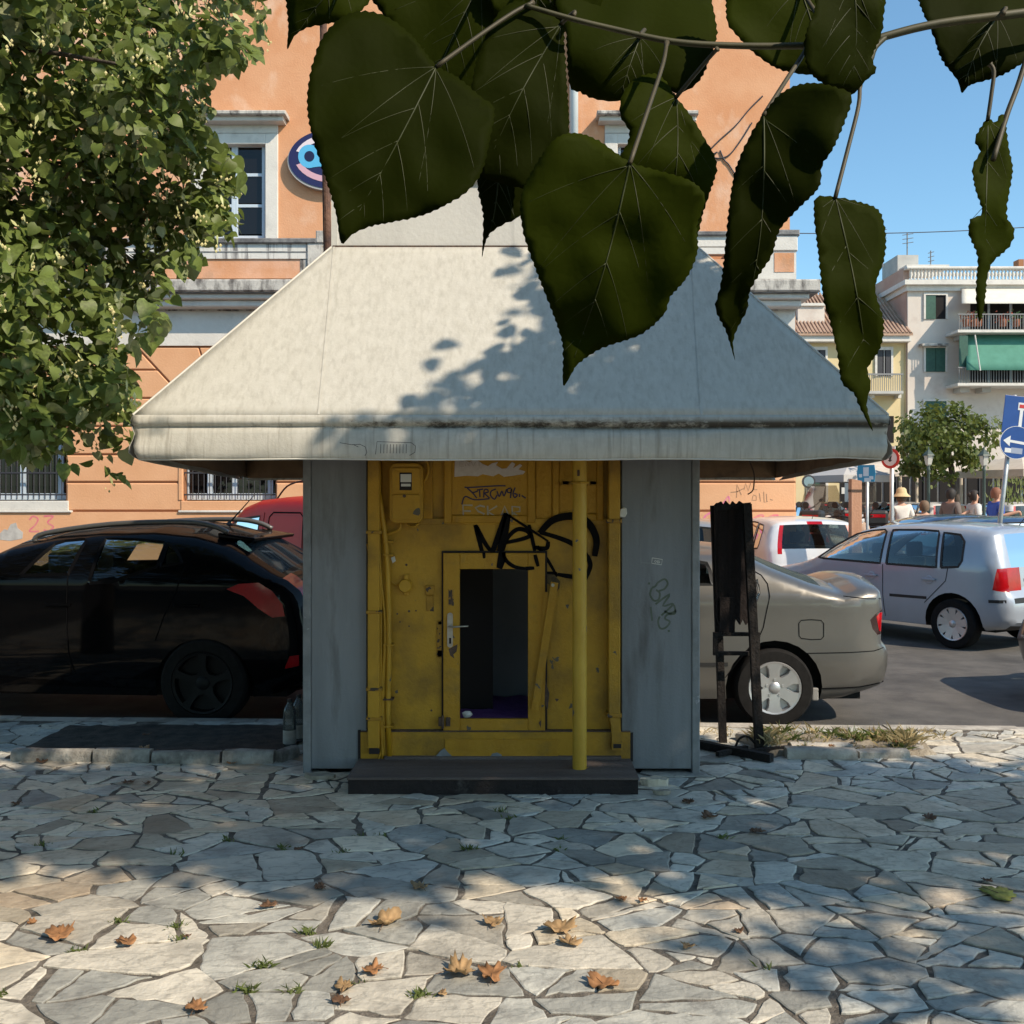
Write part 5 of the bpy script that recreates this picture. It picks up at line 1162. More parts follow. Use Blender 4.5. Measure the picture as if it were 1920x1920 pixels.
for y in (597, 697):
    g = hb(wh, "balcony", 1796, y+21, 2050, y+26, BD-1.5, 1.3, M_trimw); hb(g, "bracket", 1800, y+26, 1818, y+38, BD-.9, .7, M_conc); hb(g, "bracket", 1842, y+26, 1858, y+38, BD-.9, .7, M_conc)
    for x in range(1798, 2050, 5): hb(g, "railing_bar", x, y-8, x+1, y+21, BD-1.48, .03, M_rail)
    hb(g, "hand_rail", 1796, y-9, 2050, y-7, BD-1.5, .05, M_rail)
    for a, c in ((1820, 1852), (1857, 1893), (1899, 1935)): hb(g, "balcony_door", a, y-30, c, y+20, BD-.23, .03, M_room); 
    for a in (1852, 1893): hb(g, "door_frame", a, y-30, a+4, y+20, BD-.26, .05, M_frb)
def slant(root, name, x0, x1, y0, y1, d0, d1, m):
    b = MB(); rows = []
    for j in range(5):
        v = j/4; rows.append([P(x0+(x1-x0)*i/24, y0+(y1-y0)*v, d0+(d1-d0)*v) + Vector((0,0,-.10*math.sin(math.pi*v)*.3)) for i in range(25)])
    b.grid(rows); return b.build(name, m, root, solid=.02, smooth=True)
slant(wh, "cream_sunblind", 1803, 2050, 538, 569, BD-.25, BD-1.7, M_cra); slant(wh, "green_sunblind", 1812, 2050, 628, 694, BD-.9, BD-1.75, M_grna); hb(wh, "green_shutter_panel", 1799, 629, 1815, 690, BD-1.4, .05, M_sh)
b = MB(); b.tube([P(1828, 628, BD-1.8), P(1838, 695, BD-1.85)], .03, 6); b.build("blind_arm", M_trimw, wh)
for x, c in ((1812, (.45,.16,.08)), (1826, (.30,.09,.06)), (1834, (.16,.2,.06)), (1880, (.5,.1,.05)), (1905, (.1,.16,.05))):
    b = MB(); q = P(x, 612, BD-1.3); b.lathe([(.0,0),(.14,0),(.18,.3),(0,.3)], q, 'Z', 10); f = b.build("flower_pot", mat("pot", (.35,.13,.07), .9), wh)
    b = MB(); rr = random.Random(x)
    for k in range(40):
        v = q + Vector((rr.gauss(0,.16), rr.gauss(0,.1), .42+rr.gauss(0,.12))); s = .05; b.add([v+Vector((s*rr.uniform(-1,1), 0, s)), v+Vector((s, rr.uniform(-s,s), -s*.3)), v+Vector((-s, .02, -s*.5))], [(0,1,2)])
    b.build("pot_plant", mat("pot_plant", c, .8), wh)
for i, (px, y0, y1, ml) in enumerate(((1701, 436, 478, 9), (1655, 428, 500, 6), (1745, 470, 500, 5))):
    r = empty("roof_aerial", P(px, y1, BD+2.5), 0, ("forked television aerial on the grey roof hut", "thin tall aerial beside the roof hut", "short aerial over the balustrade")[i], "aerial"); b = MB(); b.tube([P(px, y1, BD+2.5), P(px, y0, BD+2.5)], .03, 6); b.build("mast", M_rail, r)
    for k in range(3): b = MB(); b.tube([P(px-ml, y0+5+k*8, BD+2.5), P(px+ml*1.3, y0+2+k*8, BD+2.3)], .018, 5); b.build("rod", M_rail, r)
b = MB(); b.tube([P(1440+10*i, 437+ 6*math.sin(i/52*math.pi) - i*.25, 26+.05*i) for i in range(53)], .013, 5); tag(b.build("overhead_cable", M_iron), "dark overhead cable slung between the houses against the sky", "cable")
# wide low block that closes the street behind
blk = empty("far_block", ((2300-CX)/F*60, 62, -.1), 0, "plain pale house row closing the street far behind", "house"); hb(blk, "wall", 1500, 700, 2600, 985, 60, 6, M_ww)
blk2 = empty("left_block", (-26, 24, -.1), 0, "pale house beyond the orange building hidden by the linden", "house"); b = MB(); b.box(-34, -14.5, 20, 30, -.1, 9); b.build("wall", M_ww, blk2)
# ================================================================ street furniture and people down the road
b = MB(); b.box(5.75, 40, 19.2, 44.5, -.11, .12); tag(b.build("far_pavement", mat("far_paving", (.30,.28,.25), .9, (.40,.375,.34), 2, 8, .3, 20)), kind="structure")
M_galv = mat("galvanised", (.38,.39,.39), .45, (.48,.49,.49), 8, metal=.6); M_sblue = mat("sign_blue", (.006,.055,.24), .4, (.01,.065,.27), 5); M_swhite = mat("sign_white", (.72,.72,.72), .4); M_sred = mat("sign_red", (.55,.03,.03), .4)
def disc(b, c, r, th, n=28, axis=None): b.lathe([(0,-th/2),(r,-th/2),(r,th/2),(0,th/2)], c, 'Y', n)
def signpost(name, px, py_top, d, label, tilt=0.0, r=.03):
    base = Vector(((px-CX)/F*d, d, -.10 if d < 19.2 else .12)); root = empty(name, base, 0, label, "road sign"); WL[root] = Vector((0,0,0)); root.rotation_euler = (0, tilt, 0)
    h = CH+(HY-py_top)/F*d - base.z; b = MB(); b.tube([(0,0,0),(0,0,h)], r, 10); b.build("pole", M_galv, root, local=True, smooth=True); return root, h
# dead end sign with the round arrow below it, on a leaning pole
d = 16.0; pp = F/d; root, h = signpost("blue_signs", 1856, 738, d, "blue dead end sign over a round blue arrow on a leaning pole", R(6.5), .036)
b = MB(); b.box(-.17, .37, -.062, -.05, h-.62, h-.02); s = b.build("dead_end_sign", M_sblue, root, local=True, bevel=.004)
b = MB(); b.box(.085, .135, -.066, -.063, h-.60, h-.20); b.box(.05, .17, -.0665, -.063, h-.24, h-.12); b.build("white_stem", M_swhite, s, local=True)
b = MB(); b.box(.07, .15, -.070, -.067, h-.205, h-.15); b.build("red_bar", M_sred, s, local=True)
b = MB(); disc(b, (.07, -.085, h-.76), .255, .012, 36); s2 = b.build("arrow_sign", M_sblue, root, local=True)
b = MB(); b.lathe([(.255,-.008),(.262,-.008),(.262,.008),(.255,.008)], (.07,-.085,h-.76), 'Y', 36); b.build("sign_rim", M_swhite, s2, local=True)
b = MB(); b.prism([(-.14,h-.745),(-.03,h-.66),(-.03,h-.725),(.28,h-.745),(.28,h-.79),(-.03,h-.765),(-.03,h-.83)][::-1], -.094, -.092); b.build("arrow", M_swhite, s2, local=True)
b = MB(); b.box(-.10, .0, -.094, -.092, h-.93, h-.86); b.build("sticker", M_swhite, s2, local=True); b = MB(); b.box(.0, .18, -.094, -.092, h-.935, h-.845); b.build("sticker", mat("grey_sticker", (.32,.36,.46), .5), s2, local=True)
# red ringed round sign
d = 20.0; root, h = signpost("no_entry_sign", 1672, 842, d, "red ringed white round sign on a grey pole", 0, .04); root.rotation_euler = (0, 0, R(-52))
b = MB(); disc(b, (0,-.05,h-.19), .20, .012, 32); s = b.build("sign_disc", M_sred, root, local=True); b = MB(); disc(b, (0,-.058,h-.19), .145, .008, 32); b.build("sign_field", M_swhite, s, local=True)
b = MB(); b.prism([(-.05,h-.22),(0,h-.26),(.05,h-.22),(.02,h-.22),(.04,h-.13),(-.03,h-.12),(-.02,h-.22)], -.066, -.063); b.build("sign_symbol", M_iron, s, local=True)
b = MB(); b.box(-.12, .1, -.05, -.03, h-.0, h+.05); b.build("bracket", M_swhite, root, local=True)
# torn blue and white sign
d = 18.0; root, h = signpost("torn_blue_sign", 1626, 872, d, "small blue and white weathered sign on a thin pole", 0, .026); root.rotation_euler = (0, 0, R(-42))
b = MB(); b.add(*[(lambda m: (m.v, m.f))(MB().prism([(-.15,h-.30),(.15,h-.30),(.17,h-.15),(.15,h),(-.15,h),(-.17,h-.15)], -.05, -.04))][0]); s = b.build("sign_plate", mat("sky_blue_sign", (.04,.28,.44), .4), root, local=True)
for q in ((-.05,.05,.12,.28), (-.13,-.07,.10,.16), (.06,.13,.06,.12), (-.03,.09,.02,.09)): b = MB(); b.box(q[0], q[1], -.055, -.051, h-.30+q[2]-.02, h-.30+q[3]-.02); b.build("sign_patch", M_swhite, s, local=True)
d = 30.0; root, h = signpost("traffic_mirror", 1515, 893, d, "small dark round traffic mirror by the yellow house door", 0, .03); b = MB(); disc(b, (0,-.06,h-.16), .20, .03, 20); s = b.build("mirror_back", M_iron, root, local=True); b = MB(); disc(b, (0,-.08,h-.16), .15, .01, 20); b.build("mirror", mat("mirror_glass", (.2,.25,.34), .1, metal=.8), s, local=True)
# squat orange post
d = 15.3; r = empty("wooden_post", ((1606-CX)/F*d, d, -.1), 0, "square weathered orange brown post beside the silver hatchback", "post"); b = MB(); x0 = (1597-CX)/F*d; x1 = (1616-CX)/F*d; z0 = P(0, 898, d).z
b.add([(x0,d,-.1),(x1,d,-.1),(x1,d+.15,-.1),(x0,d+.15,-.1),(x0,d,z0),(x1,d,z0-.03),(x1,d+.15,z0-.03),(x0,d+.15,z0)], [(0,3,2,1),(4,5,6,7),(0,1,5,4),(1,2,6,5),(2,3,7,6),(3,0,4,7)]); b.build("post", mat("post_wood", (.42,.20,.11), .85, (.55,.30,.19), 4, 8, .4, 30, stretch=(2,2,.3)), r); b = MB(); b.box(x0-.006, x1+.006, d-.006, d+.156, z0-.20, z0-.16); b.build("band", M_rust, r)
# lamp posts
M_lamp = mat("green_lamp_iron", (.055,.085,.075), .5)
def lamp(px, d, label):
    base = Vector(((px-CX)/F*d, d, -.1)); r = empty("lamp_post", base, 0, label, "lamp post", "lamp posts before the cafe"); WL[r] = Vector((0,0,0)); H = CH+(HY-842)/F*d+.1
    b = MB(); b.lathe([(.13,0),(.13,.12),(.09,.2),(.085,.8),(.06,.9),(.045,1.0),(.04,H-.65),(.06,H-.62),(.04,H-.58),(.04,H-.5)], (0,0,0), 'Z', 12); b.build("column", M_lamp, r, local=True, smooth=True)
    b = MB(); b.lathe([(.05,H-.5),(.09,H-.46),(.15,H-.20),(.15,H-.19)], (0,0,0), 'Z', 6); l = b.build("lantern_glass", mat("lantern_glass", (.55,.55,.5), .2), r, local=True)
    b = MB(); b.lathe([(.19,H-.20),(.17,H-.16),(.06,H-.05),(.03,H-.02),(.02,H+.06),(0,H+.07)], (0,0,0), 'Z', 6); b.build("lantern_roof", M_lamp, l, local=True)
    for k in range(6):
        a = k*math.pi/3; b = MB(); b.tube([(.05*math.cos(a),.05*math.sin(a),H-.5),(.155*math.cos(a),.155*math.sin(a),H-.19)], .01, 4); b.build("lantern_bar", M_lamp, l, local=True)
lamp(1741, 30, "green iron lamp post left of the far tree trunk"); lamp(1845, 29, "green iron lamp post between the far tree and the blue signs")
# cafe: awning, parasols, posts
M_canv = mat("beige_parasol", (.55,.47,.38), .85, (.62,.54,.45), 4)
def parasol(px, py, d, rr, label, m=M_canv, hgt=.55):
    base = Vector(((px-CX)/F*d, d, -.1)); r = empty("parasol", base, R(20), label, "parasol", "cafe parasols"); WL[r] = Vector((0,0,0)); zt = CH+(HY-py)/F*d+.1
    b = MB(); b.tube([(0,0,0),(0,0,zt)], .03, 8); b.build("pole", M_galv, r, local=True)
    b = MB(); q = [(rr*s, rr*t, zt-hgt) for s, t in ((-1,-1),(0,-1.02),(1,-1),(1.02,0),(1,1),(0,1.02),(-1,1),(-1.02,0))]; b.add(q+[(0,0,zt)]+[(x, y, z-.22) for x, y, z in q], [(i,(i+1)%8,8) for i in range(8)]+[(i+9,(i+1)%8+9,(i+1)%8,i) for i in range(8)]); b.build("canopy", m, r, local=True)
parasol(1915, 850, 32, 1.35, "beige square cafe parasol behind the leaning signpost"); parasol(1592, 868, 33, 1.0, "grey white cafe parasol beyond the wooden post", mat("grey_parasol", (.45,.44,.43), .85), .42)
cf = empty("cafe_awning", ((1690-CX)/F*34, 35, -.1), 0, "long beige cafe awning on posts under the far tree", "awning")
slant(cf, "canopy", 1612, 1880, 862, 893, 36.5, 33.5, M_canv)
for x in (1640, 1688, 1719, 1802, 1872): b = MB(); b.tube([Vector(((x-CX)/F*33.5, 33.5, -.1)), P(x, 892, 33.5)], .05, 8); b.build("post", M_canv, cf)
cb = empty("cafe_building", ((1750-CX)/F*38, 38, -.1), 0, "dark cafe front with glazed openings under the awning", "building")
hb(cb, "wall", 1600, 860, 2050, 1005, 38.5, 1, M_ww)
for i, x in enumerate(range(1606, 2050, 52)):
    g = hb(cb, "glazed_bay", x, 888, x+47, 1000, 38.44, .05, M_room); hb(g, "bay_frame", x+22, 888, x+24, 1000, 38.40, .03, M_frb if i % 3 == 0 else M_iron)
# plant in the shade
b = MB(); rr = random.Random(4); base = P(1905, 935, 28)
for k in range(160):
    v = base + Vector((rr.gauss(0,.35), rr.gauss(0,.2), rr.uniform(-.2,.5))); t = Vector((rr.gauss(0,.05), rr.gauss(0,.04), .16)); n = Vector((.02,.0,0)); b.add([v-n, v+n, v+t], [(0,1,2)])
r = empty("potted_shrub", (base.x, base.y, -.1), 0, "yellow green shrub in a tub below the beige parasol", "plant"); b.build("foliage", leafmat("shrub_leaf", (.16,.19,.05), (.2,.22,.08), (.2,.25,.05)), r); b = MB(); b.lathe([(0,0),(.25,0),(.3,1.45),(.28,1.45),(0,1.4)], (base.x, base.y, -.1), 'Z', 12); b.build("tub", M_lamp, r)
# ---------------------------------------------------------------- scooters
def scooter(px, d, rz, body, label, screen=True, box=True, s=1.0):
    r = empty("scooter", ((px-CX)/F*d, d, .12), R(rz), label, "scooter", "scooters parked along the wall"); WL[r] = Vector((0,0,0)); r.scale = (1.15,)*3; bm_ = paint("scooter_paint", body, .1, .3)
    for x in (0, 1.3):
        w_ = bpy.data.objects.new("wheel", None); COL.objects.link(w_); w_.parent = r; w_.location = (x, 0, .27)
        b = MB(); b.lathe([(.15,-.05),(.24,-.055),(.27,-.02),(.27,.02),(.24,.055),(.15,.05)], (0,0,0), 'Y', 20); b.build("tyre", M_tyre, w_, local=True, smooth=True)
        b = MB(); b.lathe([(0,-.04),(.16,-.05),(.16,.05),(0,.04)], (0,0,0), 'Y', 12); b.build("rim", M_alloy, w_, local=True)
    def loft(name, secs, m):
        rows = [[(x, cx_*math.cos(a)*wd, z + hg*math.sin(a)) for a in [k*math.pi/5 for k in range(11)]] for x, z, wd, hg in secs for cx_ in (1,)]
        b = MB(); b.grid(rows); b.f.append(tuple(range(11))); b.f.append(tuple(range(len(rows)*11-1, (len(rows)-1)*11-1, -1))); b.m += [0, 0]; return b.build(name, m, r, local=True, smooth=True)
    loft("tail_body", [(-.28,.68,.08,.05),(-.1,.62,.16,.12),(.2,.55,.19,.18),(.45,.45,.18,.16),(.6,.32,.15,.06)], bm_); loft("foot_board", [(.5,.30,.16,.05),(.8,.28,.17,.04),(1.05,.34,.15,.06)], M_trim)
    loft("leg_shield", [(1.0,.34,.10,.06),(1.06,.55,.20,.2),(1.12,.75,.22,.22),(1.20,.78,.10,.12)], bm_); loft("front_mudguard", [(1.12,.50,.06,.05),(1.3,.56,.075,.05),(1.5,.48,.05,.03)], bm_); loft("seat", [(-.25,.80,.10,.04),(0,.80,.15,.06),(.3,.78,.15,.06),(.5,.74,.10,.05)], M_trim)
    b = MB(); b.tube([(1.15,0,.6),(1.02,0,1.0)], .03, 8); b.tube([(.95,-.32,1.06),(1.02,0,1.0),(.95,.32,1.06)], .018, 6); b.build("handlebar", M_trim, r, local=True)
    b = MB(); b.lathe([(0,.10),(.07,.09),(.09,.0),(.06,-.08),(0,-.1)], (1.12,0,.97), 'X', 14); b.build("headlight", M_clrl, r, local=True, smooth=True)
    b = MB(); b.add(*rbox(-.33, -.29, -.07, .07, .62, .70)); b.build("tail_light", M_redl, r, local=True)
    for sy in (-1, 1): b = MB(); b.tube([(.97,sy*.25,1.06),(.95,sy*.36,1.22)], .008, 5); b.lathe([(0,-.02),(.06,-.02),(.065,.01),(0,.015)], (.94,sy*.38,1.25), 'X', 10); b.build("mirror", M_trim, r, local=True)
    if screen:
        b = MB(); rows = [[(1.18-.28*t, (.20+.06*math.sin(math.pi*t))*u, 1.0+.62*t*s) for u in (-1,-.5,0,.5,1)] for t in (0,.33,.66,1)]; b.grid(rows); b.build("windscreen", glassmat("scooter_screen", (.55,.52,.46), .12, .25, (.28,.26,.22)), r, local=True, smooth=True)
    if box:
        b = MB(); b.add(*rbox(-.52, -.14, -.2, .2, .86, 1.16)); b.build("top_box", M_trim, r, local=True, bevel=.06); b = MB(); b.add(*rbox(-.525, -.50, -.14, .14, 1.02, 1.08)); b.build("box_reflector", M_redl, r, local=True)
scooter(1530, 21.0, 62, (.42,.44,.46), "silver scooter with tall windscreen next to the orange wall corner"); scooter(1562, 20.2, 48, (.5,.36,.26), "tan scooter lying close behind the white hatchback", False, False); scooter(1572, 23, 100, (.12,.02,.02), "dark scooter with a big top box and pale screen", True, True, 1.1); scooter(1636, 22, 80, (.35,.03,.04), "red scooter behind the weathered sign pole"); scooter(1600, 22.5, 120, (.3,.03,.03), "red and grey scooter behind the wooden post", True, False)
# ---------------------------------------------------------------- people
def skinned(name, joints, bones, m, parent, sub=2):
    me = bpy.data.meshes.new(name); bm = bmesh.new(); vl = bm.verts.layers.skin.verify(); vs = {}
    for k, (p, r) in joints.items():
        v = bm.verts.new(p); v[vl].radius = (r, r) if not isinstance(r, tuple) else r; vs[k] = v
    first = True
    for a, c in bones: bm.edges.new((vs[a], vs[c]))
    vs[next(iter(joints))][vl].use_root = True
    bm.to_mesh(me); bm.free(); me.materials.append(m); o = link(name, me, parent)
    o.modifiers.new("skin", 'SKIN').use_smooth_shade = True; s = o.modifiers.new("sub", 'SUBSURF'); s.levels = s.render_levels = sub; return o
M_skin = mat("skin", (.50,.27,.18), .55, (.55,.31,.21), 20)
def person(px, d, rz, h, shirt, trous, hair, label, hat=False, arms=((.33,-.02,.95),(-.33,-.02,.95)), bun=False, bare=False, z=.12):
    r = empty("person", ((px-CX)/F*d, d, z), R(rz), label, "person"); k = h/1.7
    J = {'pel': ((0,0,.95),.13), 'sp': ((0,.01,1.12),.12), 'ch': ((0,.01,1.30),.145), 'nk': ((0,.0,1.455),.055), 'hd0': ((0,-.02,1.53),.075), 'hd1': ((0,-.015,1.62),.085), 'hd2': ((0,.005,1.69),.055),
         'shL': ((.17,.01,1.38),.065), 'elL': ((.24,.03,1.12),.045), 'haL': (arms[0],.032), 'shR': ((-.17,.01,1.38),.065), 'elR': ((-.24,.03,1.12),.045), 'haR': (arms[1],.032), 'fiL': (tuple(Vector(arms[0])+Vector((0,-.03,-.10))),.022), 'fiR': (tuple(Vector(arms[1])+Vector((0,-.03,-.10))),.022),
         'hpL': ((.09,0,.90),.09), 'knL': ((.10,-.01,.50),.06), 'anL': ((.10,.02,.09),.042), 'toL': ((.11,-.13,.035),.035), 'hpR': ((-.09,0,.90),.09), 'knR': ((-.10,-.01,.50),.06), 'anR': ((-.10,.02,.09),.042), 'toR': ((-.11,-.13,.035),.035)}
    B = [('pel','sp'),('sp','ch'),('ch','nk'),('nk','hd0'),('hd0','hd1'),('hd1','hd2'),('ch','shL'),('shL','elL'),('elL','haL'),('haL','fiL'),('ch','shR'),('shR','elR'),('elR','haR'),('haR','fiR'),('pel','hpL'),('hpL','knL'),('knL','anL'),('anL','toL'),('pel','hpR'),('hpR','knR'),('knR','anR'),('anR','toR')]
    def sc(d_, f=1.0, g=0): return {a: ((p[0]*k, p[1]*k, p[2]*k), (q*f+g)*k) for a, (p, q) in d_.items()}
    skinned("body", sc(J), B, M_skin, r)
    T = {a: J[a] for a in (('pel','sp','ch') if bare else ('pel','sp','ch','shL','elL','shR','elR'))}
    skinned("shirt", sc(T, 1.06, .022), [e for e in B if e[0] in T and e[1] in T], mat("cloth", shirt, .9, tuple(v*.85 for v in shirt), 6, 6, .4, 20), r)
    T = {a: J[a] for a in ('pel','hpL','knL','anL','hpR','knR','anR')}; skinned("trousers", sc(T, 1.05, .018), [e for e in B if e[0] in T and e[1] in T], mat("trousers", trous, .9), r)
    b = MB(); hc = (0, .012*k, 1.645*k); b.lathe([(.0,.125*k),(.06*k,.115*k),(.10*k,.075*k),(.118*k,.01*k),(.118*k,-.06*k),(.095*k,-.13*k)], hc, 'Z', 16)
    for i, v in enumerate(b.v):
        if v[1] < -.02*k and v[2] < 1.655*k: b.v[i] = (v[0]*.95, v[1]*.15, v[2])
    if bun: b.lathe([(0,.06),(.045,.03),(.05,0),(.04,-.04),(0,-.06)], (0,.13*k,1.66*k), 'Z', 10)
    b.build("hair", mat("hair", hair, .7), r, local=True, smooth=True)
    b = MB(); b.lathe([(0,.02),(.012,.0),(.016,-.02),(0,-.025)], (0,-.105*k,1.60*k), 'Z', 8); b.build("nose", M_skin, r, local=True, smooth=True)
    if hat:
        b = MB(); b.lathe([(0,.17),(.06,.165),(.10,.13),(.115,.05),(.125,.03),(.19,-.03),(.20,-.045),(.125,.02)], (0,.01*k,1.66*k), 'Z', 24); b.build("sun_hat", mat("straw_hat", (.56,.42,.22), .9, (.62,.48,.28), 30), r, local=True, smooth=True)
    return r
person(1690, 22.5, 175, 1.70, (.72,.68,.62), (.25,.25,.3), (.12,.07,.04), "person in a straw sun hat and loose white shirt seen from behind", True, ((.36,-.2,1.1),(-.33,-.02,.95)))
person(1783, 24.2, 120, 1.76, (.16,.13,.12), (.1,.1,.12), (.02,.016,.014), "person with dark hair turned sideways behind the blue car", False, ((.3,-.3,1.2),(-.36,-.2,1.25)), False, False, z=.12)
person(1827, 24.0, 95, 1.72, (.6,.6,.58), (.1,.1,.12), (.025,.018,.015), "person with dark hair tied back in profile behind the blue car", False, bun=True, z=.12)
person(1868, 24.0, 100, 1.78, (.05,.10,.42), (.2,.2,.22), (.22,.09,.05), "person in a bright blue top with arms spread beside the signpost", False, ((.42,-.3,1.18),(-.40,-.3,1.22)), False, False, z=.12)
person(1733, 21.0, 170, 1.48, (.42,.33,.26), (.15,.15,.2), (.16,.10,.06), "shorter person with brown hair beside the hatted one", False)
# ================================================================ trees
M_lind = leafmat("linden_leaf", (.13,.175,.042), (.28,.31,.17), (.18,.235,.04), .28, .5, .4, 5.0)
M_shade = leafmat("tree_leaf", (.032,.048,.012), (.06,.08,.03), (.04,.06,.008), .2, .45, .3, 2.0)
M_bark = mat("bark", (.05,.04,.032), .95, (.10,.08,.065), 14, 8, .9, 40, stretch=(1,1,.3))
M_blos = mat("blossom", (.50,.46,.20), .8, (.58,.52,.28), 30); M_bract = mat("bract", (.42,.46,.20), .7, (.5,.52,.28), 20)
HEART = [(0,0),(.30,-.10),(.47,.10),(.50,.34),(.40,.60),(.20,.84),(0,1.05),(-.20,.84),(-.40,.60),(-.50,.34),(-.47,.10),(-.30,-.10)]
def leaf_geo(fold, curl):
    """heart shaped leaf of length 1 along +y, folded along the midrib"""
    mid = [(0, .0), (0, .34), (0, .70), (0, 1.05)]
    vs = []
    def z(x, y): return fold*abs(x) - curl*(y-.3)**2
    for y in (0, .10, .34, .60, .84, 1.05): vs.append((0, y, z(0, y)))
    right = [(.30,-.10),(.47,.10),(.50,.34),(.40,.60),(.20,.84)]
    for s in (1, -1):
        for x, y in right: vs.append((s*x, y, z(x, y)))
    fs = []
    for s, o in ((1, 6), (-1, 11)):
        fl = [(0,o,o+1,1),(1,o+1,o+2,2),(2,o+2,o+3,3),(3,o+3,o+4,4),(4,o+4,5)]
        fs += fl if s > 0 else [tuple(reversed(f)) for f in fl]
    return vs, fs
LG = [leaf_geo(.25,.25), leaf_geo(.10,.45), leaf_geo(.40,.15), leaf_geo(-.05,.35)]
def frame(nrm, down):
    n = nrm.normalized(); t = down - n*down.dot(n)
    if t.length < 1e-4: t = Vector((1,0,0)) - n*n.x
    t.normalize(); return Matrix((t.cross(n), t, n)).transposed()
def leaves_into(b, items):
    for (p, m, s, g) in items:
        vs, fs = LG[g]; b.add([p + m @ Vector(v)*s for v in vs], fs)
def fast_mesh(name, items, material, parent, low=False):
    """many leaves as one mesh, through numpy"""
    V = []; Fl = []; off = 0; LS = []; LT = []
    geo = [(np.array(v), f) for v, f in LG]
    if low: geo = [(np.array([(0,-.05,0),(.45,.2,.1),(.35,.65,.02),(0,1.05,-.15),(-.35,.65,.02),(-.45,.2,.1)]), [(0,1,2,3),(0,3,4,5)])]*4
    loops = []; starts = []; tot = []; c = 0
    for (p, m, s, g) in items:
        v, f = geo[g]; V.append(v @ np.array(m).T * s + np.array(p))
        for q in f:
            loops += [i+off for i in q]; starts.append(c); tot.append(len(q)); c += len(q)
        off += len(v)
    V = np.concatenate(V) - np.array(WL[parent])
    me = bpy.data.meshes.new(name); me.vertices.add(len(V)); me.vertices.foreach_set("co", V.ravel()); me.loops.add(len(loops)); me.loops.foreach_set("vertex_index", loops)
    me.polygons.add(len(starts)); me.polygons.foreach_set("loop_start", starts); me.polygons.foreach_set("loop_total", tot); me.update(calc_edges=True); me.materials.append(material)
    me.polygons.foreach_set("use_smooth", [True]*len(starts)); o = link(name, me, parent); WL[o] = WL[parent]; return o
def limb(b, pts, r0, r1, n=8): 
    q = smoothpoly([tuple(p) for p in pts], 5, False); b.tube(q, [r0+(r1-r0)*i/(len(q)-1) for i in range(len(q))], n)
# ---------------------------------------------------------------- flowering linden, left
rt = random.Random(12)
lt = empty("linden_tree", (-4.6, 5.6, 0), 0, "flowering linden tree with dense sunlit leaves and pale blossoms, left of the kiosk", "tree")
b = MB(); limb(b, [(-4.6,5.6,-.02),(-4.55,5.6,1.2),(-4.4,5.6,2.4),(-4.2,5.7,4.2),(-4.1,5.8,6.0)], .17, .07, 12); b.build("trunk", M_bark, lt, smooth=True)
EDGE = [(-40,-200),(560,-200),(535,-60),(520,0),(500,60),(470,105),(430,125),(395,130),(380,150),(395,180),(390,225),(385,240),(430,290),(452,320),(455,350),(430,370),(440,420),(430,440),(385,455),(375,480),(365,495),(320,505),(300,500),(310,520),(322,560),(315,600),(305,625),(250,640),(240,660),(235,700),(258,745),(250,790),(245,820),(240,860),(245,885),(215,900),(190,915),(165,890),(120,870),(60,865),(0,850),(-60,840),(-500,700),(-500,-200)]
sprays = []
tries = 0
while len(sprays) < 190 and tries < 30000:
    tries += 1
    x, y = rt.uniform(-420, 540), rt.uniform(-190, 900); d = rt.uniform(4.75, 6.3)
    if not inpoly(x + 30*noise.noise(Vector((x*.02, y*.02, 1))), y, EDGE): continue
    if 0 < x < 150 and 290 < y < 470 and d < 5.7: continue      # the hollow where the shaded inside shows
    p = P(x, y, d)
    if d < 5.55 and noise.noise(Vector((p.x*2.1, p.z*2.1, 4.4))) < -.12: continue
    if all((p-q).length > .21 for q in sprays): sprays.append(p)
items = []
for c in sprays:
    px = CX + c.x/c.y*F; py = HY - (c.z-CH)/c.y*F
    n = rt.randint(90, 140); rr = rt.uniform(.16, .34)
    for _ in range(n):
        dv = Vector((rt.gauss(0,1), rt.gauss(0,1), rt.gauss(0,.85))).normalized()*rr*rt.random()**.45
        p = c + dv; x = CX + p.x/p.y*F; y = HY - (p.z-CH)/p.y*F
        if not inpoly(x + 26*noise.noise(Vector((x*.03, y*.03, 3))) + rt.gauss(0,7), y + rt.gauss(0,7), EDGE): continue
        nr = dv.normalized()*.5 + Vector((.25,-.30,.60)) + Vector((rt.gauss(0,.62), rt.gauss(0,.62), rt.gauss(0,.6)))
        m = frame(nr, Vector((rt.gauss(.2,.7), rt.gauss(-.2,.6), -.9)))
        items.append((p, m, rt.choice((.035,.045,.055,.062,.07,.085))*rt.uniform(.85,1.15), rt.randrange(4)))
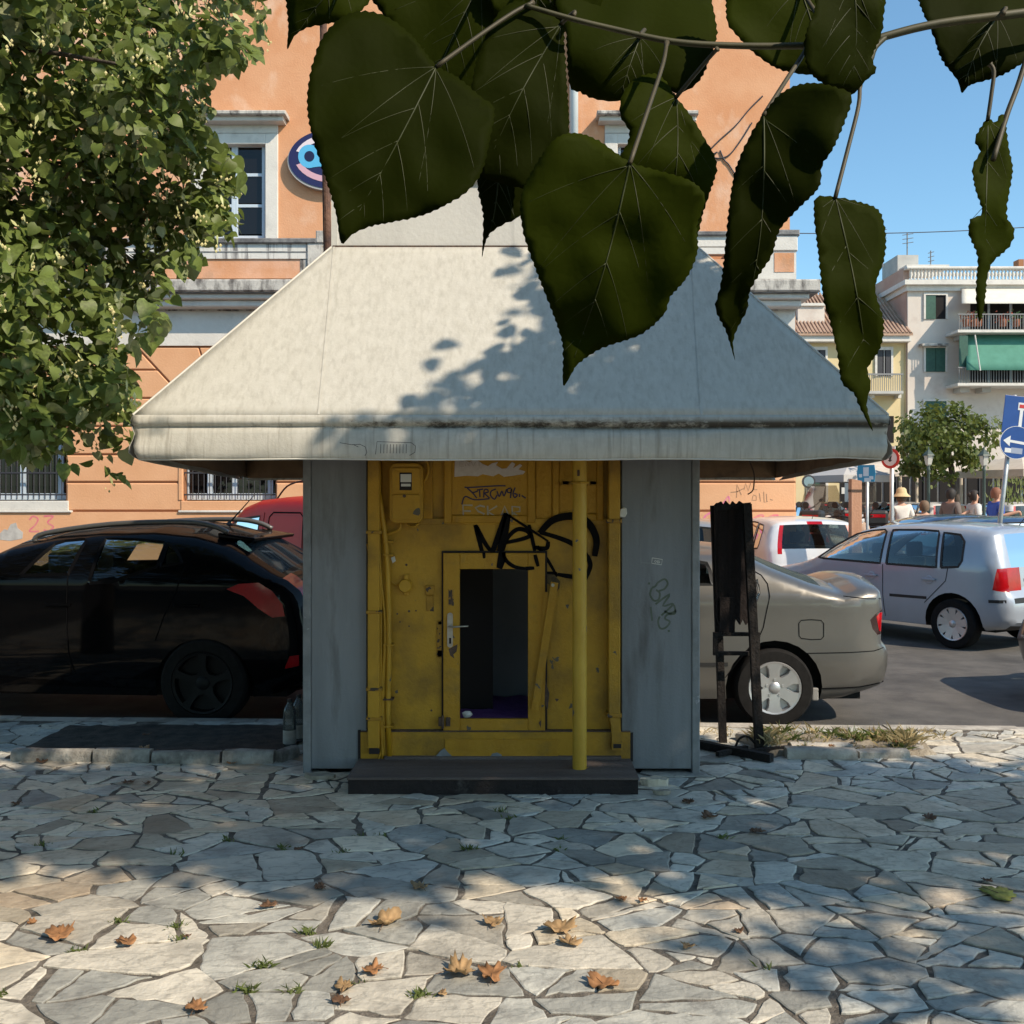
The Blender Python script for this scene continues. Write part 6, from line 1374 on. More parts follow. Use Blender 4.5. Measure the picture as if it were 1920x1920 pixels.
# a looser rim that breaks the outline
for i in range(900):
    x, y = rt.uniform(0, 540), rt.uniform(0, 915)
    j = 16
    if not inpoly(x, y, EDGE) or (inpoly(x+26, y+8, EDGE) and inpoly(x+10, y+26, EDGE)): continue
    d = rt.uniform(4.8, 5.6); items.append((P(x, y, d), frame(Vector((rt.gauss(.3,.5), rt.gauss(-.5,.4), rt.gauss(.5,.4))), Vector((rt.gauss(.3,.5),0,-1))), rt.uniform(.05,.10), rt.randrange(4)))
def shown(it):
    p = it[0]; x = CX + p.x/p.y*F; y = HY - (p.z-CH)/p.y*F
    return -(it[2]/p.y) if (0 < x < 560 and 0 < y < 940 and p.y < 5.25) else 1
items.sort(key=shown)
lm = []
for g in range(4):
    me = bpy.data.meshes.new("leaf"); me.from_pydata(LG[g][0], [], LG[g][1]); me.materials.append(M_lind); me.polygons.foreach_set("use_smooth", [True]*len(me.polygons)); me.update(); lm.append(me)
for (p, m, s, g) in items[:300]:
    o = link("leaf", lm[g], lt); o.matrix_local = Matrix.Translation(p - WL[lt]) @ (m.to_4x4()) @ Matrix.Scale(s, 4)
far = items[300:]
# the rest of the crown, up and to the left outside the picture
for i in range(9000):
    c = Vector((rt.uniform(-8.2,-2.0), rt.uniform(3.4,8.4), rt.uniform(2.7,7.4)))
    if ((c.x+4.9)/3.0)**2 + ((c.y-5.9)/2.4)**2 + ((c.z-4.9)/2.4)**2 > 1: continue
    x = CX + c.x/c.y*F; y = HY - (c.z-CH)/c.y*F
    if 0 < x < 1920 and 0 < y < 1920: continue
    far.append((c, frame(Vector((rt.gauss(.2,.5), rt.gauss(-.2,.5), .8)), Vector((rt.gauss(0,.5), rt.gauss(0,.5), -1))), rt.uniform(.09,.14), rt.randrange(4)))
tag(fast_mesh("crown", far, M_lind, lt), kind="stuff")
for i in range(26):        # twigs that carry the sprays
    c = sprays[i*5 % len(sprays)]; a = Vector((-4.4, 5.7, rt.uniform(2.3, 4.4))); m1 = (a+c)/2 + Vector((0,0,.25))
    b = MB(); limb(b, [a, m1, c + Vector((-.1,0,.05))], .035, .006, 6); b.build("branch", M_bark, lt, smooth=True)
bl = MB(); bl2 = MB(); cnt = 0
while cnt < 900:
    c = rt.choice(sprays); p = c + Vector((rt.gauss(0,.16), rt.gauss(-.16,.12), rt.gauss(-.04,.15))); x = CX + p.x/p.y*F; y = HY - (p.z-CH)/p.y*F
    if not inpoly(x, y, EDGE): continue
    cnt += 1
    t = Vector((rt.gauss(.3,.4), rt.gauss(0,.4), -1)).normalized(); n = t.cross(Vector((rt.gauss(0,1), rt.gauss(0,1), .3))).normalized()*rt.uniform(.006,.011); L = rt.uniform(.05,.085)
    bl2.add([p, p+t*L*.3+n, p+t*L, p+t*L*.3-n], [(0,1,2,3)])
    for k in range(rt.randint(4, 8)):
        q = p + t*L*.8 + Vector((rt.gauss(0,.018), rt.gauss(0,.018), rt.gauss(-.012,.016))); s = rt.uniform(.005,.0095)
        bl.add([q+Vector((s,0,0)), q+Vector((-s*.5,s*.87,0)), q+Vector((-s*.5,-s*.87,0)), q+Vector((0,0,s*1.3)), q+Vector((0,0,-s*1.3))], [(0,1,3),(1,2,3),(2,0,3),(1,0,4),(2,1,4),(0,2,4)])
tag(bl.build("blossoms", M_blos, lt), kind="stuff"); tag(bl2.build("bracts", M_bract, lt), kind="stuff")
# ---------------------------------------------------------------- large tree beside the camera that shades the square
sh = empty("overhanging_tree", (7.5, 1.8, 0), 0, "broad leaved tree whose toothed heart shaped leaves hang into view from above", "tree")
b = MB(); limb(b, [(7.5,1.8,-.02),(7.45,1.8,1.5),(7.3,1.8,3.0),(6.9,1.75,4.8),(6.3,1.6,6.6)], .22, .08, 14); b.build("trunk", M_bark, sh, smooth=True)
# ground shadow wanted; crown points are found by going up the sun's rays
kx, kyy = SUN.x/SUN.z, SUN.y/SUN.z
SHADOW = [(-4.6,4.7),(-2.6,4.65),(-1.2,4.6),(-.2,4.52),(.5,4.45),(1.4,4.3),(2.6,4.15),(4.2,4.0),(4.6,5.6),(3.4,6.15),(2.2,6.45),(1.3,6.75),(.6,7.0),(.25,7.5),(.1,8.3),(-.5,8.7),(-1.6,8.5),(-2.45,8.4),(-2.7,8.1),(-2.1,7.75),(-2.05,7.5),(-2.15,7.05),(-2.3,6.55),(-2.7,6.35),(-3.4,6.2),(-4.6,6.1)]
clumps = []
for i in range(40000):
    gx, gy = rt.uniform(-4.7, 4.7), rt.uniform(3.6, 8.8)
    if not inpoly(gx, gy, SHADOW): continue
    Z = rt.uniform(4.6, 7.6); c = Vector((gx + kx*Z, gy + kyy*Z, Z))
    if c.y > 5.2 and Z < 4.9: continue
    if all((c-q).length > .37 for q in clumps): clumps.append(c)
    if len(clumps) > 410: break
for i in range(6):      # loose outer sprays
    gx, gy, Z = rt.uniform(.9, 2.4), rt.uniform(3.6, 4.0), rt.uniform(4.6, 7.0); clumps.append(Vector((gx + kx*Z, gy + kyy*Z, Z)))
its = []
for c in clumps:
    for k in range(38):
        p = c + Vector((rt.gauss(0,.16), rt.gauss(0,.16), rt.gauss(0,.14)))
        its.append((p, frame(Vector((rt.gauss(.25,.45), rt.gauss(-.2,.45), .8)), Vector((rt.gauss(0,.6), rt.gauss(0,.6), -1))), rt.uniform(.085,.14), rt.randrange(4)))
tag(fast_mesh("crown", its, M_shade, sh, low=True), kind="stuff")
for i in range(22):
    c = clumps[(i*13) % len(clumps)]; a = Vector((7.1-.02*i, 1.8, rt.uniform(3.6, 6.0))); b = MB(); limb(b, [a, (a+c)/2+Vector((0,0,.2)), c], .05, .008, 6); b.build("branch", M_bark, sh, smooth=True)
# ---------------------------------------------------------------- added trees behind the camera, out of view, to block sky light
def sky_block_tree(x, y, rx, rz_, zc, label, seed):
    rr = random.Random(seed); r = empty("added_tree", (x, y, 0), 0, label, "tree", "added trees out of view that block sky light"); b = MB(); limb(b, [(x,y,-.02),(x+.1,y,1.6),(x,y,3.5),(x-.1,y,zc+1)], .24, .10, 12); b.build("trunk", M_bark, r, smooth=True)
    its = []
    for k in range(130):
        u = Vector((rr.gauss(0,1), rr.gauss(0,1), rr.gauss(0,1))).normalized()*rr.uniform(.5,1.0); c = Vector((x+u.x*rx, y+u.y*rx*.8, zc+u.z*rz_))
        for j in range(34): its.append((c + Vector((rr.gauss(0,.42), rr.gauss(0,.42), rr.gauss(0,.36))), frame(u+Vector((rr.gauss(0,.5), rr.gauss(0,.5), .5+rr.gauss(0,.4))), Vector((rr.gauss(0,.6), rr.gauss(0,.6), -1))), rr.uniform(.20,.34), rr.randrange(4)))
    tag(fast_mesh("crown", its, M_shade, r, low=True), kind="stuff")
    for k in range(7):
        a = k*.9; b = MB(); limb(b, [(x,y,2.6+k*.2),(x+math.cos(a)*rx*.4,y+math.sin(a)*rx*.4,zc-.4),(x+math.cos(a)*rx*.8,y+math.sin(a)*rx*.7,zc+.5)], .09, .02, 7); b.build("branch", M_bark, r, smooth=True)
sky_block_tree(-7.5, -5.5, 4.2, 3.6, 5.2, "added tree out of view behind the viewer on the left, blocking sky light", 31); sky_block_tree(-.5, -8.0, 4.2, 3.8, 5.4, "added tree out of view straight behind the viewer, blocking sky light", 32); sky_block_tree(7.0, -9.5, 4.0, 3.6, 5.2, "added tree out of view behind the overhanging tree, blocking sky light", 33)
sky_block_tree(-11.5, 1.5, 3.2, 3.2, 4.8, "added tree out of view beyond the linden trunk, blocking sky light", 34)
# an added tree just behind the camera, its crown placed to block sky light
ot = empty("added_canopy_tree", (-3.0, -2.4, 0), 0, "added tree out of view beside the viewer, its crown blocking sky light", "tree"); its = []
b = MB(); limb(b, [(-3.0,-2.4,-.02),(-2.9,-2.3,1.8),(-2.6,-2.0,3.4),(-2.3,-1.4,5.0)], .2, .07, 12); b.build("trunk", M_bark, ot, smooth=True)
for i in range(900):
    c = Vector((rt.uniform(-5.6,.2), rt.uniform(-4.5,2.0), rt.uniform(3.9,6.4)))
    if i % 3 == 0: c = Vector((rt.uniform(-5.8,-1.1), rt.uniform(1.6,4.4), rt.uniform(4.5,6.3)))
    if noise.noise(c*.8) < -.2: continue
    for k in range(3):
        p = c + Vector((rt.gauss(0,.15), rt.gauss(0,.15), rt.gauss(0,.1)))
        its.append((p, frame(Vector((rt.gauss(.1,.35), rt.gauss(-.1,.35), .9)), Vector((rt.gauss(0,.8), rt.gauss(0,.8), -.6))), rt.uniform(.12,.19), rt.randrange(4)))
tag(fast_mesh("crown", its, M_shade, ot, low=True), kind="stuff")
for e_ in ((-4.4,.4,4.8),(-1,1.2,4.6),(-.4,-2.5,4.9),(-4.6,-3.4,5.2)):
    b = MB(); limb(b, [(-2.6,-2.0,3.2),((-2.6+e_[0])/2,(-2+e_[1])/2,4.3),e_], .07, .02, 8); b.build("limb", M_bark, ot, smooth=True)
# ---------------------------------------------------------------- far tree in the street
def round_tree(name, px, py, d, rx, rz_, base_px, label, n=3600, s=(.10,.17), seed=3, m=M_lind):
    rr = random.Random(seed); c = P(px, py, d); r = empty(name, ((base_px-CX)/F*d, d, -.1), 0, label, "tree"); b = MB(); limb(b, [(r.location.x,d,-.1),(r.location.x+.05,d,1.0),(c.x+.1,d,c.z-.3),(c.x,d,c.z+.4)], .14, .05, 10); b.build("trunk", M_bark, r, smooth=True)
    its = []; cl = []
    for k in range(60):
        u = Vector((rr.gauss(0,1), rr.gauss(0,1), rr.gauss(0,1))).normalized()*rr.uniform(.45,.98); cl.append((c + Vector((u.x*rx, u.y*rx, u.z*rz_)), u))
    for k in range(n):
        q, u = rr.choice(cl); p = q + Vector((rr.gauss(0,.17), rr.gauss(0,.17), rr.gauss(0,.14)))*rx/1.7
        its.append((p, frame(u + Vector((rr.gauss(0,.5), rr.gauss(0,.5), .5+rr.gauss(0,.4))), Vector((rr.gauss(0,.6), rr.gauss(0,.6), -1))), rr.uniform(*s), rr.randrange(4)))
    tag(fast_mesh("crown", its, m, r, low=True), kind="stuff")
    for k in range(8):
        q = cl[k*7][0]; b = MB(); limb(b, [(c.x,d,c.z-.5), (Vector((c.x,d,c.z-.3))+q)/2, q], .05, .01, 6); b.build("branch", M_bark, r, smooth=True)
M_farl = leafmat("far_leaf", (.085,.115,.022), (.17,.19,.07), (.2,.24,.04), .3, .5, .35, 1.5)
round_tree("street_tree", 1772, 826, 31.5, 1.75, 1.25, 1796, "round crowned green street tree before the pale house", m=M_farl)
round_tree("street_tree", 1960, 842, 33.5, 1.2, .9, 1950, "part of a second green crown behind the blue signs", 1500, seed=8, m=M_farl)
# ================================================================ the big leaves hanging before the lens: parts of the overhanging tree
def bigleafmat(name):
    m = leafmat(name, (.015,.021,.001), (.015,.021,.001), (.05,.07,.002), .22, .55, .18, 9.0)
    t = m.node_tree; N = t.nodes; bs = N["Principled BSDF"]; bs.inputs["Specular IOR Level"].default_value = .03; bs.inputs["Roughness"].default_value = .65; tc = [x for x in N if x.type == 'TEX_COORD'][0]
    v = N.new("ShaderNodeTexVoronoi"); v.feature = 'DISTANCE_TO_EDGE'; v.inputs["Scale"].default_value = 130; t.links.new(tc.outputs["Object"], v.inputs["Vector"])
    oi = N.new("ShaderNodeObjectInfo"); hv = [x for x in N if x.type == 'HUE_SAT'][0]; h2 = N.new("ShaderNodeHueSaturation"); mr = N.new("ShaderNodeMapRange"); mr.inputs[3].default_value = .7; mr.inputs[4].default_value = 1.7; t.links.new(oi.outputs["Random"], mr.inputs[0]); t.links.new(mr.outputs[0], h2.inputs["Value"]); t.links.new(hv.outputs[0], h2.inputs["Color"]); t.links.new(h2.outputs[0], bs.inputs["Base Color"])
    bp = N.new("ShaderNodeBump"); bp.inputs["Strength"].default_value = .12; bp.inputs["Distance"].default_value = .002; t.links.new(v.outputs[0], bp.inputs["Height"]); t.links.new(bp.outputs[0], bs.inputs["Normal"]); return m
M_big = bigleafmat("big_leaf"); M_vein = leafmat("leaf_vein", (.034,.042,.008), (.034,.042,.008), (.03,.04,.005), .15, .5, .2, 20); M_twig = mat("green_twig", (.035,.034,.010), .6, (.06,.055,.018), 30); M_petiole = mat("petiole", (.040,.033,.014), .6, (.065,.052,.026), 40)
LEAVES = [  # base, tip, depth, tilt (change of depth per pixel right, down), cup, petiole end on the twig, outline
 ((818,125),(640,455),.62,(.00005,-.00006),.10,(1000,5),[(816,122),(770,66),(715,28),(655,26),(608,66),(585,125),(576,190),(583,245),(600,303),(615,348),(630,400),(640,456),(660,440),(692,425),(742,415),(800,401),(850,376),(880,355),(903,322),(918,262),(926,205),(900,182),(858,146)]),
 ((935,300),(905,482),.70,(.0,.00003),.06,(985,200),[(935,300),(902,318),(896,350),(906,400),(906,440),(904,482),(914,444),(940,422),(975,404),(990,360),(975,318)]),
 ((1052,45),(905,330),.665,(.00006,.0),.12,(1075,30),[(1052,45),(1000,8),(950,10),(915,60),(890,130),(880,220),(884,290),(905,330),(945,345),(1000,352),(1050,322),(1066,245),(1062,150),(1058,90)]),
 ((1181,306),(1057,722),.60,(-.00004,.00005),.12,(1250,80),[(1180,304),(1128,268),(1082,250),(1040,262),(1000,318),(977,372),(980,430),(1000,492),(1027,562),(1046,612),(1056,655),(1056,722),(1072,700),(1086,680),(1130,652),(1182,635),(1212,620),(1246,588),(1257,556),(1288,520),(1308,470),(1306,425),(1322,372),(1296,340),(1240,322)]),
 ((1268,182),(1250,430),.685,(.00005,.00004),.10,(1345,92),[(1267,182),(1236,142),(1196,146),(1168,176),(1163,215),(1180,245),(1176,270),(1162,300),(1180,350),(1250,430),(1300,450),(1318,400),(1330,362),(1343,320),(1338,290),(1322,262),(1305,232),(1288,208)]),
 ((1200,70),(1160,190),.725,(.0,-.00003),.05,(1200,66),[(1060,-20),(1062,60),(1068,158),(1088,172),(1112,184),(1150,190),(1180,184),(1225,172),(1280,172),(1312,150),(1332,105),(1344,62),(1334,0),(1330,-40)]),
 ((640,-40),(539,92),.73,(.0,.0),.05,(700,-60),[(535,-40),(537,0),(541,50),(539,92),(552,68),(575,52),(610,45),(660,32),(700,-10),(690,-60)]),
 ((1500,-20),(1540,142),.70,(.0,.0),.06,(1540,80),[(1358,-40),(1361,0),(1364,42),(1385,70),(1402,88),(1425,108),(1462,130),(1518,140),(1560,128),(1600,80),(1600,-40)]),
 ((1600,-40),(1595,175),.645,(.00008,.0),.16,(1620,-60),[(1525,-40),(1530,10),(1512,60),(1508,100),(1522,140),(1560,165),(1595,178),(1622,152),(1642,132),(1634,108),(1650,70),(1656,30),(1650,-40)]),
 ((1432,216),(1377,676),.60,(-.0001,.0),.16,(1512,90),[(1432,214),(1470,172),(1520,156),(1572,166),(1597,182),(1582,232),(1560,282),(1541,310),(1536,350),(1500,388),(1462,430),(1446,480),(1408,540),(1400,582),(1384,612),(1374,642),(1378,676),(1362,622),(1342,580),(1350,542),(1356,500),(1362,440),(1375,335),(1400,268)]),
 ((1566,371),(1634,806),.63,(.00008,.0),.14,(1612,160),[(1566,370),(1530,371),(1527,410),(1535,480),(1544,560),(1556,602),(1570,662),(1578,716),(1600,736),(1612,762),(1636,808),(1624,760),(1632,722),(1626,690),(1650,652),(1656,602),(1640,542),(1656,490),(1660,440),(1646,394),(1602,377)]),
 ((1852,225),(1836,602),.66,(.00012,.0),.25,(1856,120),[(1850,224),(1828,262),(1838,284),(1824,312),(1828,352),(1842,398),(1820,412),(1817,440),(1833,482),(1830,552),(1836,604),(1846,562),(1850,520),(1862,490),(1892,462),(1901,430),(1886,400),(1898,322),(1892,285),(1880,216),(1866,230)]),
 ((1870,30),(1803,174),.70,(.0,-.00005),.07,(1880,26),[(1715,-40),(1722,0),(1738,40),(1752,72),(1766,112),(1795,150),(1803,174),(1815,162),(1832,155),(1880,140),(1925,112),(1985,60),(1990,-50)]),
 ((900,-30),(800,200),.75,(.0,.0),.05,(960,-40),[(690,-50),(720,30),(745,75),(790,120),(840,180),(890,192),(928,205),(945,120),(955,20),(950,-50)]),
 ((1000,-60),(1010,60),.74,(.0,.0),.05,(1010,-80),[(930,-70),(925,20),(960,60),(1020,70),(1080,50),(1120,30),(1120,-70)])]
SB = 1.0
def build_big(i, spec):
    base, tip, d0, tl, cup, pet, outl = spec; rr = random.Random(100+i)
    cx = (base[0]+tip[0])/2; cy = (base[1]+tip[1])/2; L = math.hypot(tip[0]-base[0], tip[1]-base[1]); ax = ((tip[0]-base[0])/L, (tip[1]-base[1])/L)
    def dep(x, y):
        s = (x-base[0])*ax[0] + (y-base[1])*ax[1]; q = -(x-base[0])*ax[1] + (y-base[1])*ax[0]
        wv = .006*noise.noise(Vector((x*.012, y*.012, i)))
        return d0 + tl[0]*(x-cx) + tl[1]*(y-cy) - cup*.00035*abs(q) + .03*((s/L)-.4)**2 + wv
    q = densify(smoothpoly(outl, 4), 7); n = len(q); e = []
    for k in range(n):         # rounded teeth
        a, c = q[k-1], q[(k+1) % n]; t = Vector((c[0]-a[0], c[1]-a[1])); t.normalize(); nn = Vector((t.y, -t.x))
        dt = math.hypot(q[k][0]-tip[0], q[k][1]-tip[1]); amp = (1.7 if k % 2 else -.8)*min(1, dt/60)*rr.uniform(.6, 1.3)
        sg = 1 if parea(q) > 0 else -1
        e.append((q[k][0]+nn.x*amp*sg, q[k][1]+nn.y*amp*sg))
    pts = list(e); ed = [(k, (k+1) % n) for k in range(n)]
    xs = [p[0] for p in e]; ys = [p[1] for p in e]; x = min(xs)
    while x < max(xs):
        y = min(ys)
        while y < max(ys):
            if inpoly(x, y, e) and all((x-p[0])**2+(y-p[1])**2 > 60 for p in e): pts.append((x+rr.uniform(-2,2), y+rr.uniform(-2,2)))
            y += 17
        x += 17
    vo, _, fo, _, _, _ = delaunay_2d_cdt([Vector(p) for p in pts], ed, [], 0, 1e-4)
    vs = [P(v.x, v.y, dep(v.x, v.y)) for v in vo]; fs = []
    for f in fo:
        mx = sum(vo[k].x for k in f)/3; my = sum(vo[k].y for k in f)/3
        if inpoly(mx, my, e): fs.append(tuple(f))
    b = MB(); b.add(vs, fs); o = b.build("leaf", M_big, sh, smooth=True); s = o.modifiers.new("solid", 'SOLIDIFY'); s.thickness = .0004
    # veins
    vb = MB()
    def vein(pl, r0, r1):
        pl = smoothpoly(pl, 4, False); pl = [p for p in pl if inpoly(p[0], p[1], e) or p is pl[0]]
        if len(pl) < 3: return
        vb.tube([P(x, y, dep(x, y)-.0003) for x, y in pl], [r0+(r1-r0)*k/(len(pl)-1) for k in range(len(pl))], 5)
    nrm = (-ax[1], ax[0]); bend = rr.uniform(-.05,.05)*L
    mid = lambda t: (base[0]+ax[0]*L*t+nrm[0]*bend*math.sin(math.pi*t), base[1]+ax[1]*L*t+nrm[1]*bend*math.sin(math.pi*t))
    vein([mid(t/8) for t in range(8)], .0008, .0002)
    for k, (t, ang, ln) in enumerate(((.0,62,.62),(.0,28,.55),(.22,44,.46),(.43,42,.38),(.60,40,.28),(.76,36,.18))):
        for s in (-1, 1):
            t2 = t + rr.uniform(-.02,.02); o0 = mid(max(0,t2)); a = R(ang+rr.uniform(-5,5))*s
            dx = ax[0]*math.cos(a)-ax[1]*math.sin(a); dy = ax[0]*math.sin(a)+ax[1]*math.cos(a); ll = ln*L*rr.uniform(.85,1.05)
            pl = [(o0[0]+dx*ll*u+ax[0]*ll*.22*u*u, o0[1]+dy*ll*u+ax[1]*ll*.22*u*u) for u in (0,.25,.5,.75,1)]; vein(pl, .0004, .00012)
    vb.build("veins", M_vein, o, smooth=True)
    b = MB(); bp = P(*base, dep(*base)-.001); pp = P(*pet, .665); m1 = (bp*.6+pp*.4) + Vector((.002,0,.003)); m2 = (bp*.25+pp*.75) + Vector((.003,0,.004))
    b.tube(smoothpoly([tuple(bp), tuple(m1), tuple(m2), tuple(pp)], 4, False), [.0014]*12+[.002], 8); b.build("petiole", M_petiole, o, smooth=True)
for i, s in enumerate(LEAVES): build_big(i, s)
tw = smoothpoly([(985,10,.66),(1060,32,.662),(1140,52,.665),(1262,78,.667),(1390,86,.67),(1520,86,.672),(1600,88,.672),(1660,68,.672),(1760,44,.675),(1920,24,.68),(2080,0,.69)], 5, False)
pts = [P(x, y, d) for x, y, d in tw]; pts += [Vector((.9,.72,2.12)), Vector((2.2,.85,2.55)), Vector((4.2,1.2,3.0)), Vector((7.3,1.8,3.4))]
n0 = len(tw); rs = [.0016+.0017*i/n0 for i in range(n0)] + [.008,.018,.028,.045]
b = MB(); b.tube(pts, rs, 8); b.build("hanging_twig", M_twig, sh, smooth=True)
b = MB(); b.tube(smoothpoly([tuple(P(1585,88,.671)), tuple(P(1625,120,.668)), tuple(P(1640,90,.669)), tuple(P(1662,68,.672))], 4, False), .002, 7); b.build("side_twig", M_twig, sh, smooth=True)
b = MB(); b.tube(smoothpoly([tuple(P(1862,300,.655)), tuple(P(1888,215,.665)), tuple(P(1912,150,.675)), tuple(P(1945,40,.683))], 4, False), .0018, 7); b.build("petiole", M_petiole, sh, smooth=True)
# ================================================================ small things
# scorched black stand beside the kiosk
M_char = mat("charred_wood", (.006,.004,.0035), .9, (.014,.009,.007), 14, 8, .8, 40, stretch=(2,2,.4)); M_rag = mat("dark_rag", (.007,.004,.004), .95, (.016,.009,.008), 8, 8, .6, 40, stretch=(3,1,.4))
SD = 6.72; st = empty("black_stand", ((1385-CX)/F*SD, SD, 0), 0, "scorched black sign stand on two posts right of the kiosk", "stand")
def spx(x, y, d=SD): return P(x, y, d)
ztop = P(0, 948, SD).z
b = MB(); b.obox((spx(1365,0).x, SD+.16, .0), (spx(1348,0).x, SD+.16, ztop), .05, .04); b.build("post", M_char, st)
b = MB(); b.obox((spx(1417,0).x, SD-.10, .0), (spx(1399,0).x, SD-.02, ztop+.01), .055, .05); b.build("post", M_char, st)
rr = random.Random(9); top = [(1340,948)]+[(1340+4.3*i, 944+rr.uniform(-5,4)) for i in range(1,16)]+[(1408,942)]
bot = [(1408,1160),(1399,1172),(1394,1160),(1388,1172),(1380,1160),(1374,1182),(1368,1176),(1362,1188),(1354,1182),(1349,1170),(1345,1160),(1342,1060)]
b = MB(); b.pprism((top+bot)[::-1], SD+.04, .035); b.build("torn_board", M_rag, st)
b = MB()
for k in range(3):
    x = 1350+k*18; y1 = 1140+rr.uniform(-10,45); b.ribbon([spx(x, 950, SD+.036-rr.random()*.006), spx(x+rr.uniform(-2,2), 1050, SD+.03), spx(x+rr.uniform(-3,3), y1, SD+.034)], [.012,.014,.006])
b.build("torn_strips", M_rag, st)
b = MB(); b.pprism([(1345,948),(1340,950),(1340,958),(1408,952),(1408,942)], SD+.02, .02); b.build("top_batten", M_char, st)
for q in ((1338,1186,1425,1193), (1338,1222,1425,1229)): b = MB(); b.pbox(q[0], q[1], q[2], q[3], SD+.0, .03); b.build("cross_bar", M_char, st)
for x in (1338, 1417): b = MB(); b.pbox(x, 1193.5, x+8, 1221.5, SD+.0, .03); b.build("upright", M_char, st)
b = MB(); b.pbox(1350, 1120, 1378, 1186, SD+.01, .02); b.build("hanging_rag", M_rag, st)
for a, c, wd in (((1300,1384,6.75),(1447,1430,6.35),.05), ((1345,1424,6.45),(1400,1420,6.62),.03), ((1395,1425,6.5),(1480,1412,6.62),.03)):
    pa = P(a[0], HY+CH/a[2]*F, a[2]); pc = P(c[0], HY+CH/c[2]*F, c[2]); pa.z = .03; pc.z = .03; b = MB(); b.obox(pa, pc, wd, wd); b.build("foot_bar", M_char, st)
b = MB(); b.tube(smoothpoly([(1.46,6.6,.02),(1.50,6.62,.09),(1.56,6.62,.10),(1.63,6.6,.02)], 4, False), .008, 6); b.build("wire_loop", M_char, st)
# plastic bottles by the kiosk corner
M_pet = glassmat("clear_plastic", (.75,.78,.76), .08, .35, (.22,.23,.22)); M_lab = mat("bottle_label", (.33,.30,.27), .6, (.45,.42,.38), 14)
for i, (px, d, lb) in enumerate(((543, 6.70, "empty clear plastic water bottle standing by the grey kiosk corner"), (560, 6.86, "second plastic bottle tucked behind the kiosk corner"))):
    o = Vector(((px-CX)/F*d, d, .012)); r = empty("water_bottle", o, 0, lb, "bottle", None); b = MB(); b.lathe([(0,.003),(.038,.003),(.043,.02),(.041,.07),(.043,.10),(.043,.19),(.040,.21),(.043,.23),(.036,.265),(.016,.295),(.014,.315)], o, 'Z', 18); b.build("bottle_body", M_pet, r, smooth=True)
    b = MB(); b.lathe([(.0435,.03),(.0440,.035),(.0440,.115),(.0435,.12)], o, 'Z', 18); b.build("label_band", M_lab, r, smooth=True); b = MB(); b.lathe([(.0165,.305),(.0165,.325),(0,.326)], o, 'Z', 12); b.build("cap", M_trim, r)
# loose stones and litter at the foot of the kiosk
for i, (px, py, sx, sy, hz_, lb) in enumerate(((600,1460,.10,.05,.03,"flat loose stone at the foot of the left kiosk corner"), (1228,1473,.085,.05,.045,"pale broken stone beside the right end of the step"), (1240,1490,.05,.03,.025,"small stone chip before the broken stone"))):
    d = CH/((py-HY)/F); o = Vector(((px-CX)/F*d, d, .004)); rr = random.Random(i+40); b = MB(); n = 9
    ring = [o+Vector((sx*math.cos(k*6.283/n)*rr.uniform(.8,1.1), sy*math.sin(k*6.283/n)*rr.uniform(.8,1.1), 0)) for k in range(n)]; t2 = [v+Vector((rr.uniform(-.01,.01), 0, hz_*rr.uniform(.7,1))) for v in ring]; t3 = [o+(v-o)*.6+Vector((0,0,hz_*.25)) for v in t2]
    b.add(ring+t2+t3, [(k,(k+1)%n,(k+1)%n+n,k+n) for k in range(n)]+[(k+n,(k+1)%n+n,(k+1)%n+2*n,k+2*n) for k in range(n)]+[tuple(range(2*n,3*n))]); tag(b.build("loose_stone", M_st[1], smooth=False), lb, "stone")
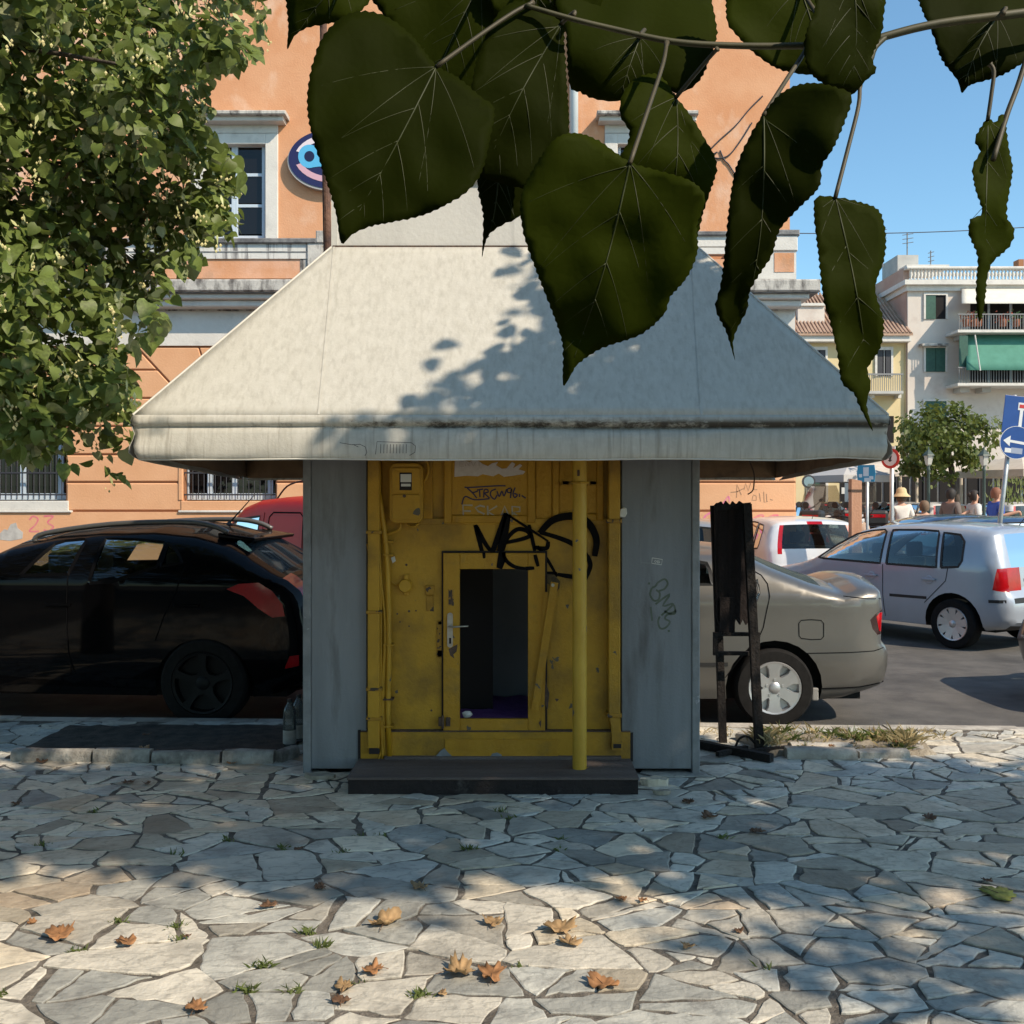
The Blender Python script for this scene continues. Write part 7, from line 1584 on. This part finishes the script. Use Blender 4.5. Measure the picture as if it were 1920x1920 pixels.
# dry leaves: curled sheets with lobed outlines
def drymat(n, a, c): 
    return leafmat(n, a, c, tuple(v*.6 for v in a), .15, .7, .35, 30)
M_dry = [drymat("dry_leaf_orange", (.36,.18,.08), (.30,.16,.085)), drymat("dry_leaf_tan", (.40,.26,.13), (.34,.22,.13)), drymat("dry_leaf_brown", (.17,.095,.055), (.15,.09,.055)), drymat("dry_leaf_green", (.28,.27,.05), (.25,.24,.06))]
def dry_leaf(px, py, size0, k, seed, label, group="dry leaves fallen on the paving", curl=1.0, hgt=1.0, z0=None):
    size = size0*.92; d = CH/((py-HY)/F) if z0 is None else (CH-z0)/((py-HY)/F); rr = random.Random(seed); o = Vector(((px-CX)/F*d, d, (.008 if z0 is None else z0))); n = 22
    nlob = rr.choice((3,5,5,7)); ph = rr.uniform(0,6.28); rot = rr.uniform(0,6.28); cu = rr.uniform(.3,1.0)*curl; n = 36; jit = [rr.uniform(-.09,.09) for _ in range(n)]; ca = rr.uniform(0,3.1)
    def pt(a, f):
        i = int(round(a/(2*math.pi)*n)) % n
        r = size*.5*f*(.60+.36*abs(math.cos(nlob*.5*(a-ph)))**.6+1.4*jit[i]*f); x, y = r*math.cos(a)*1.1, r*math.sin(a)*.8
        q = (x*math.cos(ca)+y*math.sin(ca))/size; z = size*hgt*(.95*cu*q*q + .16*noise.noise(Vector((x/size*4, y/size*4, seed)))*f + .05*jit[i]/.09*f + .09*f)
        return o + Vector((x*math.cos(rot)-y*math.sin(rot), x*math.sin(rot)+y*math.cos(rot), max(.001, z)))
    c = [o+Vector((0,0,.004))]; r1 = [pt(2*math.pi*i/n, .5) for i in range(n)]; r2 = [pt(2*math.pi*i/n, 1) for i in range(n)]
    b = MB(); b.add(c+r1+r2, [(0,1+i,1+(i+1)%n) for i in range(n)]+[(1+i,1+n+i,1+n+(i+1)%n,1+(i+1)%n) for i in range(n)])
    r = empty("dry_leaf", o, 0, label, "leaf", group); b.build("blade", M_dry[k], r, smooth=True, solid=.0007)
    t = Vector((math.cos(ph+rot), math.sin(ph+rot), 0)); b = MB(); b.tube([o+Vector((0,0,.005)), o+t*size*.35+Vector((0,0,.012)), o+t*size*.62+Vector((0,0,.004))], .0013, 5); b.build("stalk", M_dry[2], r)
    return r
H_ = [(112,1757,.16,0,1,"large crumpled orange dry leaf with a shadow on the sunlit stones"), (238,1772,.10,0,2,"small three pointed orange dry leaf on a big pale stone"), (724,1735,.155,1,3,"broad tan dry leaf at the edge of the tree shade"), (698,1825,.10,0,4,"small brown curled leaf beside pale stone chips"),
      (862,1828,.15,1,5,"tan dry leaf touching a darker orange one"), (922,1832,.14,0,6,"orange brown dry leaf lying over a tan one"), (1130,1851,.13,0,7,"rolled bright orange dry leaf on a sunlit stone"), (368,1895,.095,0,8,"small orange dry leaf by the widest joint"), (600,1668,.07,2,9,"dark red curled leaf alone on shaded stones"),
      (502,1703,.08,2,10,"dark folded leaf on the line between sun and shade"), (925,1735,.105,1,11,"pale brown curled leaf half in tree shade"), (1050,1748,.14,1,12,"long twisted dry leaf beside a small tan one"), (1068,1773,.10,1,13,"small tan leaf below the long twisted leaf"), (1872,1680,.19,3,14,"yellow green leaf lying flat on shaded stones","dry leaves fallen on the paving",.5,.3),
      (1742,1538,.10,2,15,"dark olive curled leaf on shaded stones far from the kiosk"), (645,1855,.09,1,16,"upright pale leaf stuck in a joint"), (640,1882,.075,2,17,"small brown leaf in a joint between large stones"), (1420,1563,.085,2,18,"brown crumpled leaf between small shaded stones"), (1330,1535,.10,2,19,"ragged brown leaf in front of the right kiosk panel"), (1205,1692,.05,0,20,"tiny reddish leaf fragment on a shaded slab"), (788,1668,.09,1,21,"flat pale leaf on a blue grey slab")]
for a in H_: dry_leaf(*a)
G_ = [(440,1432,.12,0), (425,1420,.09,2), (270,1405,.10,1), (300,1410,.07,2), (275,1378,.07,2), (240,1470,.08,2), (275,1472,.06,2), (80,1432,.09,2), (60,1735,.05,0), (830,1868,.045,1), (1165,1690,.05,0), (1290,1507,.09,2), (1600,1395,.06,1), (1680,1392,.07,0), (1560,1400,.06,0), (30,1510,.06,2), (1920-70,1655,.05,2), (1385,1750,.05,2), (1290,1780,.06,1), (560,1595,.05,2), (1100,1440,.035,1), (350,1760,.035,2)]
for i, (x, y, s, k) in enumerate(G_):
    zz = .03 if (150 < x < 500 and 1362 < y < 1415) else (.06 if 1540 < x < 1700 and y < 1402 else None)
    if y < 1470 and 650 < x < 1190: zz = .1
    lb = ("dry leaf scrap lying on the dark soil bed" if zz == .03 else "leaf scrap among the dry grass of the broken bed" if zz == .06 else "tiny leaf scrap lying on the kiosk step" if zz == .1 else
          "brown leaf lying against the low stone edging" if y < 1480 else "small leaf scrap on the sunlit stones" if y > 1725 else "small dark leaf scrap on the shaded stones")
    dry_leaf(x, y, s, k, 60+i, lb, z0=zz)
# weeds in the joints, rooted where stones meet
JV = [v for q, _, _ in cells for v in q]
M_weed = leafmat("weed", (.10,.13,.03), (.13,.16,.05), (.16,.2,.04), .3, .6, .3, 8); M_straw = leafmat("dry_grass", (.42,.33,.17), (.38,.30,.16), (.3,.24,.1), .3, .8, .3, 8)
def tuft(b, o, n, h, spread, rr, wv=.0036):
    for k in range(n):
        p = o + Vector((rr.gauss(0,spread*.5), rr.gauss(0,spread*.35), 0)); t = Vector((rr.gauss(0,.6), rr.gauss(0,.6), 1)).normalized()*h*rr.uniform(.4,1.1); s = Vector((rr.gauss(0,1), rr.gauss(0,1), 0)).normalized()*wv*rr.uniform(.7,1.6)
        b.add([p-s, p+s, p+t*.6+s*.7+Vector((0,0,.0)), p+t+Vector((t.x,t.y,-.3*h*abs(t.x)/max(h,.01)))*.5], [(0,1,2),(0,2,3)])
rr = random.Random(77); b = MB()
for (px, py, n) in ((526,1798,40),(548,1790,30),(345,1737,34),(330,1760,20),(575,1740,26),(232,1740,18),(490,1848,40),(520,1843,26),(750,1880,34),(640,1845,14),(770,1872,20),(125,1780,30),(8,1858,30),(1005,1832,14),(965,1540,24),(930,1530,22),(640,1590,18),(720,1575,26),(850,1592,26),(660,1565,16),(500,1585,20),(420,1596,20),(180,1530,16),(1045,1570,20),(1050,1590,14),(1365,1575,18),(890,1585,20),(1400,1800,10),(60,1586,18),(200,1722,12),(310,1600,12)):
    d = CH/((py-HY)/F); x0 = (px-CX)/F*d; vx, vy = min(JV, key=lambda v: (v[0]-x0)**2+(v[1]-d)**2); tuft(b, Vector((vx, vy, -.003)), n, rr.uniform(.025,.045), .035, rr)
tag(b.build("weeds", M_weed), "small green weeds growing in the paving joints", "weeds", kind="stuff")
b = MB(); b2 = MB()
for k in range(46):
    x, y = rr.uniform(1.62, 2.78), rr.uniform(6.58, 7.05); tuft(b, Vector((x, y, .02)), 9, rr.uniform(.03,.12), .06, rr, .0022)
    if k % 2 == 0: tuft(b2, Vector((x, y, .02)), 18, rr.uniform(.05,.12), .05, rr, .003)
for k in range(30): x = rr.uniform(1.2, 3.4); tuft(b, Vector((x, ky(x)-.2-rr.random()*.25, -.005)), 12, rr.uniform(.03,.08), .06, rr, .002)
for (x, y) in ((1.66,6.75),(1.70,6.62),(2.60,6.62),(2.66,6.70)):
    for k in range(4): tuft(b, Vector((x, y, .05)), 16, .11, .06, rr, .0024)
tag(b.build("dry_grass", M_straw), "straw coloured dry grass in the broken bed", "grass", kind="stuff"); tag(b2.build("green_grass", M_weed), "green grass blades among the dry ones", "grass", kind="stuff")
# grit and small chips in the joints of the sunlit part
b = MB()
for k in range(1500):
    y = rr.uniform(3.0, 5.0); x = rr.uniform(-.52*y, .52*y)
    if noise.noise(Vector((x*1.3, y*1.6, 2))) < .05 and rr.random() < .8: continue
    s = rr.uniform(.003,.010); o = Vector((x, y, -.012+s*.3)); q = [o+Vector((s*rr.uniform(.6,1.2)*math.cos(a), s*rr.uniform(.5,1)*math.sin(a), 0)) for a in (0,1.6,3.1,4.7)]; b.add(q+[o+Vector((0,0,s*.8))], [(0,1,4),(1,2,4),(2,3,4),(3,0,4)])
tag(b.build("grit", M_st[1]), "loose grit and stone chips between the paving stones", "grit", kind="stuff")
